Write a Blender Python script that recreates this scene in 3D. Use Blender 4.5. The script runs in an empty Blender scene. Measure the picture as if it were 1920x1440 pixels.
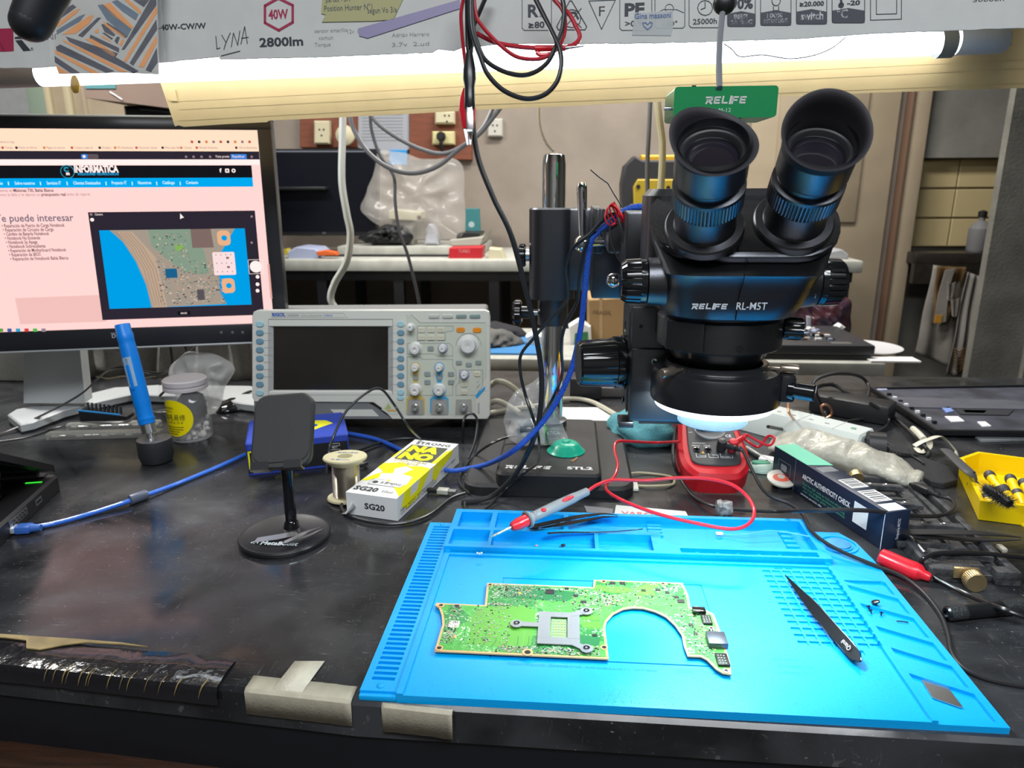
import bpy, bmesh, math, random
from mathutils import Matrix, Vector, noise
from mathutils.geometry import tessellate_polygon
random.seed(7)
V = Vector
SC = bpy.context.scene
COL = SC.collection

# ------------------------------------------------------------------ camera
TZ = 0.78                                   # height of the bench top above the floor
F = 1329.0                                  # focal length in pixels of the 1920-wide frame
yaw, pitch, roll, H = .0812334, .268723, -.00596816, .358472
fw = V((-math.sin(yaw)*math.cos(pitch), math.cos(yaw)*math.cos(pitch), -math.sin(pitch)))
_r = V((math.cos(yaw), math.sin(yaw), 0)); _u = _r.cross(fw)
RT = math.cos(roll)*_r + math.sin(roll)*_u
UP = -math.sin(roll)*_r + math.cos(roll)*_u
EYE = V((0, 0, TZ+H))
cam = bpy.data.objects.new('camera', bpy.data.cameras.new('camera'))
COL.objects.link(cam)
cam.matrix_world = Matrix(((RT.x, UP.x, -fw.x, EYE.x), (RT.y, UP.y, -fw.y, EYE.y), (RT.z, UP.z, -fw.z, EYE.z), (0, 0, 0, 1)))
cam.data.sensor_width = 36; cam.data.lens = F/1920*36
cam.data.clip_start = .01; cam.data.clip_end = 50
cam.data.dof.use_dof = True; cam.data.dof.focus_distance = .62; cam.data.dof.aperture_fstop = 12
SC.camera = cam
SC.view_settings.view_transform = 'Standard'; SC.view_settings.look = 'None'
SC.view_settings.gamma = 1; SC.view_settings.use_curve_mapping = False
SC.view_settings.exposure = 0.16
# ------------------------------------------------------------------ world and room light
w = bpy.data.worlds.new('world'); SC.world = w; w.use_nodes = True
w.node_tree.nodes['Background'].inputs[0].default_value = (.75, .86, 1, 1)
w.node_tree.nodes['Background'].inputs[1].default_value = .25
def area(name, loc, rot, sx, sy, power, color=(1, 1, 1)):
    l = bpy.data.lights.new(name, 'AREA'); l.shape = 'RECTANGLE'; l.size = sx; l.size_y = sy; l.energy = power; l.color = color
    o = bpy.data.objects.new(name, l); o.location = loc; o.rotation_euler = rot; COL.objects.link(o); return o
area('room_fill', (.3, 2.2, 2.45), (0, 0, 0), 1.2, .25, 44, (1, .96, .9))  # unseen source, added to light the back of the room
area('room_fill', (-1.4, 1.5, 2.45), (0, 0, 0), .9, .25, 46, (1, .97, .92))  # added out of view to lighten the dark left background
area('room_fill', (.2, -.7, 2.45), (0, 0, 0), 1.6, .6, 50, (.93, .96, 1))  # fill added behind the camera, brightens the carton front

def ray(px, py): return fw*F + RT*(px-960) + UP*(720-py)
def Z(px, py, h=0):                          # point at height h above the bench top
    d = ray(px, py); return EYE + d*((TZ+h-EYE.z)/d.z)
def Y(px, py, y):                            # point on the upright plane at distance y
    d = ray(px, py); return EYE + d*(y/d.y)
def D(px, py, d): return EYE + ray(px, py)*(d/F)

# ------------------------------------------------------------------ materials
MATS = {}
def srgb(c):
    return tuple((x/12.92 if x <= .04045 else ((x+.055)/1.055)**2.4) for x in c)
def hexc(h): return srgb(tuple(int(h[i:i+2], 16)/255 for i in (0, 2, 4)))
def mat(name, col, rough=.5, metal=0, noise_amt=0, nscale=40, bump=0, bscale=200, trans=0, ior=1.45, alpha=1, emit=0, coat=0, col2=None, spec=.5, rvar=0, stretch=None, detail=4):
    if name in MATS: return MATS[name]
    if isinstance(col, str): col = hexc(col)
    m = bpy.data.materials.new(name); m.use_nodes = True; nt = m.node_tree; N = nt.nodes; L = nt.links
    b = N['Principled BSDF']; I = b.inputs
    I['Base Color'].default_value = (*col, 1); I['Roughness'].default_value = rough; I['Metallic'].default_value = metal
    I['Specular IOR Level'].default_value = spec; I['IOR'].default_value = ior
    I['Transmission Weight'].default_value = trans; I['Alpha'].default_value = alpha; I['Coat Weight'].default_value = coat
    if emit:
        I['Emission Color'].default_value = (*col, 1); I['Emission Strength'].default_value = emit
    tc = N.new('ShaderNodeTexCoord'); src = tc.outputs['Object']
    if stretch:
        mp = N.new('ShaderNodeMapping'); mp.inputs['Scale'].default_value = stretch; L.new(src, mp.inputs['Vector']); src = mp.outputs['Vector']
    if noise_amt or col2 or rvar:
        t = N.new('ShaderNodeTexNoise'); t.inputs['Scale'].default_value = nscale; t.inputs['Detail'].default_value = detail; L.new(src, t.inputs['Vector'])
        if noise_amt or col2:
            r = N.new('ShaderNodeValToRGB'); L.new(t.outputs['Fac'], r.inputs['Fac'])
            c2 = hexc(col2) if isinstance(col2, str) else (col2 or tuple(x*(1-noise_amt) for x in col))
            r.color_ramp.elements[0].position = .35; r.color_ramp.elements[1].position = .65
            r.color_ramp.elements[0].color = (*c2, 1); r.color_ramp.elements[1].color = (*col, 1)
            L.new(r.outputs['Color'], I['Base Color'])
        if rvar:
            mr = N.new('ShaderNodeMapRange'); mr.inputs['To Min'].default_value = rough-rvar; mr.inputs['To Max'].default_value = rough+rvar
            mr.inputs['From Min'].default_value = .3; mr.inputs['From Max'].default_value = .7
            L.new(t.outputs['Fac'], mr.inputs['Value']); L.new(mr.outputs['Result'], I['Roughness'])
    if bump:
        t = N.new('ShaderNodeTexNoise'); t.inputs['Scale'].default_value = bscale; t.inputs['Detail'].default_value = 3; L.new(src, t.inputs['Vector'])
        bp = N.new('ShaderNodeBump'); bp.inputs['Strength'].default_value = bump; bp.inputs['Distance'].default_value = .002
        L.new(t.outputs['Fac'], bp.inputs['Height']); L.new(bp.outputs['Normal'], I['Normal'])
    MATS[name] = m; return m
def emis(name, col, s=1):
    if name in MATS: return MATS[name]
    if isinstance(col, str): col = hexc(col)
    m = bpy.data.materials.new(name); m.use_nodes = True; N = m.node_tree.nodes; N.clear()
    e = N.new('ShaderNodeEmission'); e.inputs[0].default_value = (*col, 1); e.inputs[1].default_value = s
    o = N.new('ShaderNodeOutputMaterial'); m.node_tree.links.new(e.outputs[0], o.inputs[0]); MATS[name] = m; return m

BLK = mat('black_plastic', (.012, .013, .015), .45)
BLKG = mat('gloss_black', (.006, .006, .008), .12, coat=.3)
BLKM = mat('anodised_black', (.13, .135, .15), .33, 1, bump=.1, bscale=1800)
BLKL = mat('smooth_black_enamel', (.014, .015, .018), .25, spec=.8)
BLKR = mat('black_rubber', (.02, .019, .024), .62)
CHR = mat('chrome', (.85, .86, .88), .06, 1)
STL = mat('brushed_steel', (.6, .62, .64), .28, 1)
DSTL = mat('dark_steel', (.1, .11, .12), .25, 1)
WHT = mat('white_plastic', 'd9dcd8', .4)
INK = mat('printed_ink', (.03, .03, .04), .6)
WINK = mat('white_print', (.8, .82, .84), .5)
RED = mat('red_rubber', (.62, .015, .03), .33, coat=.2)
BRASS = mat('brass', (.62, .47, .25), .35, .9, bump=.2, bscale=900)
PAPER = mat('white_paper', (.8, .8, .8), .8)
CLEAR = mat('clear_film', (1, 1, 1), .12, trans=0, alpha=.28, bump=.9, bscale=60)

# ------------------------------------------------------------------ mesh builder
def M4(o, x, y, z=None):
    x = V(x).normalized(); y = V(y); 
    if z is None: z = x.cross(y).normalized()
    else: z = V(z).normalized()
    y = z.cross(x).normalized()
    return Matrix(((x.x, y.x, z.x, o[0]), (x.y, y.y, z.y, o[1]), (x.z, y.z, z.z, o[2]), (0, 0, 0, 1)))
def MZ(o, z, hint=(1, 0, 0)):                # frame whose z axis is the given direction
    z = V(z).normalized(); h = V(hint)
    x = (h - z*h.dot(z))
    if x.length < 1e-4: x = V((0, 1, 0)) - z*z.y
    x.normalize(); y = z.cross(x)
    return Matrix(((x.x, y.x, z.x, o[0]), (x.y, y.y, z.y, o[1]), (x.z, y.z, z.z, o[2]), (0, 0, 0, 1)))
T = Matrix.Translation
def RZ(a): return Matrix.Rotation(a, 4, 'Z')
def RX(a): return Matrix.Rotation(a, 4, 'X')
def RY(a): return Matrix.Rotation(a, 4, 'Y')
def smooth_path(pts, n=6, closed=False):
    P = [V(p) for p in pts]; k = len(P)
    if k < 3: return P
    out = []
    for i in range(k if closed else k-1):
        g = lambda j: P[j % k] if closed else P[max(0, min(k-1, j))]
        a, b, c, d = g(i-1), g(i), g(i+1), g(i+2)
        for s in range(n):
            t = s/n; t2 = t*t; t3 = t2*t
            out.append(.5*((2*b)+(c-a)*t+(2*a-5*b+4*c-d)*t2+(3*b-a-3*c+d)*t3))
    if not closed: out.append(P[-1])
    return out
TXT = {}
class MB:
    def __init__(s, M=None):
        s.v = []; s.f = []; s.fm = []; s.mats = []; s.M = M or Matrix.Identity(4)
    def mi(s, m):
        if m not in s.mats: s.mats.append(m)
        return s.mats.index(m)
    def add(s, vs, fs, m, M=None):
        X = s.M @ M if M is not None else s.M
        k = len(s.v); s.v += [tuple(X @ V(v)) for v in vs]; mi = s.mi(m)
        flip = X.to_3x3().determinant() < 0
        for f in fs:
            f = [k+i for i in f]; s.f.append(f[::-1] if flip else f); s.fm.append(mi)
        return s
    def bmadd(s, bm, m, M=None):
        bm.verts.index_update()
        s.add([v.co.copy() for v in bm.verts], [[v.index for v in f.verts] for f in bm.faces], m, M); bm.free(); return s
    def box(s, c, d, m, M=None, bev=0, seg=2):       # centre, dimensions
        bm = bmesh.new(); bmesh.ops.create_cube(bm, size=1)
        for v in bm.verts: v.co = V((v.co.x*d[0]+c[0], v.co.y*d[1]+c[1], v.co.z*d[2]+c[2]))
        if bev: bmesh.ops.bevel(bm, geom=bm.edges[:], offset=min(bev, min(d)*.49), segments=seg, affect='EDGES', profile=.5)
        return s.bmadd(bm, m, M)
    def bb(s, a, b, m, M=None, bev=0, seg=2):         # two corners
        return s.box([(a[i]+b[i])/2 for i in range(3)], [abs(b[i]-a[i]) for i in range(3)], m, M, bev, seg)
    def lathe(s, prof, m, M=None, seg=32, cap=True, ribs=0, ribd=0, ribz=None, fn=None):
        vs = []; fs = []; n = len(prof)
        for j, (r, z) in enumerate(prof):
            for i in range(seg):
                a = 2*math.pi*i/seg; rr = r
                if ribs and ribz and ribz[0] <= z <= ribz[1]: rr = r - (ribd if (i*ribs*2//seg) % 2 else 0)
                p = (rr*math.cos(a), rr*math.sin(a), z)
                vs.append(fn(j, a, p) if fn else p)
        for j in range(n-1):
            for i in range(seg):
                k = (i+1) % seg; fs.append([j*seg+i, j*seg+k, (j+1)*seg+k, (j+1)*seg+i])
        if cap:
            if prof[0][0] > 1e-6: fs.append(list(range(seg))[::-1])
            if prof[-1][0] > 1e-6: fs.append([(n-1)*seg+i for i in range(seg)])
        return s.add(vs, fs, m, M)
    def cyl(s, a, b, r, m, r2=None, seg=20):
        a = V(a); b = V(b); return s.lathe([(r, 0), (r if r2 is None else r2, (b-a).length)], m, MZ(a, b-a), seg)
    def tube(s, pts, r, m, seg=8, n=6, closed=False, M=None, flat=None, rf=None):
        P = smooth_path(pts, n, closed); k = len(P); vs = []; fs = []
        up = None
        for i, p in enumerate(P):
            t = (P[(i+1) % k]-P[i-1]) if closed else (P[min(i+1, k-1)]-P[max(i-1, 0)])
            if t.length < 1e-9: t = V((0, 0, 1))
            t.normalize()
            if up is None: up = V((0, 0, 1)) if abs(t.z) < .9 else V((0, 1, 0))
            x = (up - t*up.dot(t))
            if x.length < 1e-5: x = t.orthogonal()
            x.normalize(); up = x; y = t.cross(x)
            rr = rf(i/(k-1)) if rf else r
            a, b = (rr, rr) if flat is None else (flat, rr)
            for j in range(seg):
                an = 2*math.pi*j/seg; vs.append(p + x*math.cos(an)*a + y*math.sin(an)*b)
        for i in range(k if closed else k-1):
            for j in range(seg):
                q = (j+1) % seg; a = i*seg; b = ((i+1) % k)*seg; fs.append([a+j, a+q, b+q, b+j])
        if not closed: fs.append(list(range(seg))[::-1]); fs.append([(k-1)*seg+j for j in range(seg)])
        return s.add(vs, fs, m, M)
    def sphere(s, c, r, m, sc=(1, 1, 1), M=None, seg=16, fn=None):
        bm = bmesh.new(); bmesh.ops.create_uvsphere(bm, u_segments=seg, v_segments=max(6, seg//2), radius=1)
        for v in bm.verts:
            q = v.co.copy(); k = fn(q) if fn else 1
            v.co = V((q.x*sc[0]*r*k+c[0], q.y*sc[1]*r*k+c[1], q.z*sc[2]*r*k+c[2]))
        return s.bmadd(bm, m, M)
    def prism(s, poly, z0, z1, m, M=None, bev=0):
        poly = [(p[0], p[1]) for p in poly]
        A = sum(poly[i-1][0]*poly[i][1]-poly[i][0]*poly[i-1][1] for i in range(len(poly)))
        if A < 0: poly = poly[::-1]
        if z1 < z0: z0, z1 = z1, z0
        n = len(poly); tri = tessellate_polygon([[V((p[0], p[1], 0)) for p in poly]])
        vs = [(x, y, z0) for x, y in poly]+[(x, y, z1) for x, y in poly]
        if bev:
            ins = offset_poly(poly, -bev)
            vs = [(x, y, z0) for x, y in poly]+[(x, y, z1-bev) for x, y in poly]+[(x, y, z1) for x, y in ins]
        top = n*(2 if bev else 1)
        def ori(t, up):
            a, b, c = [poly[i] for i in t]; k = (b[0]-a[0])*(c[1]-a[1])-(b[1]-a[1])*(c[0]-a[0])
            return list(t) if (k > 0) == up else list(t)[::-1]
        fs = []
        if abs(z1-z0) > 1e-7:
            fs += [ori(t, False) for t in tri]
            fs += [[i, (i+1) % n, n+(i+1) % n, n+i] for i in range(n)]
            if bev: fs += [[n+i, n+(i+1) % n, 2*n+(i+1) % n, 2*n+i] for i in range(n)]
        fs += [[top+i for i in ori(t, True)] for t in tri]
        return s.add(vs, fs, m, M)
    def rrect(s, x0, y0, x1, y1, r, z0, z1, m, M=None, bev=0): return s.prism(rr(x0, y0, x1, y1, r), z0, z1, m, M, bev)
    def disc(s, x, y, r, z0, z1, m, M=None, n=24, ry=None):
        return s.prism([(x+r*math.cos(2*math.pi*i/n), y+(ry or r)*math.sin(2*math.pi*i/n)) for i in range(n)], z0, z1, m, M)
    def text(s, st, x, y, h, m, M=None, w=None, bold=0, z=0, align='l', shear=0, sp=1, rot=0):
        key = (st, bold, shear, sp)
        if key not in TXT:
            c = bpy.data.curves.new('t', 'FONT'); c.body = st; c.size = 1; c.offset = bold; c.shear = shear; c.resolution_u = 2; c.space_character = sp
            o = bpy.data.objects.new('t', c); COL.objects.link(o)
            me = o.to_mesh() if False else bpy.data.meshes.new_from_object(o.evaluated_get(bpy.context.evaluated_depsgraph_get()))
            TXT[key] = ([v.co.copy() for v in me.vertices], [list(p.vertices) for p in me.polygons])
            bpy.data.objects.remove(o); bpy.data.meshes.remove(me); bpy.data.curves.remove(c)
        vs, fs = TXT[key]
        if not vs: return s
        x0 = min(v.x for v in vs); x1 = max(v.x for v in vs); k = h/.73; kx = (w/(x1-x0)) if w else k
        off = {'l': 0, 'c': -(x1-x0)*kx/2, 'r': -(x1-x0)*kx}[align]
        c, sn = math.cos(rot), math.sin(rot); out = []
        for v in vs:
            a, b = (v.x-x0)*kx+off, v.y*k
            out.append((x+a*c-b*sn, y+a*sn+b*c, z))
        return s.add(out, fs, m, M)
    def line(s, pts, wd, m, M=None, z=0, closed=False):   # flat stroke in the plane
        P = [V((p[0], p[1])) for p in pts]
        if closed: P.append(P[0])
        for a, b in zip(P, P[1:]):
            d = b-a
            if d.length < 1e-9: continue
            d.normalize(); q = V((-d.y, d.x))*wd/2; e = d*wd*.3
            s.add([(*(a-e-q), z), (*(b+e-q), z), (*(b+e+q), z), (*(a-e+q), z)], [[0, 1, 2, 3]], m, M)
        return s
    def quad(s, a, b, c, d, m, M=None): return s.add([a, b, c, d], [[0, 1, 2, 3]], m, M)
    def build(s, name, parent=None, ang=35, sol=None, sub=0):
        me = bpy.data.meshes.new(name); me.from_pydata(s.v, [], s.f)
        for m in s.mats: me.materials.append(m)
        me.polygons.foreach_set('material_index', s.fm)
        me.polygons.foreach_set('use_smooth', [True]*len(s.f))
        me.update(); me.validate(verbose=False)
        me.set_sharp_from_angle(angle=math.radians(ang))
        o = bpy.data.objects.new(name, me); COL.objects.link(o)
        if parent:
            o.parent = parent; o.matrix_parent_inverse = parent_inv(parent)
        if sub:
            q = o.modifiers.new('sub', 'SUBSURF'); q.levels = q.render_levels = sub
        if sol:
            q = o.modifiers.new('sol', 'SOLIDIFY'); q.thickness = sol; q.offset = 0
        return o
def world_of(o):
    Mx = Matrix.LocRotScale(o.location, o.rotation_euler, o.scale)
    return (world_of(o.parent) @ o.matrix_parent_inverse @ Mx) if o.parent else Mx
def parent_inv(p): return world_of(p).inverted()
def offset_poly(P, d):
    n = len(P); out = []
    for i in range(n):
        a, b, c = V(P[i-1]), V(P[i]), V(P[(i+1) % n])
        e1 = (b-a).normalized() if (b-a).length > 1e-9 else V((1, 0)); e2 = (c-b).normalized() if (c-b).length > 1e-9 else e1
        n1 = V((e1.y, -e1.x)); n2 = V((e2.y, -e2.x)); m = n1+n2
        k = m.length_squared
        m = m*(2/k) if k > .3 else n1
        out.append(tuple(b+m*d))
    return out
def rr(x0, y0, x1, y1, r, n=4):
    if x1 < x0: x0, x1 = x1, x0
    if y1 < y0: y0, y1 = y1, y0
    r = min(r, (x1-x0)/2.01, (y1-y0)/2.01); P = []
    for cx, cy, a0 in ((x1-r, y1-r, 0), (x0+r, y1-r, 90), (x0+r, y0+r, 180), (x1-r, y0+r, 270)):
        for i in range(n+1):
            a = math.radians(a0+90*i/n); P.append((cx+r*math.cos(a), cy+r*math.sin(a)))
    return P
class Plane:                                  # a flat face standing somewhere in the room, read off from the photo's pixels
    def __init__(s, o, x, y, z=None): s.M = M4(o, x, y, z); s.I = s.M.inverted()
    def uv(s, px, py, lift=0):
        n = s.M.col[2].to_3d(); o = s.M.translation + n*lift; d = ray(px, py)
        p = EYE + d*((o-EYE).dot(n)/d.dot(n)); q = s.I @ p; return (q.x, q.y)
    def P(s, pts, lift=0): return [s.uv(a, b, lift) for a, b in pts]
def tag(o, label=None, cat=None, group=None, kind=None):
    if label: o['label'] = label
    if cat: o['category'] = cat
    if group: o['group'] = group
    if kind: o['kind'] = kind
    return o
def thing(name, label, cat, loc, rz=0, group=None):
    o = bpy.data.objects.new(name, None); COL.objects.link(o); o.location = loc; o.rotation_euler = (0, 0, rz)
    o.empty_display_size = .02
    return tag(o, label, cat, group)
def dup(root, loc, rz=0, label=None, group=None):
    r = root.copy(); COL.objects.link(r); r.location = loc; r.rotation_euler = (0, 0, rz)
    if label: r['label'] = label
    if group: r['group'] = group
    for ch in list(root.children):
        c = ch.copy(); COL.objects.link(c); c.parent = r
        for g in ch.children:
            d = g.copy(); COL.objects.link(d); d.parent = c
    return r
def structure(o): o['kind'] = 'structure'; return o
# ================================================================== the setting
WALL = mat('plaster_wall', '93897f', .85, noise_amt=.16, nscale=6, bump=.3, bscale=60)
WALLG = mat('grey_render_wall', '85857f', .9, noise_amt=.3, nscale=5, bump=.35, bscale=80)
CONC = mat('rough_concrete', '77766f', .9, noise_amt=.35, nscale=8, bump=.6, bscale=120)
FLO = mat('floor_tile', '4d4845', .5, noise_amt=.3, nscale=3)
DOORM = mat('painted_door', 'a3957f', .55, noise_amt=.1, nscale=8)
DTRIM = mat('brown_door_trim', '6b5343', .6)
structure(MB().bb((-3.2, -2, -.1), (3.8, 4.6, 0), FLO).build('floor'))
structure(MB().bb((-3.2, -2, 2.6), (3.8, 4.6, 2.7), mat('ceiling_paint', 'a5a49c', .9)).build('ceiling'))
YB = 3.05
xb0 = Y(1690, 300, YB).x
structure(MB().bb((-3.2, YB, 0), (xb0, YB+.12, 2.6), WALL).build('wall_back'))
structure(MB().bb((-3.3, -2, 0), (-3.2, YB+.1, 2.6), WALLG).build('wall_left'))
structure(MB().bb((3.7, -2, 0), (3.8, 4.6, 2.6), WALLG).build('wall_right'))
structure(MB().bb((-3.2, -2.1, 0), (3.8, -2, 2.6), WALLG).build('wall_front'))
# grey wall with the kitchen niche, right of the door
PW = Plane((0, YB, 0), (1, 0, 0), (0, 0, 1))
def wallbox(mb, px0, py0, px1, py1, y0, y1, m, bev=0):
    a = Y(px0, py1, y0); b = Y(px1, py0, y0); mb.bb((a.x, y0, a.z), (b.x, y1, b.z), m, bev=bev); return a, b
n0, n1 = Y(1722, 296, YB), Y(1850, 700, YB)
xs = n0.x+.02; zt = Y(1750, 296, YB).z; zc = Y(1750, 465, YB).z
nm = MB()
nm.bb((xb0, YB, 0), (xs, YB+.14, 2.6), WALLG)
nm.bb((xs, YB, zt), (3.7, YB+.14, 2.6), WALLG)
nm.bb((xs, YB+.06, 0), (3.7, YB+.14, zt), WALLG)
structure(nm.build('wall_niche'))
tl = MB()
TILE = mat('cream_wall_tile', 'c4b489', .35, noise_amt=.08, nscale=5); GR = mat('tile_grout', '8a7d62', .8)
tl.bb((xs, YB+.05, zc), (3.1, YB+.06, zt), GR)
tz = (zt-zc)/3
for i in range(7):
    for j in range(3): tl.bb((xs+.01+i*.155, YB+.042, zc+j*tz+.004), (xs+.01+i*.155+.15, YB+.051, zc+(j+1)*tz-.004), TILE, bev=.002, seg=1)
structure(tl.build('trim_1'))
STONE = mat('dark_stone', '2e2b28', .3, noise_amt=.3, nscale=30)
c = MB().bb((xs-.03, YB-.12, zc-.055), (3.0, YB-.001, zc-.01), STONE, bev=.004)
c.bb((xs-.03, YB-.12, zc-.13), (3.0, YB-.09, zc-.05), STONE)
tag(c.build('kitchen_counter'), 'dark stone kitchen counter under the cream tiled niche', 'counter')
bt = thing('soap_bottle', 'small grey bottle standing on the dark kitchen counter', 'bottle', (Y(1833, 460, YB-.05).x, YB-.05, zc-.01))
q = bt.location
MB(T(q)).lathe([(.035, 0), (.04, .01), (.04, .09), (.022, .115), (.012, .12), (.012, .135)], mat('grey_bottle', '77787a', .4)).build('bottle_body', bt)
MB(T(q)).lathe([(.016, .135), (.016, .155), (.006, .16)], BLK).build('cap', bt)
# pillar at the right, nearer than the niche
YPI = 2.25
p0 = Y(1800, 715, YPI).x
pil = MB(); pil.bb((p0+.02, YPI, 0), (3.7, YPI+.03, 2.6), CONC); pil.bb((p0+.17, YPI-.02, 0), (p0+.3, YPI, 2.6), CONC); structure(pil.build('wall_pillar'))
structure(MB().bb((p0+.5, YPI-.35, .0), (p0+1.4, YPI-.021, .62), mat('pale_plinth', '9a9a96', .7)).build('trim_2'))
# door between the wall and the niche
dm = MB()
a = Y(1588, 165, YB-.02); b = Y(1652, 640, YB-.02)
dm.bb((a.x-.35, YB-.03, 0), (b.x-.05, YB-.001, 2.1), DOORM, bev=.003)
for zz in ((.2, .85), (1.0, 1.9)): dm.bb((a.x-.25, YB-.042, zz[0]), (b.x-.17, YB-.03, zz[1]), DOORM, bev=.006)
dm.bb((b.x-.02, YB-.05, 0), (b.x-.005, YB, 2.15), DTRIM, bev=.004)
dm.bb((b.x-.005, YB-.04, 0), (b.x+.06, YB, 2.15), DOORM, bev=.004)
structure(dm.build('door_1'))
# door and grey wall high on the left, seen over the monitor
YL = 2.6
dl = MB()
def pl(x0, x1, m, y0=YL, d=.04, z=2.3):
    a = Y(x0, 180, y0).x; b = Y(x1, 180, y0).x; dl.bb((a, y0, 0), (b, y0+d, z), m, bev=.003)
pl(78, 330, DOORM); pl(82, 92, mat('cream_trim', 'b5aa8c', .6), YL-.02); pl(118, 130, mat('cream_trim', 'b5aa8c', .6), YL-.02); pl(150, 158, DOORM, YL-.015)
pl(50, 84, mat('sage_paint', '7f8f80', .7), YL-.01)
structure(dl.build('door_2'))
a = Y(57, 180, YL).x; structure(MB().bb((-3.2, YL, 0), (a, YL+.1, 2.6), mat('cool_grey_wall', '8d9092', .9, noise_amt=.1, nscale=40)).build('wall_side'))
# objects stored high behind the monitor
yy = 2.10
cb = mat('pinkish_cardboard', '8a776c', .8, noise_amt=.12, nscale=9)
a = Plane(Y(158, 150, yy), (1, 0, 0), (0, 0, 1)); 
cbx = MB(a.M); cbx.prism(a.P([(150, 120), (345, 120), (345, 206), (158, 183)]), -.3, 0, cb)
cbx.prism(a.P([(158, 130), (215, 130), (217, 166), (160, 166)], .002), 0, .002, mat('teal_label', '5a8f96', .6))
cbx.line(a.P([(206, 172), (228, 186)], .004), .004, WINK, z=.003)
tag(cbx.build('storage_carton'), 'brown carton with teal label high up behind the front monitor', 'box')
yy = 2.15; a = Plane(Y(228, 225, yy), (1, 0, 0), (0, 0, 1)); dk = MB(a.M)
q = a.uv(227, 188); q2 = a.uv(345, 196); dk.prism([(q[0], q2[1]), (q2[0]-.04, q2[1]), (q2[0]-.04, -a.M.translation.z), (q[0], -a.M.translation.z)], -.3, 0, mat('dark_cabinet', '1c1e26', .4), bev=.01)
dk.line(a.P([(262, 205), (330, 212)], .002), .004, mat('grey_line', '4d5560', .5), z=.002)
tag(dk.build('dark_cabinet'), 'tall dark cabinet rising just above the front monitor, below the carton', 'cabinet')

# ================================================================== the bench
YF, YE, XL, XR = .418, 1.40, -1.35, 1.5
def desk_material():
    m = bpy.data.materials.new('scratched_black_laminate'); m.use_nodes = True; nt = m.node_tree; N = nt.nodes; L = nt.links; b = N['Principled BSDF']
    tc = N.new('ShaderNodeTexCoord')
    def nz(scale, detail=4, st=None, dist=0):
        t = N.new('ShaderNodeTexNoise'); t.inputs['Scale'].default_value = scale; t.inputs['Detail'].default_value = detail; t.inputs['Distortion'].default_value = dist
        if st:
            mp = N.new('ShaderNodeMapping'); mp.inputs['Scale'].default_value = st; mp.inputs['Rotation'].default_value = (0, 0, .5); L.new(tc.outputs['Object'], mp.inputs['Vector']); L.new(mp.outputs['Vector'], t.inputs['Vector'])
        else: L.new(tc.outputs['Object'], t.inputs['Vector'])
        return t.outputs['Fac']
    def ramp(src, p0, p1, c0, c1):
        r = N.new('ShaderNodeValToRGB'); r.color_ramp.elements[0].position = p0; r.color_ramp.elements[1].position = p1
        r.color_ramp.elements[0].color = (*c0, 1); r.color_ramp.elements[1].color = (*c1, 1); L.new(src, r.inputs['Fac']); return r.outputs['Color']
    base = ramp(nz(11, 9, None, .7), .36, .68, (.011, .012, .014), (.042, .044, .049))
    specks = ramp(nz(420, 2), .70, .78, (0, 0, 0), (.5, .5, .5))
    dens = ramp(nz(7, 4), .45, .62, (0, 0, 0), (1, 1, 1))
    scr = ramp(nz(60, 3, (1, 14, 1), 1.2), .66, .72, (0, 0, 0), (.35, .35, .35))
    scr2 = ramp(nz(45, 3, (12, 1, 1), 1.0), .68, .74, (0, 0, 0), (.3, .3, .3))
    def mix(a, bb, kind, fac=1):
        x = N.new('ShaderNodeMix'); x.data_type = 'RGBA'; x.blend_type = kind; x.inputs['Factor'].default_value = fac
        L.new(a, x.inputs['A']); L.new(bb, x.inputs['B']); return x.outputs['Result']
    sp = mix(specks, dens, 'MULTIPLY'); c = mix(base, sp, 'ADD', .55); sc = mix(scr, scr2, 'ADD'); c = mix(c, sc, 'ADD', .13)
    L.new(c, b.inputs['Base Color'])
    rg = ramp(nz(8, 9, None, .8), .38, .66, (.09, .09, .09), (.40, .40, .40)); rg = mix(rg, sc, 'ADD', .5); L.new(rg, b.inputs['Roughness'])
    bp = N.new('ShaderNodeBump'); bp.inputs['Strength'].default_value = .07; bp.inputs['Distance'].default_value = .004; L.new(nz(14, 3), bp.inputs['Height']); L.new(bp.outputs['Normal'], b.inputs['Normal'])
    b.inputs['Specular IOR Level'].default_value = .55
    return m
DESK = desk_material(); MATS['desk'] = DESK
WOODD = mat('dark_worn_wood', '3a2417', .5, noise_amt=.5, nscale=14, stretch=(1, 12, 12), bump=.3)
EDGE = mat('black_edge_band', (.008, .009, .012), .38, rvar=.1, nscale=20)
dk = thing('workbench', 'long black laminate workbench with worn wooden frame carrying all tools', 'workbench', (0, .9, 0))
def frontcurve(x): return YF + (.03 if x < -.15 else 0)*min(1, (-.15-x)/.3)
mb = MB(); 
pts = [(XL, .447), (-.45, .447), (-.25, .432), (-.15, .424), (.4, .418), (XR, .416), (XR, YE), (XL, YE)]
mb.prism(pts, TZ-.03, TZ, DESK, bev=.003)
mb.build('bench_top', dk)
mb = MB(); o2 = [(x, y-.001 if i < 6 else y-.02) for i, (x, y) in enumerate(pts)]
mb.prism([(x, y+.003) for x, y in pts[:6]]+[(XR, .47), (XL, .47)], TZ-.078, TZ-.029, EDGE, bev=.002)
mb.build('edge_band', dk)
mb = MB(); mb.bb((XL, .425, TZ-.125), (XR, .46, TZ-.078), WOODD, bev=.004); mb.bb((XL, .46, TZ-.2), (XR, .47, TZ-.12), WOODD)
mb.bb((XL, 1.34, TZ-.13), (XR, 1.38, TZ-.03), WOODD)
mb.build('frame_rail', dk)
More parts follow.
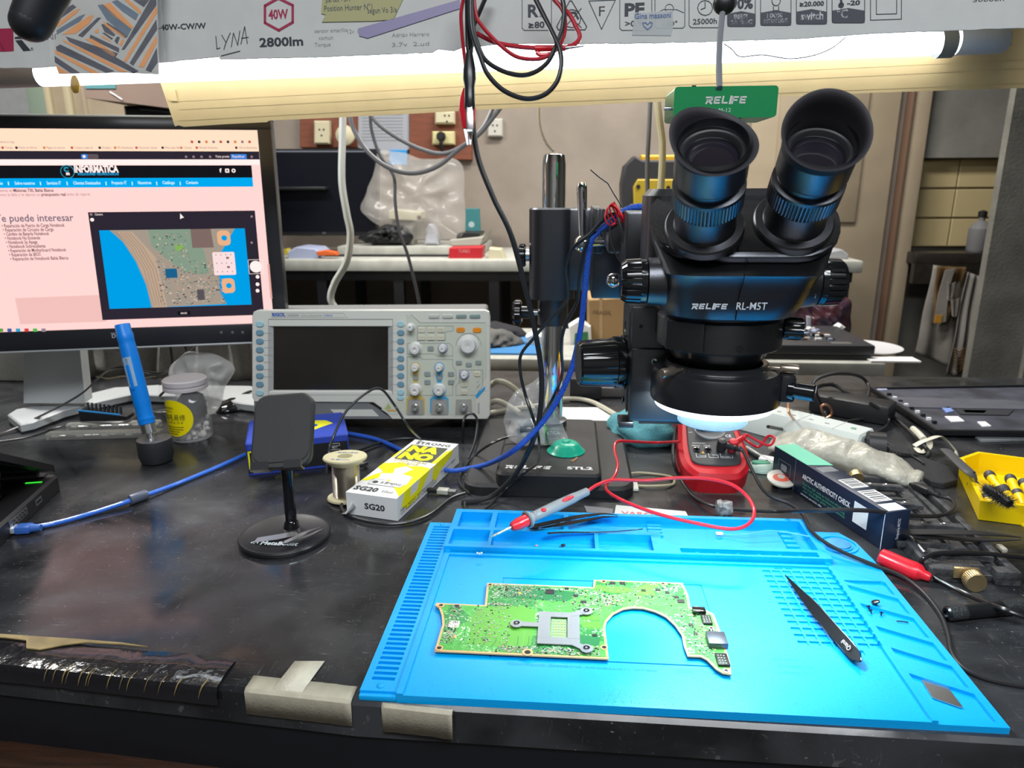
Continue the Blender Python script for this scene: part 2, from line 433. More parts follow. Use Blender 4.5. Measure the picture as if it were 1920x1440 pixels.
for x in (XL+.04, XR-.04):
    for y in (.46, 1.34): MB().bb((x-.03, y-.03, 0), (x+.03, y+.03, TZ-.078), WOODD, bev=.003).build('leg', dk)
MB().bb((XL+.02, .49, .3), (XR-.02, 1.3, .32), WOODD).build('lower_shelf', dk)
# torn clear film and chips of bare wood along the left of the edge
FILM = mat('torn_glossy_film', (.012, .012, .015), .12, coat=.5, bump=.4, bscale=90)
CHIP = mat('bare_wood_chip', '9c8858', .5, noise_amt=.4, nscale=60)
mb = MB(); yfr = lambda x: .447-.0002 if x < -.45 else .447-(x+.45)*.075
xs_ = [-.475+.0075*i for i in range(30)]
vs = []; fs = []
prof = [(.030, .0012), (.020, .0022), (.008, .0022), (-.0015, .0008), (-.0035, -.006), (-.0035, -.014)]
for i, x in enumerate(xs_):
    for (dy, dz) in prof:
        vs.append((x, yfr(x)+dy*(1+.12*noise.noise(V((x*20, dy*9, 0)))), TZ+dz+.0008*noise.noise(V((x*60, dy*80, 3)))))
for i in range(len(xs_)-1):
    for j in range(len(prof)-1):
        a = i*len(prof)+j; fs.append([a, a+1, a+1+len(prof), a+len(prof)])
mb.add(vs, fs, FILM)
for i, px in enumerate((128, 142, 158, 164, 185, 197, 201, 232, 252, 264, 292, 314, 340, 378)):
    x = -.466+(px-0)*.00052; k = random.uniform(.35, 1)
    P = [V((x-.003, yfr(x)-.0042, TZ-.009)), V((x+.0005, yfr(x)-.0026, TZ+.0010)), V((x+.003, yfr(x)+.002+.004*k, TZ+.0032))]
    mb.tube(P, .0009*k, CHIP, seg=5, n=3, rf=lambda t, k=k: .0008*k*math.sin(math.pi*max(.03, min(.97, t))))
mb.prism([(-.475, .474), (-.475, .4785), (-.40, .4765), (-.36, .4745), (-.335, .471), (-.36, .4725), (-.39, .4725), (-.405, .468), (-.42, .461), (-.432, .462), (-.44, .472), (-.46, .474)], TZ+.0026, TZ+.0036, CHIP)
tag(mb.build('torn_edge_film'), 'torn glossy film wrapped over chipped bench edge at left', 'film')
TAPE = mat('masking_tape', 'b3ad9a', .75, noise_amt=.12, nscale=120, bump=.12, bscale=500)
def tapestrip(name, label, x0, x1, y1, ov, down, lift=0):
    mb = MB(); g = []; n = 14
    for i in range(n+1):
        x = x0+(x1-x0)*i/n; yf = (.447-(x+.45)*.075 if x < -.25 else .432-(x+.25)*.08) if x > -.45 else .447
        w = .0012*noise.noise(V((x*90, 0, 1)))
        g.append([(x, yf+ov+w, TZ+.0006+lift), (x, yf+.001, TZ+.0008+lift), (x, yf-.0012-lift, TZ-.001+lift), (x, yf-.0016-lift, TZ-down+w)])
    vs = [p for r in g for p in r]; fs = []
    for i in range(n):
        for j in range(3): a = i*4+j; fs.append([a, a+1, a+5, a+4])
    mb.add(vs, fs, TAPE); return tag(mb.build(name, sol=.0004), label, 'tape', 'masking tape pieces on the bench edge')
tapestrip('masking_tape', 'long horizontal strip of masking tape over the bench edge', -.236, -.153, 0, .0155, .020)
tapestrip('masking_tape', 'short torn masking tape piece below the blue mat corner', -.130, -.078, 0, .003, .021)
tp = MB(); a = Z(553, 1243); b = Z(609, 1243); c = Z(577, 1283); d = Z(519, 1283)
for p in (a, b, c, d): p.z = TZ+.0016
c2, d2 = V((c.x, .4275, TZ-.0155)), V((d.x+.001, .4285, TZ-.0145)); c.y = .4305; d.y = .4315
tp.add([a, b, c, d, c2, d2], [[0, 3, 2, 1], [3, 5, 4, 2]], mat('masking_tape_light', 'cfcab8', .7, noise_amt=.1, nscale=150, bump=.3, bscale=500))
tag(tp.build('masking_tape', sol=.0004), 'slanted vertical piece of masking tape crossing the long strip', 'tape', 'masking tape pieces on the bench edge')

# ================================================================== rear benches
WTOP = mat('white_worn_top', 'b9bab2', .5, noise_amt=.18, nscale=25); FRM = mat('black_steel_frame', (.012, .013, .016), .45)
def rear_bench(label, x0, x1, yf, yd, zt, legs, th, rz=None):
    t = thing('rear_bench', label, 'table', ((x0+x1)/2, yf+.1, 0))
    MB().bb((x0, yf, zt-th), (x1, yd, zt), WTOP, bev=.006).build('table_top', t)
    f = MB(); f.bb((x0+.02, yf+.03, zt-th-.035), (x1-.02, yf+.06, zt-th), FRM); f.bb((x0+.02, yd-.06, zt-th-.035), (x1-.02, yd-.03, zt-th), FRM)
    f.bb((x0+.02, yf+.15, zt-.42), (x1-.02, yf+.18, zt-.39), FRM); f.build('frame_rail', t)
    for lx in legs:
        for y in (yf+.045, yd-.045): MB().bb((lx-.018, y-.018, 0), (lx+.018, y+.018, zt-th), FRM).build('leg', t)
    return t
yA = 1.78; zA = Y(1400, 678, yA).z; xA = Y(1662, 690, yA).x
rear_bench('white-topped bench just behind the workbench, holding gloves and the opened laptop', -.75, xA, yA, 2.2, zA, (-.70, .15, .78, xA-.03), .035)
yB = 2.45; zB = Y(1000, 488, yB).z; xB = Y(1620, 490, yB).x
rear_bench('long white bench along the back wall holding the dark second monitor', Y(515, 490, yB).x-.5, xB, yB, 3.0, zB, tuple(Y(px, 560, yB).x for px in (600, 745, 925, 1240, 1585)), .04)
sh = thing('shelf_riser', 'low white shelf riser standing on the long back bench', 'shelf', (Y(760, 480, yB+.2).x, yB+.3, zB))
x0, x1, z1 = Y(632, 465, yB+.2).x, Y(905, 465, yB+.2).x, Y(760, 462, yB+.2).z
MB().bb((x0, yB+.2, z1-.03), (x1, 2.98, z1), WTOP, bev=.004).build('shelf_board', sh)
for x in (x0+.02, x1-.02): MB().bb((x-.01, yB+.24, zB), (x+.01, 2.95, z1-.03), FRM).build('side_panel', sh)
ZR = z1
# ================================================================== blue silicone mat
MX, MY = -.148, .4256
BLU = mat('blue_silicone', (.0, .345, .80), .36, bump=.12, bscale=600, spec=.5, rvar=.06, nscale=9)
BLUD = mat('dusty_blue_silicone', (.06, .33, .62), .6, noise_amt=.25, nscale=60, bump=.2, bscale=300)
def relief(mb, rects, bounds, m, M, warp=None):
    xs = sorted({round(v, 3) for r in rects for v in r[:2] if bounds[0] <= v <= bounds[1]} | {bounds[0], bounds[1]})
    ys = sorted({round(v, 3) for r in rects for v in r[2:4] if bounds[2] <= v <= bounds[3]} | {bounds[2], bounds[3]})
    hh = [[0]*(len(ys)-1) for _ in xs[1:]]
    for (x0, x1, y0, y1, h) in rects:
        for i in range(len(xs)-1):
            cx = (xs[i]+xs[i+1])/2
            if x0 < cx < x1:
                for j in range(len(ys)-1):
                    if y0 < (ys[j]+ys[j+1])/2 < y1: hh[i][j] = h
    vs = []; fs = []; wp = warp or (lambda x, y: (x, y))
    def q(*p):
        k = len(vs); 
        for x, y, z in p: a, b = wp(x, y); vs.append((a/1000, b/1000, z/1000))
        fs.append([k, k+1, k+2, k+3])
    nx, ny = len(xs)-1, len(ys)-1
    for i in range(nx):
        for j in range(ny):
            h = hh[i][j]
            if h <= 0: continue
            x0, x1, y0, y1 = xs[i], xs[i+1], ys[j], ys[j+1]
            q((x0, y0, h), (x1, y0, h), (x1, y1, h), (x0, y1, h))
            for (ni, nj, a, b) in ((i-1, j, (x0, y1), (x0, y0)), (i+1, j, (x1, y0), (x1, y1)), (i, j-1, (x0, y0), (x1, y0)), (i, j+1, (x1, y1), (x0, y1))):
                o = hh[ni][nj] if 0 <= ni < nx and 0 <= nj < ny else 0
                if o < h: q((*a, o), (*b, o), (*b, h), (*a, h))
    mb.add(vs, fs, m, M)
MM = T((MX, MY, TZ))
mt = thing('silicone_repair_mat', 'large blue silicone repair mat with trays lying on the workbench', 'mat', (MX+.225, MY+.14, TZ))
mb = MB()
R = [(28, 402, 0, 208, 5.0), (28, 402, 0, 3, 6.5), (28, 33, 0, 212, 8), (399, 403, 0, 212, 8), (28, 402, 205, 209, 7)]
for i in range(13):                            # grid of small dimples
    for j in range(7):
        if (i in (0,) and j < 5): pass
        x = 336+j*9.4; y = 82+i*9.2
        R.append((x, x+7.6, y, y+6.4, 3.6))
R += [(349, 356.6, 202, 203.5, 3.6), (359, 366, 202, 203.5, 3.6), (376, 384, 73, 79, 3.6)]
R += [(90, 274, 50, 51.5, 3.8), (90, 91.5, 50, 168, 3.8), (90, 274, 166.5, 168, 3.8), (272.5, 274, 50, 168, 3.8)]
for i in range(0, 61):
    x = 40+i*5.8; R.append((x, x+.5, 6, 9+(3 if i % 5 == 0 else 0), 5.35))
relief(mb, R, (28, 403, 0, 212), BLU, MM)
wk = mb
M0 = MM @ T((0, 0, .0052))
EMB = mat('embossed_blue', (.0, .26, .66), .5)
wk.text('Circuit board location area', .105, .0415, .0032, EMB, M0, w=.115, z=.0001)
wk.text('(SMT repair)', .232, .0415, .0032, EMB, M0, w=.05, z=.0001)
for i in range(8): wk.text(str(i*5), .052+i*.0435, .0122, .0022, EMB, M0, z=.0001, align='c')
for i, st in enumerate(('SAFE 500°C', 'HEAT RESISTANT', 'SILICONE MAT')): wk.text(st, .31, .062-.008*i, .0028, EMB, M0, z=.0001)
wk.build('work_surface', mt)
mb = MB(); R = [(0, 28, 4, 275, 6)]            # slotted column
for i in range(42): R.append((5.5, 23, 16+i*6.02, 16+i*6.02+3.4, 2.2))
relief(mb, R, (0, 28, 4, 275), BLU, MM)
mb.bb((0, .000, 0), (.028, .0045, .0045), BLU, MM, bev=.001); mb.sphere((.014, .0095, .0062), .0028, BLU, (1, 1, .5), MM); mb.sphere((.014, .2705, .0062), .0025, BLU, (1, 1, .5), MM)
mb.build('slotted_strip', mt)
mb = MB()                                       # raised trays along the back
R = [(26, 406, 212, 298, 12), (30, 69.5, 217, 249.5, 3), (73, 178, 217, 249.5, 3), (182, 240, 217, 249.5, 3),
     (33, 67.5, 256, 291, 3), (73, 146, 256, 291, 3), (151, 256, 256, 292, 3), (151, 236, 256, 292, 3), (246, 398, 229, 292, 3), (262, 395, 215, 224, 5)]
for i in range(4): R.append((236, 251, 262+i*7.4, 266.6+i*7.4, 5.5))
for i in range(6): R.append((278+i*20, 281+i*20, 215, 224, 8))
for i in range(5): R.append((374, 386, 237+i*10, 242+i*10, 5.5))
relief(mb, R, (26, 406, 212, 298), BLU, MM)
mb.prism([(.236, .217), (.263, .217), (.242, .2495), (.236, .2495)], .003, .0118, BLU, MM)
mb.build('parts_tray', mt)
mb = MB()                                       # slanted compartments at the right
R = [(403, 450, 0, 300, 5)]
yb2 = [(205, 184), (178, 154), (148, 120), (114, 91), (85, 60), (54, 10)]
for i, (t1, t0) in enumerate(yb2): R.append((407.5, 444, t0, t1, 2.2))
def wcol(x, y):
    s = .62*max(0, min(1, (y-0)/40)); 
    return (x, y - (x-407)*s*.9)
relief(mb, R, (403, 450, 0, 232), BLU, MM, wcol)
P = [(.406, .186), (.450, .186), (.4505, .225), (.447, .262), (.437, .283), (.406, .283)]
mb.prism(P, 0, .0048, BLU, MM)
for rr_, zz in ((.0185, .0062), (.0135, .0062)):
    for a_ in range(1):
        mb.lathe([(rr_, .0045), (rr_, zz), (rr_-.0018, zz), (rr_-.0018, .0045)], BLU, MM @ T((.427, .2545, 0)), seg=36, cap=False)
mb.lathe([(.0115, .0045), (.0115, .0075), (.0095, .008), (0, .008)], BLUD, MM @ T((.427, .2545, 0)), seg=30, cap=False)
mb.build('screw_compartments', mt)

# ================================================================== green circuit board
def mm(*p): return [(x/1000, y/1000) for x, y in p]
PCBZ = .0085
def pcb_material():
    m = bpy.data.materials.new('green_solder_mask'); m.use_nodes = True; nt = m.node_tree; N = nt.nodes; L = nt.links; b = N['Principled BSDF']
    tc = N.new('ShaderNodeTexCoord')
    def ramp(src, p0, p1, c0, c1, interp='LINEAR'):
        r = N.new('ShaderNodeValToRGB'); r.color_ramp.interpolation = interp; r.color_ramp.elements[0].position = p0; r.color_ramp.elements[1].position = p1
        r.color_ramp.elements[0].color = (*c0, 1); r.color_ramp.elements[1].color = (*c1, 1); L.new(src, r.inputs['Fac']); return r.outputs['Color']
    v = N.new('ShaderNodeTexVoronoi'); v.distance = 'MANHATTAN'; v.inputs['Scale'].default_value = 30; L.new(tc.outputs['Object'], v.inputs['Vector'])
    s = N.new('ShaderNodeSeparateColor'); L.new(v.outputs['Color'], s.inputs[0])
    c = ramp(s.outputs[0], .35, .75, (.014, .21, .038), (.06, .34, .05))
    v2 = N.new('ShaderNodeTexVoronoi'); v2.distance = 'CHEBYCHEV'; v2.inputs['Scale'].default_value = 650; L.new(tc.outputs['Object'], v2.inputs['Vector'])
    s2 = N.new('ShaderNodeSeparateColor'); L.new(v2.outputs['Color'], s2.inputs[0])
    pads = ramp(s2.outputs[1], .80, .86, (0, 0, 0), (.55, .6, .5))
    n = N.new('ShaderNodeTexNoise'); n.inputs['Scale'].default_value = 32; n.inputs['Detail'].default_value = 3; L.new(tc.outputs['Object'], n.inputs['Vector'])
    d = ramp(n.outputs['Fac'], .5, .56, (0, 0, 0), (1, 1, 1))
    def mix(a, bb, k, f=1):
        x = N.new('ShaderNodeMix'); x.data_type = 'RGBA'; x.blend_type = k; x.inputs['Factor'].default_value = f; L.new(a, x.inputs['A']); L.new(bb, x.inputs['B']); return x.outputs['Result']
    c = mix(c, mix(pads, d, 'MULTIPLY'), 'ADD', .8)
    vt = N.new('ShaderNodeTexVoronoi'); vt.feature = 'DISTANCE_TO_EDGE'; vt.inputs['Scale'].default_value = 120; vt.distance = 'EUCLIDEAN'; L.new(tc.outputs['Object'], vt.inputs['Vector'])
    tr = ramp(vt.outputs['Distance'], .03, .05, (.05, .16, .06), (0, 0, 0)); c = mix(c, tr, 'ADD', .7)
    L.new(c, b.inputs['Base Color']); b.inputs['Roughness'].default_value = .35
    return m
PCBM = pcb_material(); COP = mat('bare_copper_edge', (.72, .43, .2), .4, .2); POUR = mat('light_green_pour', (.10, .36, .04), .4); POURD = mat('dark_green_mask', (.01, .17, .05), .4)
SILK = mat('silkscreen_white', (.75, .82, .75), .6)
out = [(36, 116), (79, 115.5), (77, 151.5), (120, 151.5), (174, 151), (175, 164), (256, 164), (258, 145), (257, 124), (261, 122), (265, 125), (270, 121), (275, 116), (276, 85), (275, 52), (273, 38), (267, 39), (263, 43), (258, 54), (254, 57.5), (244, 57.5), (243, 70), (243.5, 84), (240, 97), (234, 109), (226, 116), (216, 120.5), (207, 120.5), (199, 118), (190, 110), (184, 99), (182, 90), (183, 49.5), (124, 49.5), (47, 49.5), (47, 85), (44, 98), (40, 108), (36, 112)]
pc = thing('laptop_motherboard', 'green laptop circuit board lying on the blue mat', 'circuit board', (MX+.14, MY+.1, TZ+PCBZ))
MP = MM @ T((0, 0, PCBZ))
mb = MB(); P = mm(*out)
mb.prism(P, -.0012, 0, COP, MP); mb.prism(offset_poly(P, .0019), -.0001, .00015, PCBM, MP)
z = .0004
def patch(pts, m, zz=z): mb.prism(mm(*pts), .0001, zz, m, MP)
patch([(80, 113), (110, 116), (124, 110), (122, 62), (112, 58), (72, 60), (70, 100)], POUR, .0002)
for i in range(26): x_ = 60+i*4.4; mb.line(mm((x_, 55+2*math.sin(i)), (x_+3, 62+3*math.sin(i*2)), (x_+3, 74+8*math.sin(i*1.7))), .0005, POURD if i % 2 else mat('trace_green', (.12, .42, .12), .4), MP, z=.00025)
patch([(176, 154), (205, 153), (210, 147), (203, 143), (190, 142), (182, 145), (174, 144)], POUR); patch([(213, 141), (229, 140), (228, 152), (236, 158), (222, 159), (213, 152)], POUR)
patch([(163, 100), (178, 99), (178, 106), (164, 106)], POUR); patch([(163, 88), (178, 88), (178, 97), (163, 97)], POUR); patch([(160, 66), (176, 65), (178, 76), (161, 78)], POURD); patch([(100, 128), (150, 126), (165, 140), (130, 146), (96, 147)], POURD, .0002)
for (px_, py_, r) in ((41, 112, 3), (80, 148, 2.6), (50, 53, 3.2), (120, 52.5, 4.2), (180, 63, 3), (184, 161, 2.6), (238, 161, 2.6), (262, 123.5, 2.4), (269, 95, 2.2), (270, 41.5, 2.4)):
    mb.lathe([(r/1000, 0), (r/1000, .0006), (r*.62/1000, .0006), (r*.62/1000, 0)], COP if r > 2.5 else STL, MP @ T((px_/1000, py_/1000, 0)), seg=20, cap=False)
    mb.disc(px_/1000, py_/1000, r*.6/1000, .0001, .0003, BLK, MP, 16)
mb.line(mm((84, 149.5), (172, 149.3)), .0004, SILK, MP, z=.0003)
mb.disc(.060, .0695, .0016, 0, .0005, COP, MP); mb.disc(.108, .1365, .0013, 0, .0005, mat('yellow_dot', (.8, .6, .05), .4), MP)
mb.prism(mm((52, 81), (61, 81), (61, 90), (52, 90)), 0, .0004, mat('white_sticker', (.8, .8, .8), .6), MP)
mb.text('DAUS2AMBAD0 REV:C', .126, .1435, .0022, SILK, MP, z=.0004); mb.text('PCB', .09, .1185, .0014, SILK, MP, z=.0004)
mb.build('board', pc)
zones = [(70, 108, 60, 116), (50, 100, 116, 118), (50, 60, 60, 112), (84, 150, 112, 150), (140, 176, 52, 64), (155, 180, 108, 148), (176, 256, 124, 162), (246, 270, 58, 122), (95, 145, 52, 60), (180, 200, 120, 140), (84, 120, 130, 150)]
CER = [mat('ceramic_white', (.30, .40, .31), .5), mat('ceramic_tan', (.45, .33, .18), .5), mat('chip_black', (.02, .02, .022), .4), mat('solder_silver', (.4, .42, .42), .35, .6)]
rnd = random.Random(3); mb = MB(); n = 0
def inside(x, y):
    c = False; P_ = out
    for i in range(len(P_)):
        (x1, y1), (x2, y2) = P_[i-1], P_[i]
        if (y1 > y) != (y2 > y) and x < (x2-x1)*(y-y1)/(y2-y1)+x1: c = not c
    return c
def bare(x, y): return (104 < x < 168 and 60 < y < 112) or any((x-a)**2+(y-b)**2 < 20 for a, b in ((41, 112), (50, 53), (120, 52), (180, 63)))
while n < 1900:
    a, b, c_, d_ = rnd.choice(zones); x = rnd.uniform(a, b); y = rnd.uniform(c_, d_)
    if not all(inside(x+u, y+v) for u, v in ((2, 2), (-2, -2), (2, -2), (-2, 2))) or bare(x, y): continue
    s = rnd.choice((.5, .6, .8, 1.1)); L_ = s*rnd.uniform(1.2, 2); 
    if rnd.random() < .5: L_, s = s, L_
    mb.bb(((x-L_/2)/1000, (y-s/2)/1000, 0), ((x+L_/2)/1000, (y+s/2)/1000, .0005+.0003*rnd.random()), rnd.choice((CER[0], CER[0], CER[3], CER[1], CER[2])), MP); n += 1
tag(mb.build('small_components', pc), kind='stuff')
for (x, y, w_, h_) in ((135, 140, 8, 7), (96, 141, 3, 3), (192, 158.5, 5, 4), (201, 159, 5, 4), (219, 148, 4, 3), (250, 133, 6, 5), (247, 139, 4, 3), (232, 150, 4, 3), (158, 135, 4, 3), (173, 78, 4, 3), (253, 98, 3.5, 3.5), (255, 86, 3, 3), (55, 112, 4, 2.5), (165, 126, 5, 3), (240, 146, 3.5, 3), (150, 146, 3.5, 3)):
    k = MB(); k.bb(((x-w_/2)/1000, (y-h_/2)/1000, 0), ((x+w_/2)/1000, (y+h_/2)/1000, .001), CER[2], MP, bev=.0001, seg=1)
    for i in range(int(w_/1.0)):
        for s_ in (-1, 1): k.bb(((x-w_/2+.5+i)/1000-.0002, (y+s_*(h_/2+.3))/1000-.0004, 0), ((x-w_/2+.5+i)/1000+.0002, (y+s_*(h_/2+.3))/1000+.0004, .0003), CER[3], MP)
    k.build('chip', pc)
# steel cpu bracket with three arms
mb = MB(); BR = mat('bracket_steel', (.30, .32, .345), .5, .5, bump=.1, bscale=600)
zb = .0022
for q in (((127, 62), (161, 62), (161, 71), (127, 71)), ((127, 99), (161, 99), (161, 106), (127, 106)), ((127, 70), (137, 70), (137, 100), (127, 100)), ((151, 70), (161, 70), (161, 100), (151, 100)), ((110, 84), (128, 84), (128, 90), (110, 90)), ((154, 100), (166, 105), (166, 112), (154, 106)), ((154, 68), (154, 62), (164, 55), (168, 60))):
    zb += .00004; mb.prism(mm(*q), zb-.0008, zb, BR, MP)
for (x, y) in ((109, 87), (167, 109), (166, 58)):
    mb.disc(x/1000, y/1000, .0052, zb-.0007, zb+.0001, BR, MP, 20); mb.lathe([(.0026, zb), (.0026, zb+.0008), (.0012, zb+.0008), (.0012, zb)], CHR, MP @ T((x/1000, y/1000, 0)), seg=16, cap=False)
    mb.lathe([(.0022, 0), (.0022, zb-.0006)], STL, MP @ T((x/1000, y/1000, 0)), seg=12)
tag(mb.build('cpu_bracket', pc), 'silver steel bracket')
mb = MB(); mb.prism(mm((137.5, 71), (150.5, 71), (150.5, 99), (137.5, 99)), 0, .0003, mat('pale_green_pads', (.25, .42, .15), .5), MP)
for i in range(7):
    for j in range(5): mb.bb((.1385+.0024*j, .0725+.0037*i, 0), (.1397+.0024*j, .0747+.0037*i, .0007), CER[(i*j) % 2], MP)
mb.build('capacitor_field', pc)
for nm_, (x0, y0, x1, y1, h_), m_ in (('audio_jack', (257, 113, 268, 120, 4), BLKG), ('connector', (263, 99, 271, 111, 2.2), BLK), ('usb_port', (262, 68, 277, 84, 5), mat('dull_port_metal', (.12, .14, .18), .35, .7)), ('connector', (265, 46, 274, 60, 2.2), BLK), ('connector', (266, 85, 271, 91, 2), BLK)):
    k = MB(); k.bb((x0/1000, y0/1000, 0), (x1/1000, y1/1000, h_/1000), m_, MP, bev=.0003)
    if nm_ == 'connector':
        for i in range(3):
            for j in range(4): k.bb((x0/1000+.0012+.0022*i, y0/1000+.001+.0026*j*(y1-y0)/12, h_/1000-.0001), (x0/1000+.0022+.0022*i, y0/1000+.002+.0026*j*(y1-y0)/12, h_/1000+.0004), CER[0], MP)
    k.build(nm_, pc)

# ================================================================== tools lying on the mat
TWZ = mat('black_tweezer_steel', (.02, .022, .026), .28, .6)
def tweezers(name, label, tail, tip, gap, wid, z0, z1, m, spread=1, edge=None, group=None, curved=0, logo=None, arm=None):
    """two sprung arms joined at the tail"""
    A = V(tail); B = V(tip); d = (B-A); Ln = d.length; d.normalize(); up = V((0, 0, 1)); sd = up.cross(d).normalized(); up = d.cross(sd)
    ra = math.radians(90 if arm is True else (arm or 0)); Th = sd*math.cos(ra)+up*math.sin(ra); W = d.cross(Th).normalized()
    t = thing(name, label, 'tweezers', ((A.x+B.x)/2, (A.y+B.y)/2, min(A.z, B.z)-.0004))
    for s in (-1, 1):
        mb = MB(); n = 18; vs = []; fs = []
        for i in range(n+1):
            u = i/n
            off = gap*math.sin(min(1, u*1.15)*math.pi*.5)*(1-.75*max(0, (u-.55)/.45)**1.4)*s*.5 + s*.0003
            hw = wid*.5*(1-.12*u) if u < .5 else wid*.5*(.94*(1-((u-.5)/.5))**.9+.05)
            if u < .04: hw = wid*.5*math.sqrt(max(.05, u/.04))
            c = A + d*Ln*u + Th*off + W*curved*max(0, (u-.8)/.2)**2
            th = .0009*(1 if u < .9 else .8)
            for (a, b) in ((-1, -1), (1, -1), (1, 1), (-1, 1)): vs.append(c + W*hw*a + Th*th*.5*b)
        for i in range(n):
            for j in range(4): a = i*4+j; b = i*4+(j+1) % 4; fs.append([a, b, b+4, a+4])
        fs += [[3, 2, 1, 0], [n*4, n*4+1, n*4+2, n*4+3]]
        mb.add(vs, fs, m)
        if edge:
            for q in (-1, 1): mb.tube([vs[4*i+(0 if q < 0 else 1)]+V((0, 0, .0004)) for i in range(0, 14, 2)], .00035, edge, seg=5, n=2)
        if logo and s == 1:
            Mx = M4(A+d*Ln*.06+Th*(gap*.5*math.sin(.11*math.pi)+.0009), d, Th.cross(d), Th); mb.text('Qianli', .004, -.0016, .0036, WINK, Mx, z=.0004)
        mb.build('arm', t)
    return t
tw = tweezers('tweezers', 'fine black tweezers lying alone beside the circuit board on the blue mat', Z(1613, 1240, .0115), Z(1474, 1080, .0105), .011, .0095, 0, 0, TWZ, edge=STL, arm=48, logo=True)
tweezers('tweezers', 'silver-edged black curved tweezers resting across the back trays of the mat', Z(990, 990, .016), Z(1152, 962, .016), .006, .008, 0, 0, TWZ, edge=CHR, arm=True, curved=.008)
pk = MB(); pk.tube([Z(1027, 1000, .0145), Z(1060, 998, .0145), Z(1110, 998, .0145), Z(1160, 996, .0145), Z(1205, 992, .0145)], .0012, DSTL, seg=6, flat=.0006, rf=lambda t: .0018*(1-t)+.0002)
tag(pk.build('dental_pick'), 'thin dark metal pick resting on the back trays of the mat', 'pick')
# screws, chips, blade
sc = thing('screw', 'large dark cross-head screw in the second slanted compartment', 'screw', Z(1645, 1140, .0026))
M = MZ(sc.location, (-.3, .2, .9)); k = MB(M)
k.lathe([(0, .0), (.001, .0), (.001, .005), (.0035, .0052), (.0035, .0062), (.0022, .0068), (0, .0068)], DSTL, seg=16); k.M = M
k.bb((-.002, -.0003, .0062), (.002, .0003, .0070), BLK); k.bb((-.0003, -.002, .0062), (.0003, .002, .0070), BLK); k.build('head', sc)
for (x, y, lb) in ((1630, 1142, 'tiny dark screw left of the large screw in the slanted compartment'), (1634, 1150, 'tiny dark screw below left of the large screw'), (1652, 1154, 'tiny dark screw right below the large screw')):
    p = Z(x, y, .0026); k = MB(MZ(p, (random.uniform(-.5, .5), .3, 1))); k.lathe([(0, 0), (.0006, 0), (.0006, .0022), (.0016, .0024), (.0016, .003), (0, .0032)], DSTL, seg=10); tag(k.build('screw'), lb, 'screw', 'small screws in the slanted compartment')
p = Z(1690, 1166, .0026); k = MB(); k.tube([p+V((-.004, 0, .0006)), p+V((0, -.0006, .001)), p+V((.005, -.001, .0005))], .0005, DSTL, seg=5); tag(k.build('metal_sliver'), 'thin dark metal sliver in the slanted compartment', 'scrap')
bl = MB(); h = .0030; P = [Z(1728, 1277, h), Z(1742, 1275, h), Z(1775, 1287, h), Z(1806, 1328, h), Z(1796, 1326, h), Z(1748, 1309, h)]
bl.prism([(q.x, q.y) for q in P], TZ+h, TZ+h+.0006, STL); tag(bl.build('razor_blade'), 'grey diamond-shaped blade in the lowest slanted compartment', 'blade')
for i, (x, y, s, c, lb) in enumerate(((1052, 1028, .0042, BLK, 'black square chip in the middle tray, upper'), (1056, 1024, .004, BLK, 'black square chip in the middle tray, lower'), (1006, 1024, .003, mat('pink_crumb', (.5, .3, .35), .6), 'pinkish grey crumb in the middle tray'))):
    p = Z(x, y, .004); k = MB(T(p) @ RZ(.5*i)); k.box((0, 0, .0006*(1+i % 2)), (s, s*.8, .0011), c, bev=.0002); tag(k.build('loose_chip'), lb, 'chip', 'loose parts in the mat tray')
for i, (x, y) in enumerate(((895, 1037), (899, 1038), (903, 1037), (905, 1029), (936, 992))):
    k = MB(); k.sphere(Z(x, y, .0132 if i < 3 else .004), .0011, mat('solder_bead', (.75, .85, .85), .2), seg=10); tag(k.build('solder_ball'), 'tiny pale solder ball on the mat edge near the left trays', 'solder ball', 'solder balls on the mat')
wr = MB(); wr.tube([Z(1349, 1000, .007), Z(1370, 1002, .007), Z(1400, 1001, .01), Z(1440, 995, .012), Z(1480, 999, .010), Z(1518, 1006, .013)], .0005, mat('blue_hair_wire', (.15, .5, .75), .4), seg=5)
wr.bb(tuple(Z(1349, 1000, .006)+V((-.004, -.0008, 0))), tuple(Z(1356, 1000, .008)), mat('tinned_end', (.8, .8, .75), .4)); tag(wr.build('thin_wire'), 'thin pale blue wire across the right back tray of the mat', 'wire')
# ================================================================== stereo microscope on its boom stand
AX = D(1338, 750, .575)
ms = thing('stereo_microscope', 'black binocular stereo microscope on chrome pole stand, with a green camera on top', 'microscope', (-.02, .93, TZ))
def zf(py, r=0, px=1345): return Y(px, py, AX.y-r).z
C = V((AX.x, AX.y, 0))
def axl(prof, m, seg=48, **k): return [(r, z) for r, z in prof]
MA = T((AX.x, AX.y, 0))
GRAYED = mat('worn_grey_black', (.045, .047, .05), .5, bump=.2, bscale=1500)
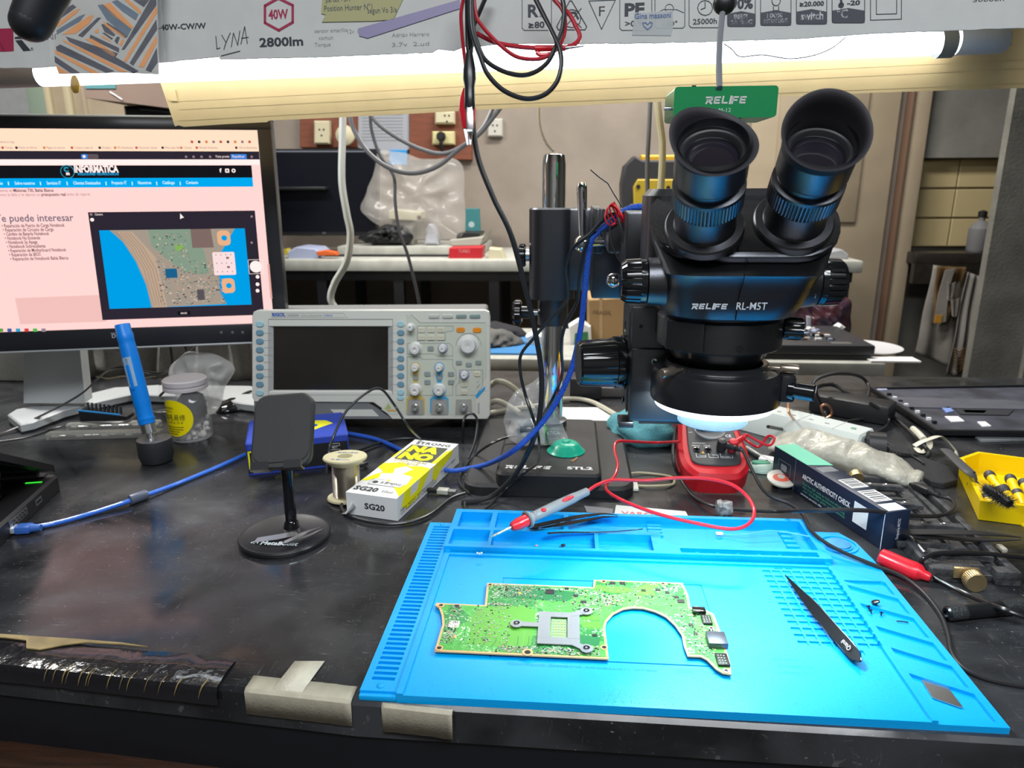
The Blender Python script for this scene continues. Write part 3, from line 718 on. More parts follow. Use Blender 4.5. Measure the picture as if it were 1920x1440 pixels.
# --- base
bx0, bx1, by0, by1 = -.126, .082, .787, 1.045; HB = Y(900, 906, .790).z-TZ; DK = Y(1040, 887, .790).z-TZ
TOPB = mat('textured_black_base', (.016, .016, .018), .5, bump=.3, bscale=700)
mb = MB(T((0, 0, TZ))); mb.rrect(bx0, by0, bx1, by1, .022, .0006, HB, TOPB, bev=.004); mb.build('base_plate', ms)
mb = MB(T((0, 0, TZ))); mb.rrect(Y(929, 900, .79).x, .7862, Y(1128, 905, .79).x, 1.0, .010, .001, DK, TOPB, bev=.003)
pl_ = Plane((0, 0, TZ+DK), (1, 0, 0), (0, 1, 0))
def RELIFE(mb, x, y, h, m, M, z=0):          # blocky italic lettering drawn as strokes
    w = h*.98; g = h*1.12; t = h*.24; sh = lambda p: [(x+a+.18*b, y+b) for a, b in p]
    def st(i, pts, tt=t): mb.line(sh([(i*g*1.0+a*w*.8, b*h) for a, b in pts]), tt, m, M, z)
    st(0, [(-.15, .88), (.95, .88), (.95, .5), (.1, .5)]); st(0, [(.3, .5), (1, .05)], t*1.2); st(0, [(.05, .05), (.28, .45)], t)
    st(1, [(1, .88), (.1, .88), (.1, .12), (1, .12)]); st(1, [(.1, .5), (.9, .5)])
    st(2, [(.1, 1), (.1, .12), (1, .12)]); st(3, [(.1, 1), (.1, 0)], t*1.2)
    k = g*-.72
    def s2(i, pts): mb.line(sh([(i*g+k+a*w*.8, b*h) for a, b in pts]), t, m, M, z)
    s2(4, [(1, .88), (.1, .88), (.1, 0)]); s2(4, [(.1, .48), (.85, .48)])
    s2(5, [(1, .88), (.1, .88), (.1, .12), (1, .12)]); s2(5, [(.1, .5), (.9, .5)])
a = pl_.uv(948, 878); RELIFE(mb, a[0], a[1]-.0, .0095, WINK, T((0, 0, DK+.0003)), 0)
a = pl_.uv(1063, 880); mb.text('STL2', a[0], a[1], .0085, WINK, T((0, 0, DK+.0003)), w=.031, bold=.03)
mb.build('raised_deck', ms)
# --- pole, sleeve, knobs
P0 = V((-.0215, .955, 0)); pr_ = .0152
zt = Y(1040, 289, P0.y).z
mb = MB(T((P0.x, P0.y, 0))); mb.lathe([(pr_, TZ+.03), (pr_, zt-.012), (pr_-.0015, zt-.001), (pr_-.003, zt), (0, zt)], CHR, seg=48)
mb.lathe([(.021, TZ+.035), (.021, TZ+.044), (.0155, TZ+.046)], BLKM, seg=32); mb.build('pole', ms)
zs0, zs1 = Y(1040, 563, P0.y-.03).z, Y(1040, 390, P0.y-.03).z
mb = MB(T((P0.x, P0.y, 0))); mb.prism([(x+.0, y) for x, y in rr(-.0315, -.033, .029, .033, .02, 8)], zs0, zs1, BLKM, bev=.002)
mb.build('boom_sleeve', ms)
zl = Y(1040, 613, P0.y-.022).z
mb = MB(T((P0.x, P0.y, 0))); mb.lathe([(.0205, zl), (.0205, zs0+.001)], BLKM, seg=40); mb.build('stop_collar', ms)
def starknob(z, side_y, r=.0165):
    mb = MB(M4((P0.x-.02, P0.y-.003+side_y, z), (0, 1, 0), (0, 0, 1), (-1, 0, 0)))
    mb.lathe([(.004, 0), (.004, .014)], STL, seg=12); mb.lathe([(.0085, .012), (.0085, .024)], BLKG, seg=20)
    mb.lathe([(r*.8, .022), (r, .024), (r, .031), (r*.8, .034), (0, .034)], BLKG, seg=36, fn=lambda j, an, p: (p[0]*(1+.13*math.cos(6*an)), p[1]*(1+.13*math.cos(6*an)), p[2]))
    return mb.build('clamp_knob', ms)
starknob(Y(990, 585, P0.y).z, 0)
z = Y(990, 478, P0.y).z
mb = MB(M4((P0.x-.03, P0.y-.006, z), (0, 1, 0), (0, 0, 1), (-1, 0, 0))); mb.lathe([(.008, 0), (.008, .006)], STL, seg=20); mb.lathe([(.013, .006), (.015, .008), (.015, .014), (.012, .016), (0, .016)], BLKG, seg=36, ribs=12, ribd=.0012, ribz=(.007, .015)); mb.build('clamp_knob', ms)
# --- horizontal boom, clamp block and black slide
a = Y(1086, 395, .93); b = Y(1112, 540, .93)
mb = MB(); mb.bb((P0.x+.02, .925, Y(1100, 545, .925).z), (Y(1120, 460, .925).x, .985, zs1-.001), BLKM, bev=.003); mb.build('boom_arm', ms)
x0 = Y(1110, 500, .80).x; x1 = Y(1166, 500, .80).x
mb = MB(); mb.bb((x0, .80, Y(1140, 560, .80).z), (x1, .93, Y(1140, 452, .80).z), BLKM, bev=.002); mb.build('boom_block', ms)
x0 = Y(1113, 420, .79).x; x1 = Y(1132, 420, .79).x
mb = MB(); mb.bb((x0, .79, Y(1120, 476, .79).z), (x1, .93, Y(1120, 391, .79).z), BLKM, bev=.0015)
for k_ in range(3): mb.bb((x0+.0015+.004*k_, .7885, Y(1120, 474, .79).z), (x0+.0035+.004*k_, .791, Y(1120, 392, .79).z), GRAYED)
mb.bb((x1, .80, Y(1150, 468, .8).z), (x1+.012, .9, Y(1150, 398, .8).z), BLKM, bev=.001); mb.build('clamp_plate', ms)
x0 = Y(1140, 420, .72).x; x1 = Y(1196, 420, .72).x
mb = MB(); mb.bb((x0, .72, Y(1160, 476, .72).z), (x1, .83, Y(1160, 396, .72).z), BLKM, bev=.004); mb.bb((x1-.006, .70, Y(1160, 500, .71).z), (x1+.03, .76, Y(1160, 384, .71).z), BLKM, bev=.002)
mb.cyl((x0+.024, .7185, Y(1170, 432, .72).z), (x0+.024, .7215, Y(1170, 432, .72).z), .0018, BLKG); mb.build('joint_housing', ms)
# lever with ball
B0 = Y(1093, 457, .77); B1 = Y(1091, 345, .77)
mb = MB(); mb.sphere(B0, .0096, CHR, seg=28)
mb.lathe([(.0035, 0), (.0042, .01), (.0055, (B1-B0).length-.008), (.0055, (B1-B0).length-.003), (.004, (B1-B0).length+.001), (0, (B1-B0).length+.0025)], CHR, MZ(B0, B1-B0), seg=24)
mb.cyl(B0, B0+V((.024, .02, 0)), .0045, CHR); mb.build('locking_lever', ms)
# chrome rod down to the focus rack
RX0 = Y(1206, 570, .665); zr0 = Y(1206, 600, .665).z
mb = MB(T((RX0.x, RX0.y, 0))); mb.lathe([(.0105, zr0-.02), (.0105, Y(1206, 395, .665).z)], CHR, seg=36); mb.build('chrome_rod', ms)
mb = MB(); q = Y(1150, 525, .70); mb.sphere(q, .0072, CHR, seg=20); mb.cyl(q, q+V((.03, 0, 0)), .004, CHR); mb.build('locking_ball', ms)
mb = MB(); mb.bb((RX0.x-.02, RX0.y-.016, Y(1200, 500, .665).z), (RX0.x+.03, .76, Y(1200, 395, .665).z), BLKM, bev=.003); mb.build('rod_clamp', ms)
# --- focus rack
gx0 = Y(1181, 690, .60).x; gy0 = .60; gz1 = Y(1190, 582, .60).z; gz0 = Y(1190, 790, .60).z
mb = MB(); mb.bb((gx0, gy0+.012, gz0+.004), (gx0+.05, gy0+.085, gz1), GRAYED, bev=.0015)
mb.prism([(gy0+.014, gz0+.004), (gy0+.08, gz0+.004+.03), (gy0+.08, gz1-.004), (gy0+.014, gz1-.004)], gx0-.001, gx0, GRAYED, Matrix(((0, 0, 1, 0), (1, 0, 0, 0), (0, 1, 0, 0), (0, 0, 0, 1))))
for dz, dy in ((.02, .045), (.018, .038)):
    pass
for zz in (Y(1170, 612, .65).z, Y(1165, 750, .65).z):
    k = M4((gx0-.001, gy0+.05, zz), (0, 1, 0), (0, 0, 1), (-1, 0, 0)); mb.lathe([(.0052, 0), (.0052, .0004), (.0035, .0004), (.0035, -.001)], BLKG, k, seg=16, cap=False)
mb.build('rack_housing', ms)
mb = MB(); mb.bb((gx0+.0005, gy0, gz0), (gx0+.058, gy0+.013, gz1+.003), BLKM, bev=.001)
mb.bb((gx0+.001, gy0-.0035, gz0+.002), (gx0+.05, gy0, Y(1190, 652, .6).z), BLKM, bev=.002)
q = V((Y(1228, 678, .5965).x, gy0-.0036, Y(1228, 678, .5965).z)); mb.lathe([(.0032, 0), (.0032, .0006), (.002, .0008), (.0012, .0002), (0, .0002)], STL, M4(q, (1, 0, 0), (0, 0, 1), (0, -1, 0)), seg=18)
for (px, py) in ((1202, 612), (1238, 636)):
    q = Y(px, py, gy0); mb.disc(q.x, q.z, .0017, -.0003, .0001, BLKG, Matrix(((1, 0, 0, 0), (0, 0, -1, gy0), (0, 1, 0, 0), (0, 0, 0, 1))), 14)
mb.bb((gx0-.008, gy0-.002, gz0-.006), (gx0+.005, gy0+.02, gz0), BLKM, bev=.001); mb.bb((gx0+.01, gy0+.003, gz0-.003), (gx0+.05, gy0+.06, gz0), BLKM)
mb.build('slide_plate', ms)
ko = V((gx0, gy0+.032, Y(1178, 679, gy0+.032).z)); kd = V((-1, -.16, 0)).normalized()
KB = mat('ribbed_gloss_knob', (.007, .008, .010), .16, spec=.9)
mb = MB(MZ(ko, kd, (0, 0, 1)))
mb.lathe([(.0245, 0), (.0245, .004), (.0215, .0045), (.0215, .006), (.0238, .0065), (.0238, .012), (.0225, .0125), (.0205, .043), (.019, .0448), (.0178, .045)], KB, seg=96, cap=False, fn=lambda j, an, p: (p[0]*(1-.03*(math.cos(12*an) > .93))*1, p[1]*(1-.03*(math.cos(12*an) > .93)), p[2]) if 6 <= j <= 7 else p)
mb.lathe([(.0178, .0450), (.0175, .0448), (0, .0448)], mat('grey_cap', (.075, .07, .068), .6), seg=48); mb.build('focus_knob', ms)
# the same knob on the far side of the rack is hidden by the head
# --- mount ring and lower optics
mb = MB(MA)
rm = .0478
mb.lathe([(.042, zf(668, rm)), (rm-.001, zf(668, rm)), (rm, zf(666, rm)), (rm, zf(612, rm)), (rm-.0015, zf(608, rm)), (.0455, zf(606, rm)), (.0455, zf(600, .0455)), (.03, zf(600, .0455))], BLKM, seg=72)
mb.build('mount_ring', ms)
mb = MB(); mb.bb((gx0+.035, AX.y-.02, zf(664, rm)), (AX.x-.03, gy0+.03, zf(612, rm)), BLKM, bev=.002); 
mb.prism([(gx0+.02, AX.y-.032), (gx0+.042, AX.y-.045), (AX.x-.02, AX.y-.046), (AX.x-.02, AX.y), (gx0+.02, gy0+.02)], zf(664, rm), zf(606, rm), BLKM, bev=.0015)
q = Y(1238, 637, AX.y-.035)
mb.build('ring_bracket', ms)
mb = MB(MZ((AX.x+rm-.002, AX.y-.012, zf(632, rm)), (1, -.12, 0), (0, 0, 1))); mb.lathe([(.0075, 0), (.009, .004), (.009, .012), (.008, .014), (0, .014)], KB, seg=48, ribs=12, ribd=.0012, ribz=(.003, .0125)); mb.build('mount_screw', ms)
mb = MB(MA)
mb.lathe([(.0415, zf(667, rm)), (.0395, zf(672, .0395)), (.031, zf(697, .031)), (.030, zf(702, .030)), (.030, zf(716, .030))], BLKL, seg=64, cap=False)
mb.build('objective_housing', ms)
q = Y(1387, 654, AX.y-rm); mb = MB(M4((q.x, AX.y-math.sqrt(rm**2-(q.x-AX.x)**2)-.0001, q.z), (1, 0, 0), (0, 0, 1), (0, -1, 0))); mb.lathe([(.0028, 0), (.0028, .0004), (.0019, .0004), (.0019, -.001), (0, -.001)], KB, seg=20); mb.build('set_screw', ms)
# ring light
rl = .0508; zb_ = zf(783, rl); zt_ = zf(716, rl)
mb = MB(MA)
mb.lathe([(.0475, zb_), (.0505, zb_+.001), (rl, zb_+.004), (rl, zt_-.006), (.0485, zt_-.001), (.0455, zt_), (.0405, zt_+.0008), (.0398, zt_+.002), (.0398, zf(699, .0398)), (.0385, zf(697, .0398)), (.0368, zf(697, .0398)), (.0355, zf(699, .0398)), (.0355, zt_-.004), (.029, zt_-.004), (.029, zb_+.006)], BLKL, seg=72, cap=False)
mb.build('ring_light_body', ms)
LED = emis('led_ring_glow', (.80, .95, 1), 125)
mb = MB(MA); zg = zf(790, .047); mb.lathe([(.0476, zb_+.0005), (.0468, zg), (.0300, zg), (.0295, zb_+.004)], emis('diffuser_glow', (.85, .93, 1), 3), seg=64, cap=False)
mb.lathe([(.0466, zg-.0001), (.0315, zg-.0001)], LED, seg=64, cap=False)
mb.build('led_diffuser', ms)
mb = MB(MA); GL = mat('frosted_glass_ring', (.022, .034, .042), .3, noise_amt=.2, nscale=500, spec=.8)
mb.lathe([(.0278, zb_+.003), (.0278, zf(811, .0278)+.001), (.0265, zf(811, .0278)), (.0235, zf(811, .0278)), (.0235, zb_-.008)], GL, seg=56, cap=False)
mb.lathe([(.0235, zb_-.008), (0, zb_-.0095)], mat('lens_glass', (.02, .03, .05), .03, spec=1, coat=.5), seg=40); mb.build('barlow_lens', ms)
for ang, ln in ((218, .02), (-18, .022), (90, .02)):
    d_ = V((math.cos(math.radians(ang)), math.sin(math.radians(ang)), 0)); p_ = V((AX.x, AX.y, (zf(699, .0398)+zt_)/2))+d_*.036
    mb = MB(MZ(p_, d_, (0, 0, 1))); mb.lathe([(.0018, 0), (.0018, .012), (.0034, .012), (.0038, .013), (.0038, .012+ln*.55), (.0032, .0135+ln*.55), (0, .0135+ln*.55)], mat('nickel_screw', (.5, .42, .34), .3, .9), seg=24); mb.build('thumb_screw', ms)
a_ = V((AX.x+rl-.004, AX.y-.018, (zb_+zt_)/2-.001))
mb = MB(); mb.box((a_.x+.004, a_.y+.004, a_.z+.002), (.012, .02, .022), BLKL, bev=.003)
mb.M = MZ(a_+V((.006, 0, .001)), (1, -.45, -.05), (0, 0, 1)); mb.lathe([(.0085, 0), (.0085, .004)], BLKG, seg=24); mb.lathe([(.0066, .004), (.0066, .018), (.0058, .0192), (0, .0192)], KB, seg=36, ribs=18, ribd=.0005, ribz=(.004, .017)); mb.bb((.0005, -.0008, .0190), (.0055, .0008, .0195), WINK); mb.build('dimmer_knob', ms)
mb = MB(); mb.tube([Y(1422, 686, AX.y+.01), Y(1450, 696, AX.y+.005), Y(1485, 711, AX.y)], .0018, BLKG, seg=6, flat=.001); mb.build('spring_arm', ms)
# --- head
Fm = D(1385, 480, .497); Bm = D(1398, 352, .534)
def ring(cx, cy, hw, hf, hb, r, z, zs=0, n=6):
    out = []
    for x, y in rr(-hw, -hf, hw, hb, r, n): out.append((cx+x, cy+y, z+zs*(y)))
    return out
def loft(mb, rings, m, cap0=True, cap1=True, M=None):
    n = len(rings[0]); vs = [p for r_ in rings for p in r_]; fs = []
    for j in range(len(rings)-1):
        for i in range(n): k = (i+1) % n; fs.append([j*n+i, j*n+k, (j+1)*n+k, (j+1)*n+i])
    if cap0: fs.append(list(range(n))[::-1])
    if cap1: fs.append([(len(rings)-1)*n+i for i in range(n)])
    mb.add(vs, fs, m, M)
hd = MB(); cx = AX.x; cy = AX.y
zF = Fm.z; yF = Fm.y; zB = Bm.z; yBk = Bm.y
sl = (zB-zF)/(yBk-yF)
r45 = lambda: 0
R = []
R.append(ring(cx, cy, .0450, .0500, .046, .034, zf(603, .050)))
R.append(ring(cx+.001, cy, .0468, .0530, .048, .030, zf(599, .053)))
R.append(ring(cx+.003, cy, .0500, .0560, .050, .026, zf(572, .056)))
R.append(ring(cx+.004, cy, .0515, .0590, .052, .024, zf(545, .059)))
R.append(ring(cx+.005, cy, .0530, .0615, .055, .022, zf(524, .0615)))
R.append(ring(cx+.005, cy, .0550, .0640, .056, .022, zf(518, .064)))
# tilted rings following the sloping top
def tring(hw, r, ins, down, yback=None):
    yf = yF+ins*.7; yb_ = (yBk if yback is None else yback)-ins*.4; L_ = math.hypot(yb_-yf, sl*(yb_-yf)); out = []
    u = V((0, yb_-yf, sl*(yb_-yf))).normalized(); nrm = V((0, -u.z, u.y))
    o = V((cx+.008, yf, zF+sl*(yf-yF)))-nrm*down
    for x, y in rr(-hw, 0, hw, L_, r, 6): 
        p = o+V((1, 0, 0))*x+u*y; out.append(tuple(p))
    return out
R.append(tring(.0665, .034, 0, .0075)); R.append(tring(.0675, .034, -.001, .004)); R.append(tring(.067, .034, 0, .0008)); R.append(tring(.0655, .033, .0015, 0))
loft(hd, R, BLKM)
# back hump behind the sloping face
hd.prism([(x, y) for x, y in rr(cx-.060, yBk-.012, cx+.072, cy+.055, .014, 5)], zf(560, 0), zB-.0005, BLKM, bev=.005)
u45 = V((0, yBk-yF, zB-zF)).normalized(); n45 = V((0, -u45.z, u45.y))
MF = M4(Fm+n45*.0002, (1, 0, 0), u45, n45)
FACE = mat('grained_face_plate', (.018, .018, .02), .55, bump=.9, bscale=1400)
Lf = (Bm-Fm).length
hd.rrect(-.060, .004, .075, Lf-.003, .028, 0, .0008, FACE, MF)
hd.bb((-.0003, .003, .0008), (.0003, Lf-.003, .0011), BLKG, MF)
hd.tube([(cx+.0065, yF-.0002, zF-.0035), (cx+.004, yF+.004, zF-.010), (cx+.001, cy-.0645, zf(519, .064)), (cx, cy-.0575, zf(560, .057)), (cx, cy-.0537, zf(599, .053))], .0004, BLKG, seg=5)
yq = cy-.0482
# badge lettering on the lower front
pf = Plane((cx, cy-.0558, zf(580, .0555)), (1, 0, 0), (0, -.27, 1)); a = pf.uv(1297, 579); b2 = pf.uv(1363, 579)
RELIFE(hd, a[0], a[1], (b2[0]-a[0])/5.8, WINK, pf.M, .0004)
a = pf.uv(1380, 580); b2 = pf.uv(1437, 580); hd.text('RL-M5T', a[0], a[1], .0058, WINK, pf.M, w=b2[0]-a[0], z=.0004, bold=.008)
hd.build('head_body', ms, ang=40)
# zoom knobs
zc_ = Y(1370, 528, AX.y-.02).z; ky = AX.y-.020
for sgn, px0, rr_ in ((-1, 1163, .0168), (1, 1580, .0175)):
    xe = Y(px0, 528, ky).x; xi = cx+.004+sgn*.045
    Ltot = abs(xe-xi)
    mb = MB(MZ((xi, ky, zc_), (sgn, 0, 0), (0, 0, 1)))
    mb.lathe([(.021, -.012), (.020, 0), (.0182, .010), (.0175, Ltot-.020)], BLKM, seg=48); mb.build('zoom_housing', ms)
    mb = MB(MZ((xi, ky, zc_), (sgn, 0, 0), (0, 0, 1)))
    mb.lathe([(rr_-.0005, Ltot-.0195), (rr_, Ltot-.019), (rr_, Ltot-.0148), (rr_+.0004, Ltot-.0146), (rr_-.0002, Ltot-.004), (rr_-.003, Ltot-.0005), (rr_-.005, Ltot), (0, Ltot-.0008)], KB, seg=120, fn=lambda j, an, p: (p[0]*(1-.045*(math.cos(24*an) > .5)), p[1]*(1-.045*(math.cos(24*an) > .5)), p[2]) if 3 <= j <= 5 else p)
    kb = mb.build('zoom_knob', ms)
    if sgn > 0:
        t_ = MB()
        for st, py in (('-0.7', 508), ('-5', 556)):
            q = Y(1537, py, ky-.0172); dz = q.z-zc_; dy = -math.sqrt(max(1e-6, (.0179)**2-dz**2)); nrm = V((0, dy, dz)).normalized()
            Mx = M4((Y(1526 if py < 530 else 1522, py, ky-.0172).x, ky+dy, zc_+dz), (1, 0, 0), nrm.cross(V((1, 0, 0))), nrm); t_.text(st, 0, -.0015, .0034, WINK, Mx, z=.0003)
        t_.build('magnification_marks', kb)
# eyepieces
LENS = mat('eyepiece_glass', (.012, .01, .016), .02, spec=1, coat=1)
RIM = mat('satin_lens_rim', (.10, .105, .115), .3, .7)
for (bx, by, bd, tx, ty, wing, which) in ((1318, 450, .513, 1335, 294, 150, 0), (1478, 440, .516, 1533, 292, 80, 1)):
    B = D(bx, by, bd); Tt = D(tx, ty, .513-.87*.076 if which == 0 else .516-.87*.076); ax = (Tt-B).normalized()
    M = MZ(B, ax, (1, 0, 0)); L0 = (Tt-B).length
    ep = MB(M)
    ep.lathe([(.0275, .010), (.0275, .0155), (.0265, .0168), (.0215, .0172), (.021, .018), (.021, .0375), (.0235, .039), (.0237, .040)], BLKM, seg=64, cap=False)
    ep.lathe([(.0238, .040), (.0238, .0535)], BLKM, seg=180, cap=False, fn=lambda j, an, p: (p[0]*(1-.025*(math.cos(60*an) > 0)), p[1]*(1-.025*(math.cos(60*an) > 0)), p[2]))
    ep.lathe([(.0238, .0535), (.0236, .056), (.0205, .057), (.0205, .0625), (.0226, .063), (.0232, .0645), (.0232, L0+.010), (.0215, L0+.012), (.0205, L0+.004), (.0185, L0+.002)], BLKM, seg=64, cap=False)
    e_ = ep.build('eyepiece', ms)
    ln = MB(M); ln.lathe([(.0195, L0+.0035), (.0180, L0+.0045), (.0168, L0+.002), (.0166, L0-.001)], RIM, seg=48, cap=False)
    ln.lathe([(.0166, L0-.001)]+[(.0166*math.cos(a_*math.pi/16), L0-.001+.0035*math.sin(a_*math.pi/16)) for a_ in range(1, 8)]+[(0, L0+.0025)], LENS, seg=40)
    ln.lathe([(.0205, L0+.004), (.0195, L0+.0035)], BLK, seg=48, cap=False); ln.build('lens', e_)
    w0 = math.radians(wing)
    def cupf(j, an, p, w0=w0, L0=L0, which=which):
        rr_, t = math.hypot(p[0], p[1]), p[2]        # t: 0..1 outwards, 1..2 back down inside
        k = ((1+math.cos(an-w0))/2)**1.3; hr = (.0030+.0130*k*k) if which == 0 else (.0075+.0165*k)
        s = t if t <= 1 else 2-t
        R_ = .0236+(.0036-.0014*k*which)*s**1.5 - (0 if t <= 1 else .0026*(1 if s < .97 else .5))
        if 1 < t and s < .25: R_ = .0205
        z = L0+.006+hr*s if t <= 1 else L0+.004+(hr+.002)*s
        return (R_*math.cos(an), R_*math.sin(an), z)
    cu = MB(M); cu.lathe([(1, t) for t in (0, .15, .35, .55, .75, .9, .97, 1.0, 1.03, 1.12, 1.3, 1.5, 1.7, 1.85, 2.0)], BLKR, seg=64, cap=False, fn=cupf); cu.build('eyecup', e_, ang=60)
# --- green camera on the third tube
GRN = mat('green_anodised', (.015, .27, .09), .32, .25, bump=.1, bscale=2500)
gp = Plane(D(1262, 222, .60), (math.cos(.02), math.sin(.02), 0), (0, 0, 1)); a = gp.uv(1455, 222)[0]; hgt = gp.uv(1350, 164)[1]
mb = MB(gp.M); mb.prism(rr(0, 0, a, hgt+.001, .003), -.052, 0, GRN, bev=.0)
RELIFE(mb, gp.uv(1323, 196)[0], gp.uv(1323, 195)[1], (gp.uv(1399, 190)[0]-gp.uv(1323, 190)[0])/5.8, mat('silver_print', (.55, .58, .56), .4), Matrix.Identity(4), .0003)
q = gp.uv(1347, 210); q2 = gp.uv(1370, 210); mb.text('M-12', q[0], q[1], .0032, mat('silver_print', 0), w=q2[0]-q[0], z=.0003)
cb_ = mb.build('camera_box', ms)
mb = MB(gp.M); q = gp.uv(1305, 164)[0]; mb.cyl((q, hgt, -.01), (q, hgt+.003, -.01), .002, DSTL); q = gp.uv(1390, 164)[0]; mb.cyl((q, hgt, -.01), (q, hgt+.0012, -.01), .002, DSTL); mb.cyl((0, gp.uv(1255, 200)[1], -.015), (-.006, gp.uv(1255, 200)[1], -.015), .0016, STL); mb.build('screw', cb_)
pc_ = gp.M @ V((a*.55, 0, -.026))
mb = MB(T((pc_.x, pc_.y, 0))); mb.lathe([(.018, zB-.004), (.018, pc_.z-.02), (.0155, pc_.z-.018), (.0155, pc_.z+.001)], BLKM, seg=40); mb.build('camera_tube', ms)
# ================================================================== oscilloscope
oc = Z(695, 790, .018); hx = V((math.cos(yaw), math.sin(yaw), 0)); tilt = math.radians(4)
back = V((-hx.y, hx.x, 0)); up_ = (V((0, 0, 1))*math.cos(tilt)+back*math.sin(tilt))
OP = Plane(oc, hx, up_)
def cu_(X, Yc): return OP.uv(460+X/4, 560+Yc/4)
os_ = thing('oscilloscope', 'white bench oscilloscope with dark blank screen and rows of blue keys', 'oscilloscope', (oc.x, oc.y+.06, TZ))
OW = mat('oscilloscope_white', 'cfd0c8', .42); OG = mat('panel_pale_green', 'c2c7ba', .5); OSH = mat('oscilloscope_grey', '77797a', .45)
x0, y1 = cu_(50, 88); x1, y0 = cu_(1832, 905)
mb = MB(OP.M); mb.rrect(x0+.004, y0+.006, x1-.004, y1-.004, .006, -.13, -.012, OSH)
mb.prism([cu_(*p) for p in ((60, 770), (900, 770), (1100, 905), (480, 905), (60, 860))], -.05, -.003, OSH)
mb.prism([cu_(*p) for p in ((635, 835), (950, 835), (1000, 885), (690, 885))], -.003, -.0022, OW)
for xx in (x0+.05, x1-.05): mb.box((xx, y0-.004, -.045), (.03, .018, .03), BLK, bev=.002)
mb.build('rear_case', os_)
mb = MB(OP.M)
o_ = [cu_(*p) for p in ((90, 88), (1800, 88), (1826, 100), (1834, 140), (1834, 870), (1815, 905), (1100, 905), (1030, 830), (960, 780), (70, 775), (50, 740), (50, 130), (62, 98))]
s_ = [cu_(*p) for p in ((205, 210), (1068, 210), (1068, 688), (205, 688))]; sb = [cu_(*p) for p in ((172, 152), (1108, 152), (1108, 152), (172, 152))]
# front bezel made of four bars round the sunk display
def seg_(p): mb.prism([cu_(*q) for q in p], -.014, 0, OW, bev=.0012)
seg_(((90, 86), (1800, 86), (1828, 100), (1836, 140), (1836, 210), (172, 210), (50, 210), (50, 130), (62, 98)))
seg_(((50, 205), (180, 205), (180, 700), (50, 700)))
seg_(((1100, 205), (1836, 205), (1836, 700), (1100, 700)))
seg_(((50, 695), (1836, 695), (1836, 870), (1815, 905), (1100, 905), (1030, 830), (960, 780), (70, 775), (50, 740)))
mb.build('front_bezel', os_)
mb = MB(OP.M)
a = [cu_(172, 152), cu_(1108, 152), cu_(1108, 720), cu_(172, 720)]; b = [cu_(205, 210), cu_(1068, 210), cu_(1068, 688), cu_(205, 688)]
vs = [(p[0], p[1], .0006) for p in a]+[(p[0], p[1], -.004) for p in b]
mb.add(vs, [[0, 4, 5, 1], [1, 5, 6, 2], [2, 6, 7, 3], [3, 7, 4, 0]], mat('bezel_slope_grey', 'a9aaa8', .4))  # sloping sides in one even grey, darker than the bezel
mb.build('display_frame', os_)
mb = MB(OP.M); mb.prism([(p[0], p[1]) for p in b], -.0085, -.004, mat('dark_lcd', (.022, .02, .017), .16, spec=.6, noise_amt=.2, nscale=12)); mb.build('display', os_)
def shape(pts, z, m, mb_): mb_.prism([cu_(*p) for p in pts], -.001, z, m)
pn = MB(OP.M)
shape(((1212, 180), (1200, 118), (1260, 130), (1330, 185), (1812, 185), (1812, 590), (1730, 700), (1730, 885), (1560, 885), (1540, 870), (1080, 870), (1020, 830), (1080, 770), (1200, 770)), .0003, OG, pn)
G_ = mat('panel_outline_grey', '6b7478', .5)
def ol(pts, w_=.0005, m_=G_): pn.line([cu_(*p) for p in pts], w_, m_, z=.0006)
ol(((1215, 335), (1530, 335), (1555, 360), (1555, 430), (1440, 430), (1420, 415), (1215, 415), (1215, 335)))
ol(((1215, 435), (1310, 435), (1330, 455), (1555, 455), (1555, 510), (1580, 540), (1580, 600), (1555, 640), (1555, 725), (1215, 725), (1215, 435)))
ol(((1290, 205), (1560, 205), (1560, 240), (1500, 250), (1500, 315), (1290, 315), (1290, 205)))
ol(((1605, 535), (1780, 535), (1780, 650), (1730, 725), (1580, 725), (1580, 650), (1605, 630), (1605, 535)))
ol(((1240, 115), (1310, 180), (1800, 180)))
ol([(1580+190*.5-95*math.cos(math.pi*i/12), 355-95*math.sin(math.pi*i/12)) for i in range(13)])
for i in range(15): an = math.pi*(.12+.76*i/14); pn.disc(*cu_(1675-82*math.cos(an), 335-78*math.sin(an)), .0004, 0, .0007, G_, n=6)
yel = mat('channel_yellow', 'c9b25a', .5); blu = mat('channel_blue', '4aa3cf', .5)
for cx_, m_ in ((1277, yel), (1455, blu)):
    pn.disc(*cu_(cx_, 515), .0078, 0, .0007, m_); pn.disc(*cu_(cx_, 685), .0105, 0, .0007, m_)
    shape(((cx_-20, 540), (cx_+20, 540), (cx_+26, 590), (cx_+10, 650), (cx_-10, 650), (cx_-26, 590)), .0007, m_, pn)
    shape(((cx_-45, 730), (cx_+45, 730), (cx_+70, 750), (cx_+70, 860), (cx_-70, 860), (cx_-70, 750)), .0007, m_, pn)
for (x, y) in ((1482, 372), (1643, 572), ): pn.disc(*cu_(x, y), .0076, 0, .0007, mat('violet_ring', '6f78b5', .5))
shape(((1725, 725), (1798, 655), (1798, 680), (1735, 750)), .0008, mat('badge_blue', '2f9ad6', .4), pn)
pn.prism([cu_(*p) for p in ((1045, 830), (1073, 785), (1098, 825))], 0, .0006, mat('warning_yellow_green', 'a5b070', .5)); shape(((1062, 833), (1135, 833), (1135, 843), (1062, 843)), .0006, mat('warning_amber', 'cf9a3c', .5), pn)
x, y = cu_(203, 132); pn.text('RIGOL', x, y, .0052, mat('logo_blue', '2c5fb5', .4), w=cu_(302, 132)[0]-x, z=.0006, bold=.04)
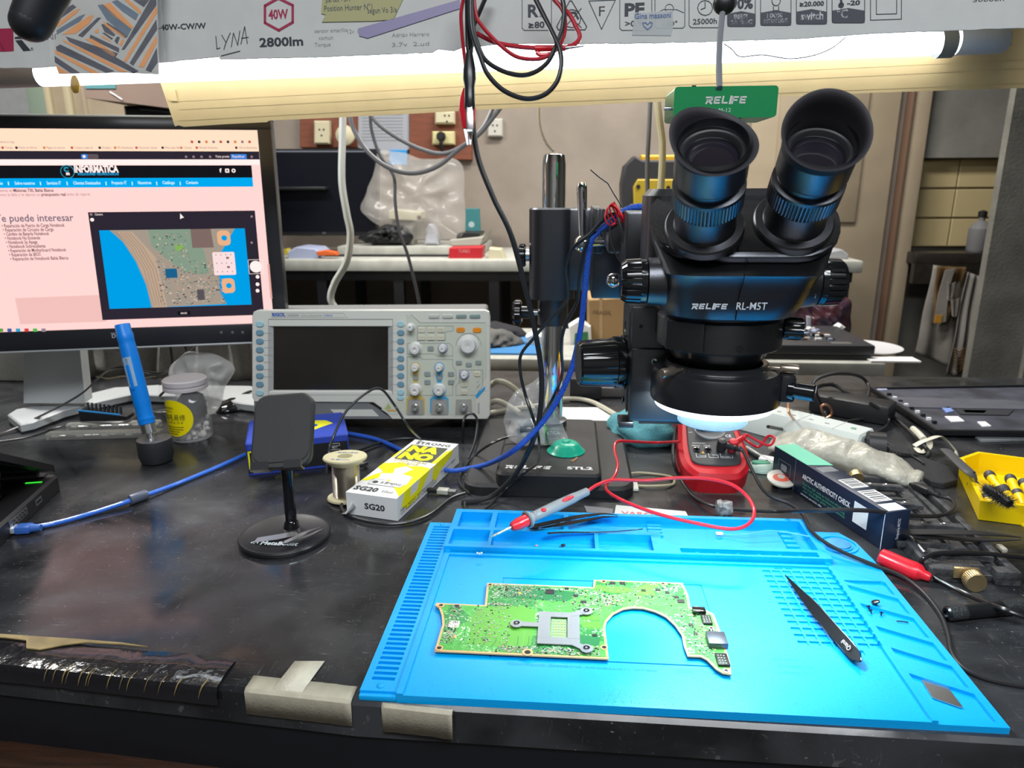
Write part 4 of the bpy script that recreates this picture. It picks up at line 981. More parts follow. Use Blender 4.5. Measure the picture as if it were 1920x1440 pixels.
x, y = cu_(318, 132); pn.text('DS2202A', x, y, .003, G_, w=cu_(405, 132)[0]-x, z=.0006)
x, y = cu_(420, 132); pn.text('DIGITAL OSCILLOSCOPE', x, y, .002, G_, w=cu_(575, 132)[0]-x, z=.0006)
x, y = cu_(590, 132); pn.text('Ultra', x, y, .0034, mat('logo_blue', 0), w=cu_(655, 132)[0]-x, z=.0006)
ol(((190, 140), (765, 140), (735, 108), (190, 108)), .0003)
for (x, y) in ((1743, 625), (1750, 650), (1740, 665)): ol(((x-8, y+6), (x+8, y-6)), .0006)
for k_ in range(8):
    yk = 258+k_*54.6
    if k_ < 7: ol(((140, yk+0*k_), (205, yk)), .0004, mat('key_line', '7e8488', .5)); ol(((1068, 258+k_*64), (1140, 258+k_*64)), .0004, mat('key_line', 0))
x, y = cu_(1757, 860); pn.text('RIGOL', x, y, .003, G_, z=.0006, rot=math.pi/2, w=.017)
pn.build('control_panel', os_)
KEY = mat('soft_key_blue', '6d93a6', .4); KEYL = mat('soft_key_light', '9fc7d2', .4); KG = mat('panel_key_grey', '8e9796', .45); KW = mat('panel_key_cream', 'cfccb8', .45); KO = mat('panel_key_orange', 'e08a1c', .4)
def key(X, Yc, w_, h_, m, r=.0018, st=None):
    k = MB(OP.M); x, y = cu_(X, Yc); sw = w_/4*.000815; sh_ = h_/4*.000815
    k.rrect(x-sw/2, y-sh_/2, x+sw/2, y+sh_/2, r, 0, .0022, m, bev=.0006)
    if st: k.text(st, x, y-.0008, .0017, G_, z=.00225, align='c', w=sw*.55)
    k.build('key', os_)
for k_ in range(9): key(110, 190+k_*64.5, 56, 42, KEYL if k_ in (0, 8) else KEY, .004)
for k_ in range(9): key(1166, 190+k_*64.5 if k_ < 8 else 702, 52, 42, KEYL if k_ in (0, 8) else KEY, .004)
key(1165, 744, 50, 32, KEYL, .003)
for j, yk in enumerate((232, 290)):
    for i, xk in enumerate((1322, 1394, 1466)): key(xk, yk, 52, 40, KW, st=(('Measure', 'Acquire', 'Storage'), ('Cursor', 'Display', 'Utility'))[j][i])
key(1390, 373, 46, 36, KG, st='MENU')
for xk in (1366, 1543):
    for i, yk in enumerate((564, 625)): key(xk, yk, 46, 36, KG, st=('MATH', 'REF')[i] if xk < 1500 else ('BUS', 'LA')[i])
key(1615, 234, 62, 36, KO, .003, 'AUTO'); key(1738, 236, 62, 36, KO, .003)
for xk in (1415, 1518): key(xk, 132, 78, 26, mat('panel_key_pale', 'bcbfb9', .45))
for xk in (1620, 1722): key(xk, 132, 78, 26, mat('panel_key_teal', '7d938f', .45))
for xk, yk in ((1602, 480), (1675, 495), (1748, 480)): key(xk, yk, 44, 32, KG)
key(1740, 563, 46, 38, KW, st='MENU'); key(1642, 643, 46, 36, KW, st='MODE'); key(1642, 702, 46, 34, KW, st='FORCE'); key(1277, 590, 34, 44, KG, .001); key(1455, 590, 34, 44, KG, .001)
KN = mat('white_knob', 'd5d6d4', .3)
for (X, Yc, r) in ((1243, 212, 30), (1277, 372, 47), (1482, 370, 31), (1276, 514, 30), (1455, 514, 30), (1643, 568, 29), (1277, 680, 46), (1455, 680, 46), (1673, 345, 72)):
    k = MB(OP.M @ T((*cu_(X, Yc), 0))); R_ = r/4*.000815
    k.lathe([(R_*1.05, 0), (R_*1.02, .002), (R_*.82, .003), (R_*.78, .012), (R_*.7, .014), (R_*.35, .0145), (0, .0125)], KN, seg=40, ribs=20, ribd=R_*.04, ribz=(.0029, .0125)); k.build('knob', os_)
for X in (1277, 1457, 1638):
    k = MB(OP.M); shape(((X-58, 755), (X+58, 755), (X+64, 870), (X-64, 870)), .0012, mat('port_grey', '9a9a95', .5), k); c_ = cu_(X+0, 812)
    k.M = OP.M @ T((*c_, 0)); k.lathe([(.0058, 0), (.0058, .002), (.0048, .0022), (.0048, .010), (.0038, .010), (.0038, .004), (.0012, .004), (.0012, .009), (0, .009)], STL, seg=28); k.build('input_socket', os_)

# ================================================================== computer monitor, left
mr = D(528, 640, 1.10); ml = D(0, 652, 1.035)
hxm = V((mr.x-ml.x, mr.y-ml.y, 0)).normalized(); bk = V((-hxm.y, hxm.x, 0)); tlt = math.radians(3.5)
upm = V((0, 0, math.cos(tlt)))+bk*math.sin(tlt)
MPn = Plane(mr, hxm, upm)
SC_ = emis; mo = thing('computer_monitor', 'large computer monitor with silver stand showing a pink web page', 'monitor', (mr.x-.3, mr.y+.02, TZ))
ul, ur, tp_, bt_ = MPn.uv(0, 240)[0]-.12, MPn.uv(538, 640)[0], MPn.uv(490, 222)[1], MPn.uv(500, 640)[1]
sx1 = MPn.uv(513, 604)[0]; sy1 = MPn.uv(481, 244)[1]; sy0 = MPn.uv(515, 605)[1]
ur = MPn.uv(537, 600)[0]; tp_ = MPn.uv(400, 221)[1]
BEZ = mat('monitor_bezel', (.018, .019, .024), .3); SIL = mat('silver_plastic', 'b5b9bb', .4, .2)
mb = MB(MPn.M); mb.bb((ul, bt_, -.035), (ur, sy0, 0), BEZ, bev=.0015); mb.bb((ul, sy1, -.035), (ur, tp_, 0), BEZ, bev=.0015); mb.bb((sx1, sy0-.002, -.035), (ur, sy1+.002, 0), BEZ, bev=.001); mb.bb((ul, sy0-.002, -.035), (ul+.016, sy1+.002, 0), BEZ, bev=.001)
mb.bb((ul+.001, sy0-.01, -.034), (ur-.001, sy1+.01, -.008), BEZ)
mb.bb((ul-.001, bt_-.003, -.038), (ur+.001, bt_, -.001), SIL, bev=.001); mb.bb((ul-.001, tp_, -.038), (ur+.001, tp_+.003, -.001), SIL, bev=.001)
q = MPn.uv(210, 631); mb.text('D', q[0], q[1]-.002, .006, mat('bezel_logo', (.4, .4, .42), .4), z=.0005, bold=.03)
mb.line([(q[0]-.001, q[1]+.005), (q[0]+.009, q[1]+.005), (q[0]+.007, q[1]-.003)], .0008, mat('bezel_logo', 0), z=.0005)
for px in (415, 436, 455): q = MPn.uv(px, 623); mb.disc(q[0], q[1], .0022, 0, .0004, mat('bezel_button', (.12, .12, .13), .4), n=12)
mb.build('bezel', mo)
mb = MB(MPn.M); E1 = 1.0
PINK = emis('screen_pink', 'ffcfcb', 1); PEACH = emis('screen_peach', 'ffd9bd', 1); DKS = emis('screen_dark', '2b2631', 1); TXT1 = emis('screen_text', '8d7680', 1); TXTD = emis('screen_text_dark', '54454d', 1)
SBL = emis('screen_blue', '00a2e6', 1); SB2 = emis('screen_nav_text', 'c9efff', 1); BLS = emis('screen_black', '14151b', 1); WTS = emis('screen_white', 'ffe8e4', 1)
W0 = ul+.016
def sc_(pts, z, m): mb.prism(MPn.P(pts), 0, z, m)
def scq(x0, y0, x1, y1, z, m, skew=0):  # rectangle given by its left-top / right-bottom px in the plane
    a = MPn.uv(x0, y0); b = MPn.uv(x1, y1); mb.prism([(a[0], a[1]), (b[0], a[1]), (b[0], b[1]), (a[0], b[1])], 0, z, m)
def hb(yt0, yt1, yb0, yb1, z, m, xr=None):      # full-width band down to given right-hand px rows
    r = sx1 if xr is None else xr; mb.prism([(W0, MPn.uv(470, yb1)[1]), (r, MPn.uv(470, yb1)[1]), (r, MPn.uv(470, yt1)[1]), (W0, MPn.uv(470, yt1)[1])], 0, z, m)
mb.prism([(W0, sy0), (sx1, sy0), (sx1, sy1), (W0, sy1)], -.004, -.0005, PINK)
hb(0, 244, 0, 284, -.0003, PEACH); hb(0, 284, 0, 299, .0, DKS); hb(0, 299, 0, 309, -.0002, WTS)
xr = MPn.uv(474, 340)[0]; hb(0, 310, 0, 333, .0, BLS, xr); hb(0, 333, 0, 350, .0, SBL, xr)
def tx(st, px, py, h, m, w=None, bold=0, z=.0004):
    a = MPn.uv(px, py); ww = None if w is None else MPn.uv(px+w, py)[0]-a[0]; mb.text(st, a[0], a[1], h, m, w=ww, z=z, bold=bold)
for i, (st, x0) in enumerate((('Tareas', 10), ('Puntos en informa', 36), ('Página no encont', 88), ('Compra y venta de', 140), ('Dropbox', 192), ('My Notebooks', 221), ('Facturación clientes', 261), ('Mercado libre', 310), ('Canvas', 345), ('Mercado Notebooks', 374), ('Otros favoritos', 448))):
    tx(st, x0, 279+.0*i, .0036, TXT1, w=min(34, 2.4*len(st))); a = MPn.uv(x0-5, 277); mb.disc(a[0], a[1], .0018, 0, .0003, emis(('ic_red', 'ic_dark', 'ic_or')[i % 3], ('c0504a', '403038', 'd08050')[i % 3], 1), n=10)
for i in range(9): a = MPn.uv(360+13.5*i, 266); mb.disc(a[0], a[1], .002, 0, .0003, emis(('ic_red', 'ic_dark', 'ic_or', 'screen_text')[i % 4], 0), n=10)
tx('tebook sin carga', 0, 268, .0034, TXT1, w=27)
a = MPn.uv(153, 298); b = MPn.uv(184, 289); mb.rrect(a[0], a[1], b[0], b[1], .002, 0, .0003, emis('scr_gr', '5a4f54', 1)); b = MPn.uv(164, 289); mb.rrect(a[0], a[1], b[0], b[1], .002, 0, .0005, emis('scr_b', '3b7ed0', 1)); a = MPn.uv(158, 293.5); mb.disc(a[0], a[1], .002, 0, .0006, WTS, n=12)
a = MPn.uv(433, 298.5); b = MPn.uv(462, 289); mb.rrect(a[0], a[1], b[0], b[1], .001, 0, .0004, emis('scr_b', 0)); tx('Republicar', 436, 295.5, .0036, WTS, w=23, z=.0006); tx('Vista previa', 404, 295.5, .0036, WTS, w=26)
for x in (349, 363, 378, 394, 472): a = MPn.uv(x, 294); mb.disc(a[0], a[1], .0018, 0, .0004, TXT1, n=8)
a = MPn.uv(126.5, 322); mb.disc(a[0], a[1], .0092, 0, .0003, emis('logo_teal', '2a8ea8', 1), n=28); mb.disc(a[0], a[1], .0082, 0, .0004, BLS, n=28)
tx('C', 120, 322, .0065, emis('logo_teal', 0), bold=.06, z=.0006); tx('m', 124.5, 328, .0045, WTS, bold=.06, z=.0007)
tx('INFORMATICA', 140, 323, .0095, WTS, w=83, bold=.05); tx('SOLUCIONES TECNOLÓGICAS', 146, 328.6, .0036, emis('nav_blue_t', '2aa5dd', 1), w=77, bold=.03)
tx('f', 412, 323, .0055, WTS, bold=.05)
for x in (426, 438): a = MPn.uv(x, 320); mb.rrect(a[0]-.0028, a[1]-.0028, a[0]+.0028, a[1]+.0028, .0009 if x == 426 else .0027, 0, .0004, WTS); mb.disc(a[0], a[1], .0013, 0, .0006, BLS, n=10)
for st, x, w_ in (('Inicio', -10, 16), ('Sobre nosotros', 28, 38), ('Servicios IT', 88, 27), ('Clientes Destacados', 138, 51), ('Proyecto IT', 210, 28), ('Nosotros', 259, 25), ('Catálogo', 305, 23), ('Contacto', 349, 23)):
    tx(st, x, 346.5-.004*x, .0046, SB2, w=w_, bold=.02); 
for x in (16, 76, 126, 199, 248, 294, 338): a = MPn.uv(x, 344); mb.bb((a[0]-.0006, a[1]-.0025, 0), (a[0]+.0006, a[1]+.0025, .0004), SB2)
tx('tenemos en', -8, 360, .0044, TXT1, w=32); tx('Misiones 730, Bahía Blanca', 26, 360, .0046, TXTD, w=75, bold=.02)
tx('damos la falla y te damos un', -6, 368, .0044, TXT1, w=82); tx('presupuesto real', 78, 367.5, .0046, TXTD, w=46, bold=.02); tx('antes de reparar.', 126, 367, .0044, TXT1, w=45)
tx('Te puede interesar', -8, 416, .0105, emis('head_grey', '6f6a7a', 1), w=147, bold=.015)
for i, (st, w_) in enumerate((('Reparación de Puerto de Carga Notebook', 113), ('Reparación de Circuito de Carga', 90), ('Cambio de Batería Notebook', 80), ('Notebook No Enciende', 61), ('Notebook Se Apaga', 54), ('Notebook Sobrecalienta', 67), ('Reparación de Motherboard Notebook', 104), ('Reparación de BIOS', 54), ('Reparación de Notebook Bahía Blanca', 104))):
    tx('• '+st, 4+2*i, 426.5+7.75*i, .0050, TXTD, w=w_+5, bold=.015)
sc_([(28, 559), (190, 553), (200, 603), (38, 608)], -.0001, emis('box_pink', 'e8b9b4', 1))
CW = [(163, 398), (482, 393), (502, 590), (200, 602)]
a = MPn.uv(165, 398); b = MPn.uv(499, 590); mb.prism([(a[0], b[1]), (b[0]-.003, b[1]), (b[0]-.003, a[1]), (a[0], a[1])], 0, .0003, DKS)
a = MPn.uv(186, 432); b = MPn.uv(472, 571); xw, yw = b[0]-a[0], a[1]-b[1]
def fr_(u, v): return (a[0]+xw*u, a[1]-yw*v)
def cam_(pts, z, m): mb.prism([fr_(*p) for p in pts], 0, z, m)
cam_([(0, 0), (1, 0), (1, 1), (0, 1)], .0004, emis('cam_blue', '0098dd', 1))
cam_([(.07, 0), (.93, 0), (.80, .35), (.78, .82), (.82, .98), (.29, 1), (.27, .7), (.22, .4), (.15, .15)], .0005, emis('cam_board', '9c9184', 1))
cam_([(.33, .0), (.62, 0), (.70, .3), (.72, .6), (.55, .55), (.42, .35), (.34, .2)], .0006, emis('cam_green', '7f9481', 1)); cam_([(.12, .02), (.22, .02), (.36, .35), (.4, 1), (.3, 1), (.28, .7), (.22, .35)], .0006, emis('cam_tan', 'b59d88', 1))
for i in range(5): mb.line([fr_(.12+.02*i, .03), fr_(.2+.02*i, .22), fr_(.27+.02*i, .5), fr_(.31+.018*i, .98)], .0007, emis('cam_trace', '8a7767', 1), z=.0008)
rn = random.Random(5)
for i in range(420):
    u = rn.uniform(.36, .82); v = rn.uniform(.05 if u < .6 else .4, .97)
    if u > .8 and v < .6: continue
    s = rn.uniform(.0006, .0014); p = fr_(u, v); mb.bb((p[0]-s, p[1]-s*.7, 0), (p[0]+s, p[1]+s*.7, .0009), emis('cam_p%d' % (i % 4), ('c8b5a5', '6d7a70', '4d4a4c', 'b88f7a')[i % 4], 1))
cam_([(.415, .5), (.495, .5), (.495, .62), (.415, .62)], .0011, emis('cam_chip', '1a5d86', 1)); cam_([(.62, .0), (.76, 0), (.77, .24), (.62, .24)], .0009, emis('cam_brown', '7a6560', 1))
cam_([(.62, .78), (.67, .78), (.67, .92), (.62, .92)], .0011, emis('cam_grey', '555055', 1)); cam_([(.5, .2), (.56, .2), (.56, .27), (.5, .27)], .0008, emis('cam_lime', '7fa858', 1))
for v in (.12, .74): p = fr_(.845, v); mb.rrect(p[0]-.009, p[1]-.011, p[0]+.0095, p[1]+.011, .006, 0, .0010, emis('cam_copper', 'e0aa80', 1)); mb.disc(p[0]+.001, p[1], .004, 0, .0012, emis('cam_blue', 0), n=16)
p = fr_(.755, .30); q = fr_(.91, .60); mb.rrect(p[0], q[1], q[0], p[1], .002, 0, .0012, emis('cam_white', 'f0d5d5', 1))
for i in range(4):
    for j in range(3): r = fr_(.78+.035*i, .335+.11*j); mb.disc(r[0], r[1], .0008, 0, .0014, emis('cam_grey', 0), n=6)
for v in (.39, .51): r = fr_(.85, v); mb.bb((r[0], r[1], 0), (r[0]+.004, r[1]+.003, .0014), emis('cam_brown', 0))
r = MPn.uv(480, 500); mb.disc(r[0], r[1], .0088, 0, .0006, WTS, n=24); mb.line(rr(r[0]-.0105, r[1]-.0105, r[0]+.0105, r[1]+.0105, .001), .0006, WTS, z=.0005, closed=True)
for y in (519, 533, 545, 406, 455): r = MPn.uv(483 if y > 470 else 472, y); mb.disc(r[0], r[1], .0028 if y > 500 else .0018, 0, .0005, WTS if y > 500 else TXT1, n=10)
r = MPn.uv(345, 587); mb.rrect(r[0]-.009, r[1]-.003, r[0]+.009, r[1]+.003, .001, 0, .0005, BLS); mb.text('00:00', r[0], r[1]-.0015, .003, WTS, z=.0007, align='c')
tx('Cámara', 178, 404, .0034, WTS, w=15); r = MPn.uv(171, 402); mb.disc(r[0], r[1], .002, 0, .0005, TXT1, n=8); r = MPn.uv(173, 412); mb.disc(r[0], r[1], .0026, 0, .0005, WTS, n=12)
mb.prism(MPn.P([(338, 400), (338, 411), (341, 409), (345, 408)]), 0, .0008, WTS)
for i, c_ in enumerate(('5a9a40', '3f5a9a', '2f9ac0', 'c84040', '4ab050', '8a8088')): r = MPn.uv(2+16*i, 619); mb.rrect(r[0]-.0028, r[1]-.0024, r[0]+.0028, r[1]+.0024, .0006, 0, .0004, emis('task%d' % i, c_, 1))
mb.bb((MPn.uv(500, 495)[0]+.001, MPn.uv(505, 560)[1], 0), (MPn.uv(500, 495)[0]+.004, MPn.uv(500, 495)[1], .0004), emis('scrollbar', 'd9a59c', 1))
mb.build('screen', mo)
# monitor stand
nk = MB(); a0 = Z(38, 748, .03); n0_ = D(42, 745, 1.16); n1_ = D(158, 745, 1.16); t0_ = D(45, 640, 1.15); t1_ = D(148, 640, 1.15)
bkv = bk*.03
vs = [n0_, n1_, t1_, t0_]; vs += [v+bkv for v in vs]; zb2 = TZ+.024
for v in (vs[0], vs[1], vs[4], vs[5]): v.z = zb2
nk.add(vs, [[0, 1, 2, 3], [7, 6, 5, 4], [1, 5, 6, 2], [0, 3, 7, 4], [3, 2, 6, 7], [4, 5, 1, 0]], SIL)
nk.build('stand_neck', mo)
ft = MB(); 
def foot(pts, name):
    f_ = MB(); P = [Z(x, y, .015) for x, y in pts]; f_.prism([(p.x, p.y) for p in P], TZ+.004, TZ+.016, SIL, bev=.002); f_.prism([(p.x, p.y) for p in P], TZ, TZ+.004, BLK); f_.build(name, mo)
foot([(14, 778), (30, 768), (48, 765), (130, 748), (215, 727), (300, 722), (300, 742), (245, 740), (190, 752), (120, 770), (62, 792), (38, 797)], 'stand_foot')
foot([(300, 722), (470, 724), (520, 735), (528, 762), (480, 760), (440, 755), (390, 742), (300, 742)], 'stand_foot')

# ================================================================== things in the middle and left
# grey mesh fabric behind the monitor
MESH = mat('grey_mesh_fabric', 'a5a39d', .8, bump=1, bscale=900, noise_amt=.3, nscale=400)
mb = MB(); vs = []; fs = []; ya = 1.30; xa = Y(150, 700, ya).x; xb = Y(478, 700, ya).x; n = 60; zt__ = Y(300, 600, ya).z
for i in range(n+1):
    u = i/n; x = xa+(xb-xa)*u; dy = .016*math.sin(u*34)+.008*math.sin(u*61+1)
    for j in range(8): v = j/7; vs.append((x+.006*math.sin(v*3+u*9), ya+dy*(.5+.5*v)+.02*math.sin(v*2), TZ+.0015+(zt__-TZ)*v))
for i in range(n):
    for j in range(7): a = i*8+j; fs.append([a, a+8, a+9, a+1])
mb.add(vs, fs, MESH); tag(mb.build('mesh_curtain', sol=.0015), 'grey mesh fabric hanging in folds behind the monitor stand', 'fabric')
mb = MB(); ya = 1.26; xa = Y(-60, 700, ya).x; xb = Y(150, 700, ya).x; mb.bb((xa-.3, ya, TZ), (xb, ya+.05, Y(50, 600, ya).z), mat('light_rough_panel', 'a3a198', .9, noise_amt=.3, nscale=12, bump=.6, bscale=120), bev=.004); tag(mb.build('rough_grey_panel'), 'rough grey panel standing behind the left end of the bench', 'panel')
# laptop at the left edge
lp = thing('laptop', 'open black laptop at the left edge with a green power light', 'laptop', (-.70, .74, TZ))
LB = mat('laptop_black', (.016, .016, .018), .42)
c1, c2 = Z(102, 893, .022), Z(-6, 988, .022); e_ = (c2-c1); e_.z = 0; e_.normalize(); lf = V((e_.y, -e_.x, 0));
if lf.x > 0: lf = -lf
ML = Matrix(((lf.x, -e_.x, 0, c1.x), (lf.y, -e_.y, 0, c1.y), (0, 0, 1, TZ), (0, 0, 0, 1)))    # x to the left, y away along the hinge side
Lw = .36
mb = MB(ML); mb.rrect(0, -.245, Lw, .012, .006, .0008, .021, LB, bev=.003)
mb.bb((.03, -.16, .0209), (.33, -.045, .0213), mat('keyboard_well', (.004, .004, .005), .5)); mb.bb((.012, -.001, .021), (Lw-.01, .010, .0225), mat('hinge_strip', (.02, .02, .025), .3))
mb.build('base', lp)
for i in range(6):
    for j in range(4): 
        k = MB(ML); k.box((.042+.019*i, -.06-.0185*j, .0225), (.0165, .0155, .0024), mat('key_black', (.018, .018, .022), .35), bev=.001); k.build('key', lp)
k = MB(ML); k.bb((.008, -.016, .0209), (.026, -.0135, .0216), emis('green_led', (.05, .9, .05), .9)); k.build('power_light', lp)
k = MB(ML); k.bb((-.0006, -.115, .007), (.0005, -.075, .017), STL, bev=.0003)
for i in range(5):
    for j in range(2): k.box((-.0008, -.108+.0062*i+.003*j, .010+.004*j), (.0008, .0016, .0016), BLK)
k.bb((-.0006, -.055, .007), (.0005, -.04, .014), STL); k.bb((-.0007, -.053, .009), (.0006, -.042, .012), BLK); k.build('vga_port', lp)
# the lid is folded almost shut, leaning forward over the keyboard
k = MB(ML)
def lidbox(x0, x1, t0, t1, h0, h1, m):
    def pt(x, t, h): return (x, .004-t*.885-h*.465*0, .026+t*.465+h)
    vs = [pt(x, t, h) for h in (h0, h1) for x, t in ((x0, t0), (x1, t0), (x1, t1), (x0, t1))]
    k.add(vs, [[0, 1, 2, 3], [7, 6, 5, 4], [0, 4, 5, 1], [1, 5, 6, 2], [2, 6, 7, 3], [3, 7, 4, 0]], m)
lidbox(0, Lw, 0, .235, 0, .009, LB); lidbox(.012, Lw-.012, .014, .222, -.0006, .0002, mat('laptop_screen_off', (.01, .011, .013), .1))
k.cyl((.02, .004, .022), (.06, .004, .022), .005, LB)
k.build('lid', lp)
lp['label'] = 'black laptop at the left edge, lid half closed, with a green power light'
# --- blue electric driver standing in a weighted cup
wb = Z(281, 874, 0); wc = V((wb.x, wb.y+.018, TZ))
dr = thing('driver_cup', 'small round black weighted cup holding the blue driver upright', 'tool holder', wc)
k = MB(T(wc)); k.lathe([(.017, .0003), (.020, .002), (.0222, .010), (.0225, .032), (.0218, .0335)], mat('soft_black_cup', (.022, .023, .026), .45), seg=48, cap=False)
k.lathe([(.0218, .0335), (.0205, .034), (.007, .033), (.006, .020), (0, .020)], mat('satin_cup_top', (.2, .2, .21), .35, .6), seg=48); k.lathe([(0, .0003), (.017, .0003)], BLK, seg=30); k.build('cup_body', dr)
dB = wc+V((-.003, 0, .022)); dT = D(229, 608, (wc-EYE).dot(fw)-.02); dv = dT-dB; L_ = dv.length
pn = thing('electric_driver', 'slim bright blue electric driver leaning in the black weighted cup', 'screwdriver', dB)
BPL = mat('driver_blue', (.0, .22, .78), .38)
k = MB(MZ(dB, dv, (1, 0, 0))); s0 = .030
k.lathe([(.0095, s0+.001), (.0105, s0+.002), (.0105, s0+.006), (.0110, s0+.007), (.0110, s0+.010), (.0103, s0+.0105), (.0103, s0+.025), (.0108, s0+.027), (.0108, L_-.045), (.0104, L_-.028), (.0100, L_-.024), (.0104, L_-.022), (.0104, L_-.0135), (.0096, L_-.012), (.0096, L_-.001), (.009, L_), (0, L_)], BPL, seg=40)
k.build('driver_body', pn)
k = MB(MZ(dB, dv, (1, 0, 0))); k.lathe([(.004, -.001), (.0048, .008), (.0048, .018), (.0095, .0185), (.0095, s0+.002)], STL, seg=32); k.build('bit_chuck', pn)
k = MB(MZ(dB, dv, (1, 0, 0))); k.prism(rr(-.0022, s0+.05, .0022, s0+.085, .002), .0100, .0124, BPL, Matrix(((1, 0, 0, 0), (0, 0, -1, 0), (0, 1, 0, 0), (0, 0, 0, 1))), bev=.0006); k.build('push_button', pn)
k = MB(MZ(dB, dv, (1, 0, 0)))
MY_ = Matrix(((1, 0, 0, 0), (0, 0, -1, 0), (0, 1, 0, 0), (0, 0, 0, 1)))
LBL = mat('driver_label', (.30, .45, .62), .4)
vs = []; fs = []
for i in range(9):
    an = math.radians(-125+i*8.5)
    for z_ in (L_-.085, L_-.045): vs.append((.01095*math.cos(an), .01095*math.sin(an), z_))
k.add(vs, [[2*i, 2*i+2, 2*i+3, 2*i+1] for i in range(8)], LBL)
tM = MY_ @ T((-.0005, L_-.082, .0111)) @ RZ(math.pi/2); k.text('RELIFE', 0, -.0025, .0042, mat('driver_label_ink', (.03, .09, .3), .5), tM, w=.021, bold=.02, shear=.2); k.text('RL-068', .023, -.002, .003, mat('driver_label_ink', 0), tM, w=.012)
k.build('label_plate', pn)
# --- plastic jar with yellow label
jc = Z(340, 833, 0); jc = V((jc.x, jc.y+.031, TZ)); jr = .0305
jar = thing('plastic_jar', 'clear plastic screw-top jar with round yellow label and black parts inside', 'jar', jc)
JCL = mat('jar_clear', (.95, .97, .98), .06, alpha=.13, spec=.8)
jh = Y(342, 738, jc.y-.03).z-TZ; jt = Y(336, 708, jc.y).z-TZ
k = MB(T(jc)); k.lathe([(.027, .0004), (jr-.001, .002), (jr, .008), (jr, jh-.01), (jr-.003, jh-.003), (jr-.003, jh)], JCL, seg=48, cap=False); k.lathe([(0, .001), (.027, .0004)], JCL, seg=40); k.build('jar_body', jar)
k = MB(T(jc)); k.lathe([(jr-.001, jh-.001), (jr+.0005, jh), (jr+.0005, jh+.004), (jr-.0008, jh+.0045), (jr-.0008, jh+.007), (jr+.0005, jh+.0075), (jr+.0005, jt-.0015), (jr-.0015, jt), (0, jt+.0003)], mat('frosted_lid', 'c9c3c4', .35, alpha=.93), seg=60); k.build('lid', jar)
YL_ = mat('label_yellow', (.85, .72, .0), .45); k = MB(T(jc)); n = 24; vs = [(0, 0, 0)]; fs = []
a0_ = math.radians(-104); rad = .0285; zc2 = .039
def cyl_pt(u, v, r_): an = a0_+u/jr; return (r_*math.cos(an), r_*math.sin(an), zc2+v)
vs = []; fs = []; NR = 6
for q_ in range(NR+1):
    for i in range(n): a_ = 2*math.pi*i/n; rr_ = rad*q_/NR; vs.append(cyl_pt(rr_*math.cos(a_), rr_*.98*math.sin(a_), jr+.0004))
for q_ in range(NR):
    for i in range(n): j = (i+1) % n; fs.append([q_*n+i, q_*n+j, (q_+1)*n+j, (q_+1)*n+i][::-1] if False else [q_*n+i, (q_+1)*n+i, (q_+1)*n+j, q_*n+j])
k.add(vs, fs, YL_)
def curved_text(st, u0, v0, h, m, w=None):
    t_ = MB(); t_.text(st, u0, v0, h, m, w=w); k.add([cyl_pt(x, y, jr+.0009) for x, y, z in t_.v], t_.f, m)
LI = mat('label_ink', (.12, .10, .01), .6)
curved_text('偷毛易修', -.016, -.002, .0075, LI, w=.034); curved_text('A M A O E', -.012, -.0075, .0032, LI, w=.026); curved_text('精修电路配件', -.018, .014, .003, LI, w=.02); curved_text('Soldering Spring', -.018, .010, .0022, LI, w=.018)
for i in range(4): curved_text('■■■■ ■■■ ■■■■■', -.014+.002*i, -.0135-.0035*i, .0013, LI, w=.028-.005*i)
k.build('label_sticker', jar)
k = MB(T(jc)); rn = random.Random(9)
k.sphere((.006, .002, .048), .0225, BLKG, (.95, .9, 1.05), seg=24, fn=lambda q: 1+.18*noise.noise(q*3.1)); 
for i in range(40):
    a_ = rn.uniform(0, 6.28); z_ = rn.uniform(.003, .026); r_ = rn.uniform(.008, .027); k.sphere((r_*math.cos(a_), r_*math.sin(a_), z_), rn.uniform(.003, .0055), mat('white_flakes', (.55, .53, .5), .6), seg=7)
k.sphere((.004, -.026, .022), .005, mat('orange_bit', (.6, .16, .04), .5), seg=8)
tag(k.build('jar_contents', jar), kind='stuff')
# --- crumpled bag behind the jar
def crumple(name, label, cat, pts, m, thick=.02, amp=.006, scale=22, n=34, group=None, wire=None, parent=None, base=None):
    """a pillow of film grown over the outline pts (world points, fan around centroid)"""
    c = sum((V(p) for p in pts), V())/len(pts); P = smooth_path(pts, 6, True); N_ = len(P); vs = []; fs = []; R_ = 12
    nrm = (P[0]-c).cross(P[N_//4]-c).normalized()
    if nrm.dot(EYE-c) < 0: nrm = -nrm
    for s in (1, -1):
        for q in range(R_+1):
            t = q/R_
            for p in P:
                pos = c+(p-c)*t; b = thick*math.sqrt(max(0, 1-t**2.2)); nz = noise.noise(pos*scale+V((s*3, 0, 0))); nz2 = 1-3*abs(noise.noise(pos*scale*1.9+V((0, s*5, 0))))
                vs.append(pos+nrm*s*(b+amp*nz*(1-t**4)+amp*.7*nz2*(1-t**4))*1.0+(p-c).normalized()*amp*.6*noise.noise(pos*scale*1.7)*t)
        o = 0 if s == 1 else (R_+1)*N_
        for q in range(R_):
            for i in range(N_):
                j = (i+1) % N_; f = [o+q*N_+i, o+(q+1)*N_+i, o+(q+1)*N_+j, o+q*N_+j]; fs.append(f if s == 1 else f[::-1])
    if base is not None: vs = [V((v.x, v.y, max(v.z, base))) for v in vs]
    k = MB(); k.add(vs, fs, m); ob = k.build(name, parent, ang=180)
    if not parent: tag(ob, label, cat, group)
    return ob
HAZY = mat('hazy_plastic_bag', (.62, .62, .6), .25, alpha=.42, bump=.8, bscale=70, spec=.9)
yq_ = jc.y+.075
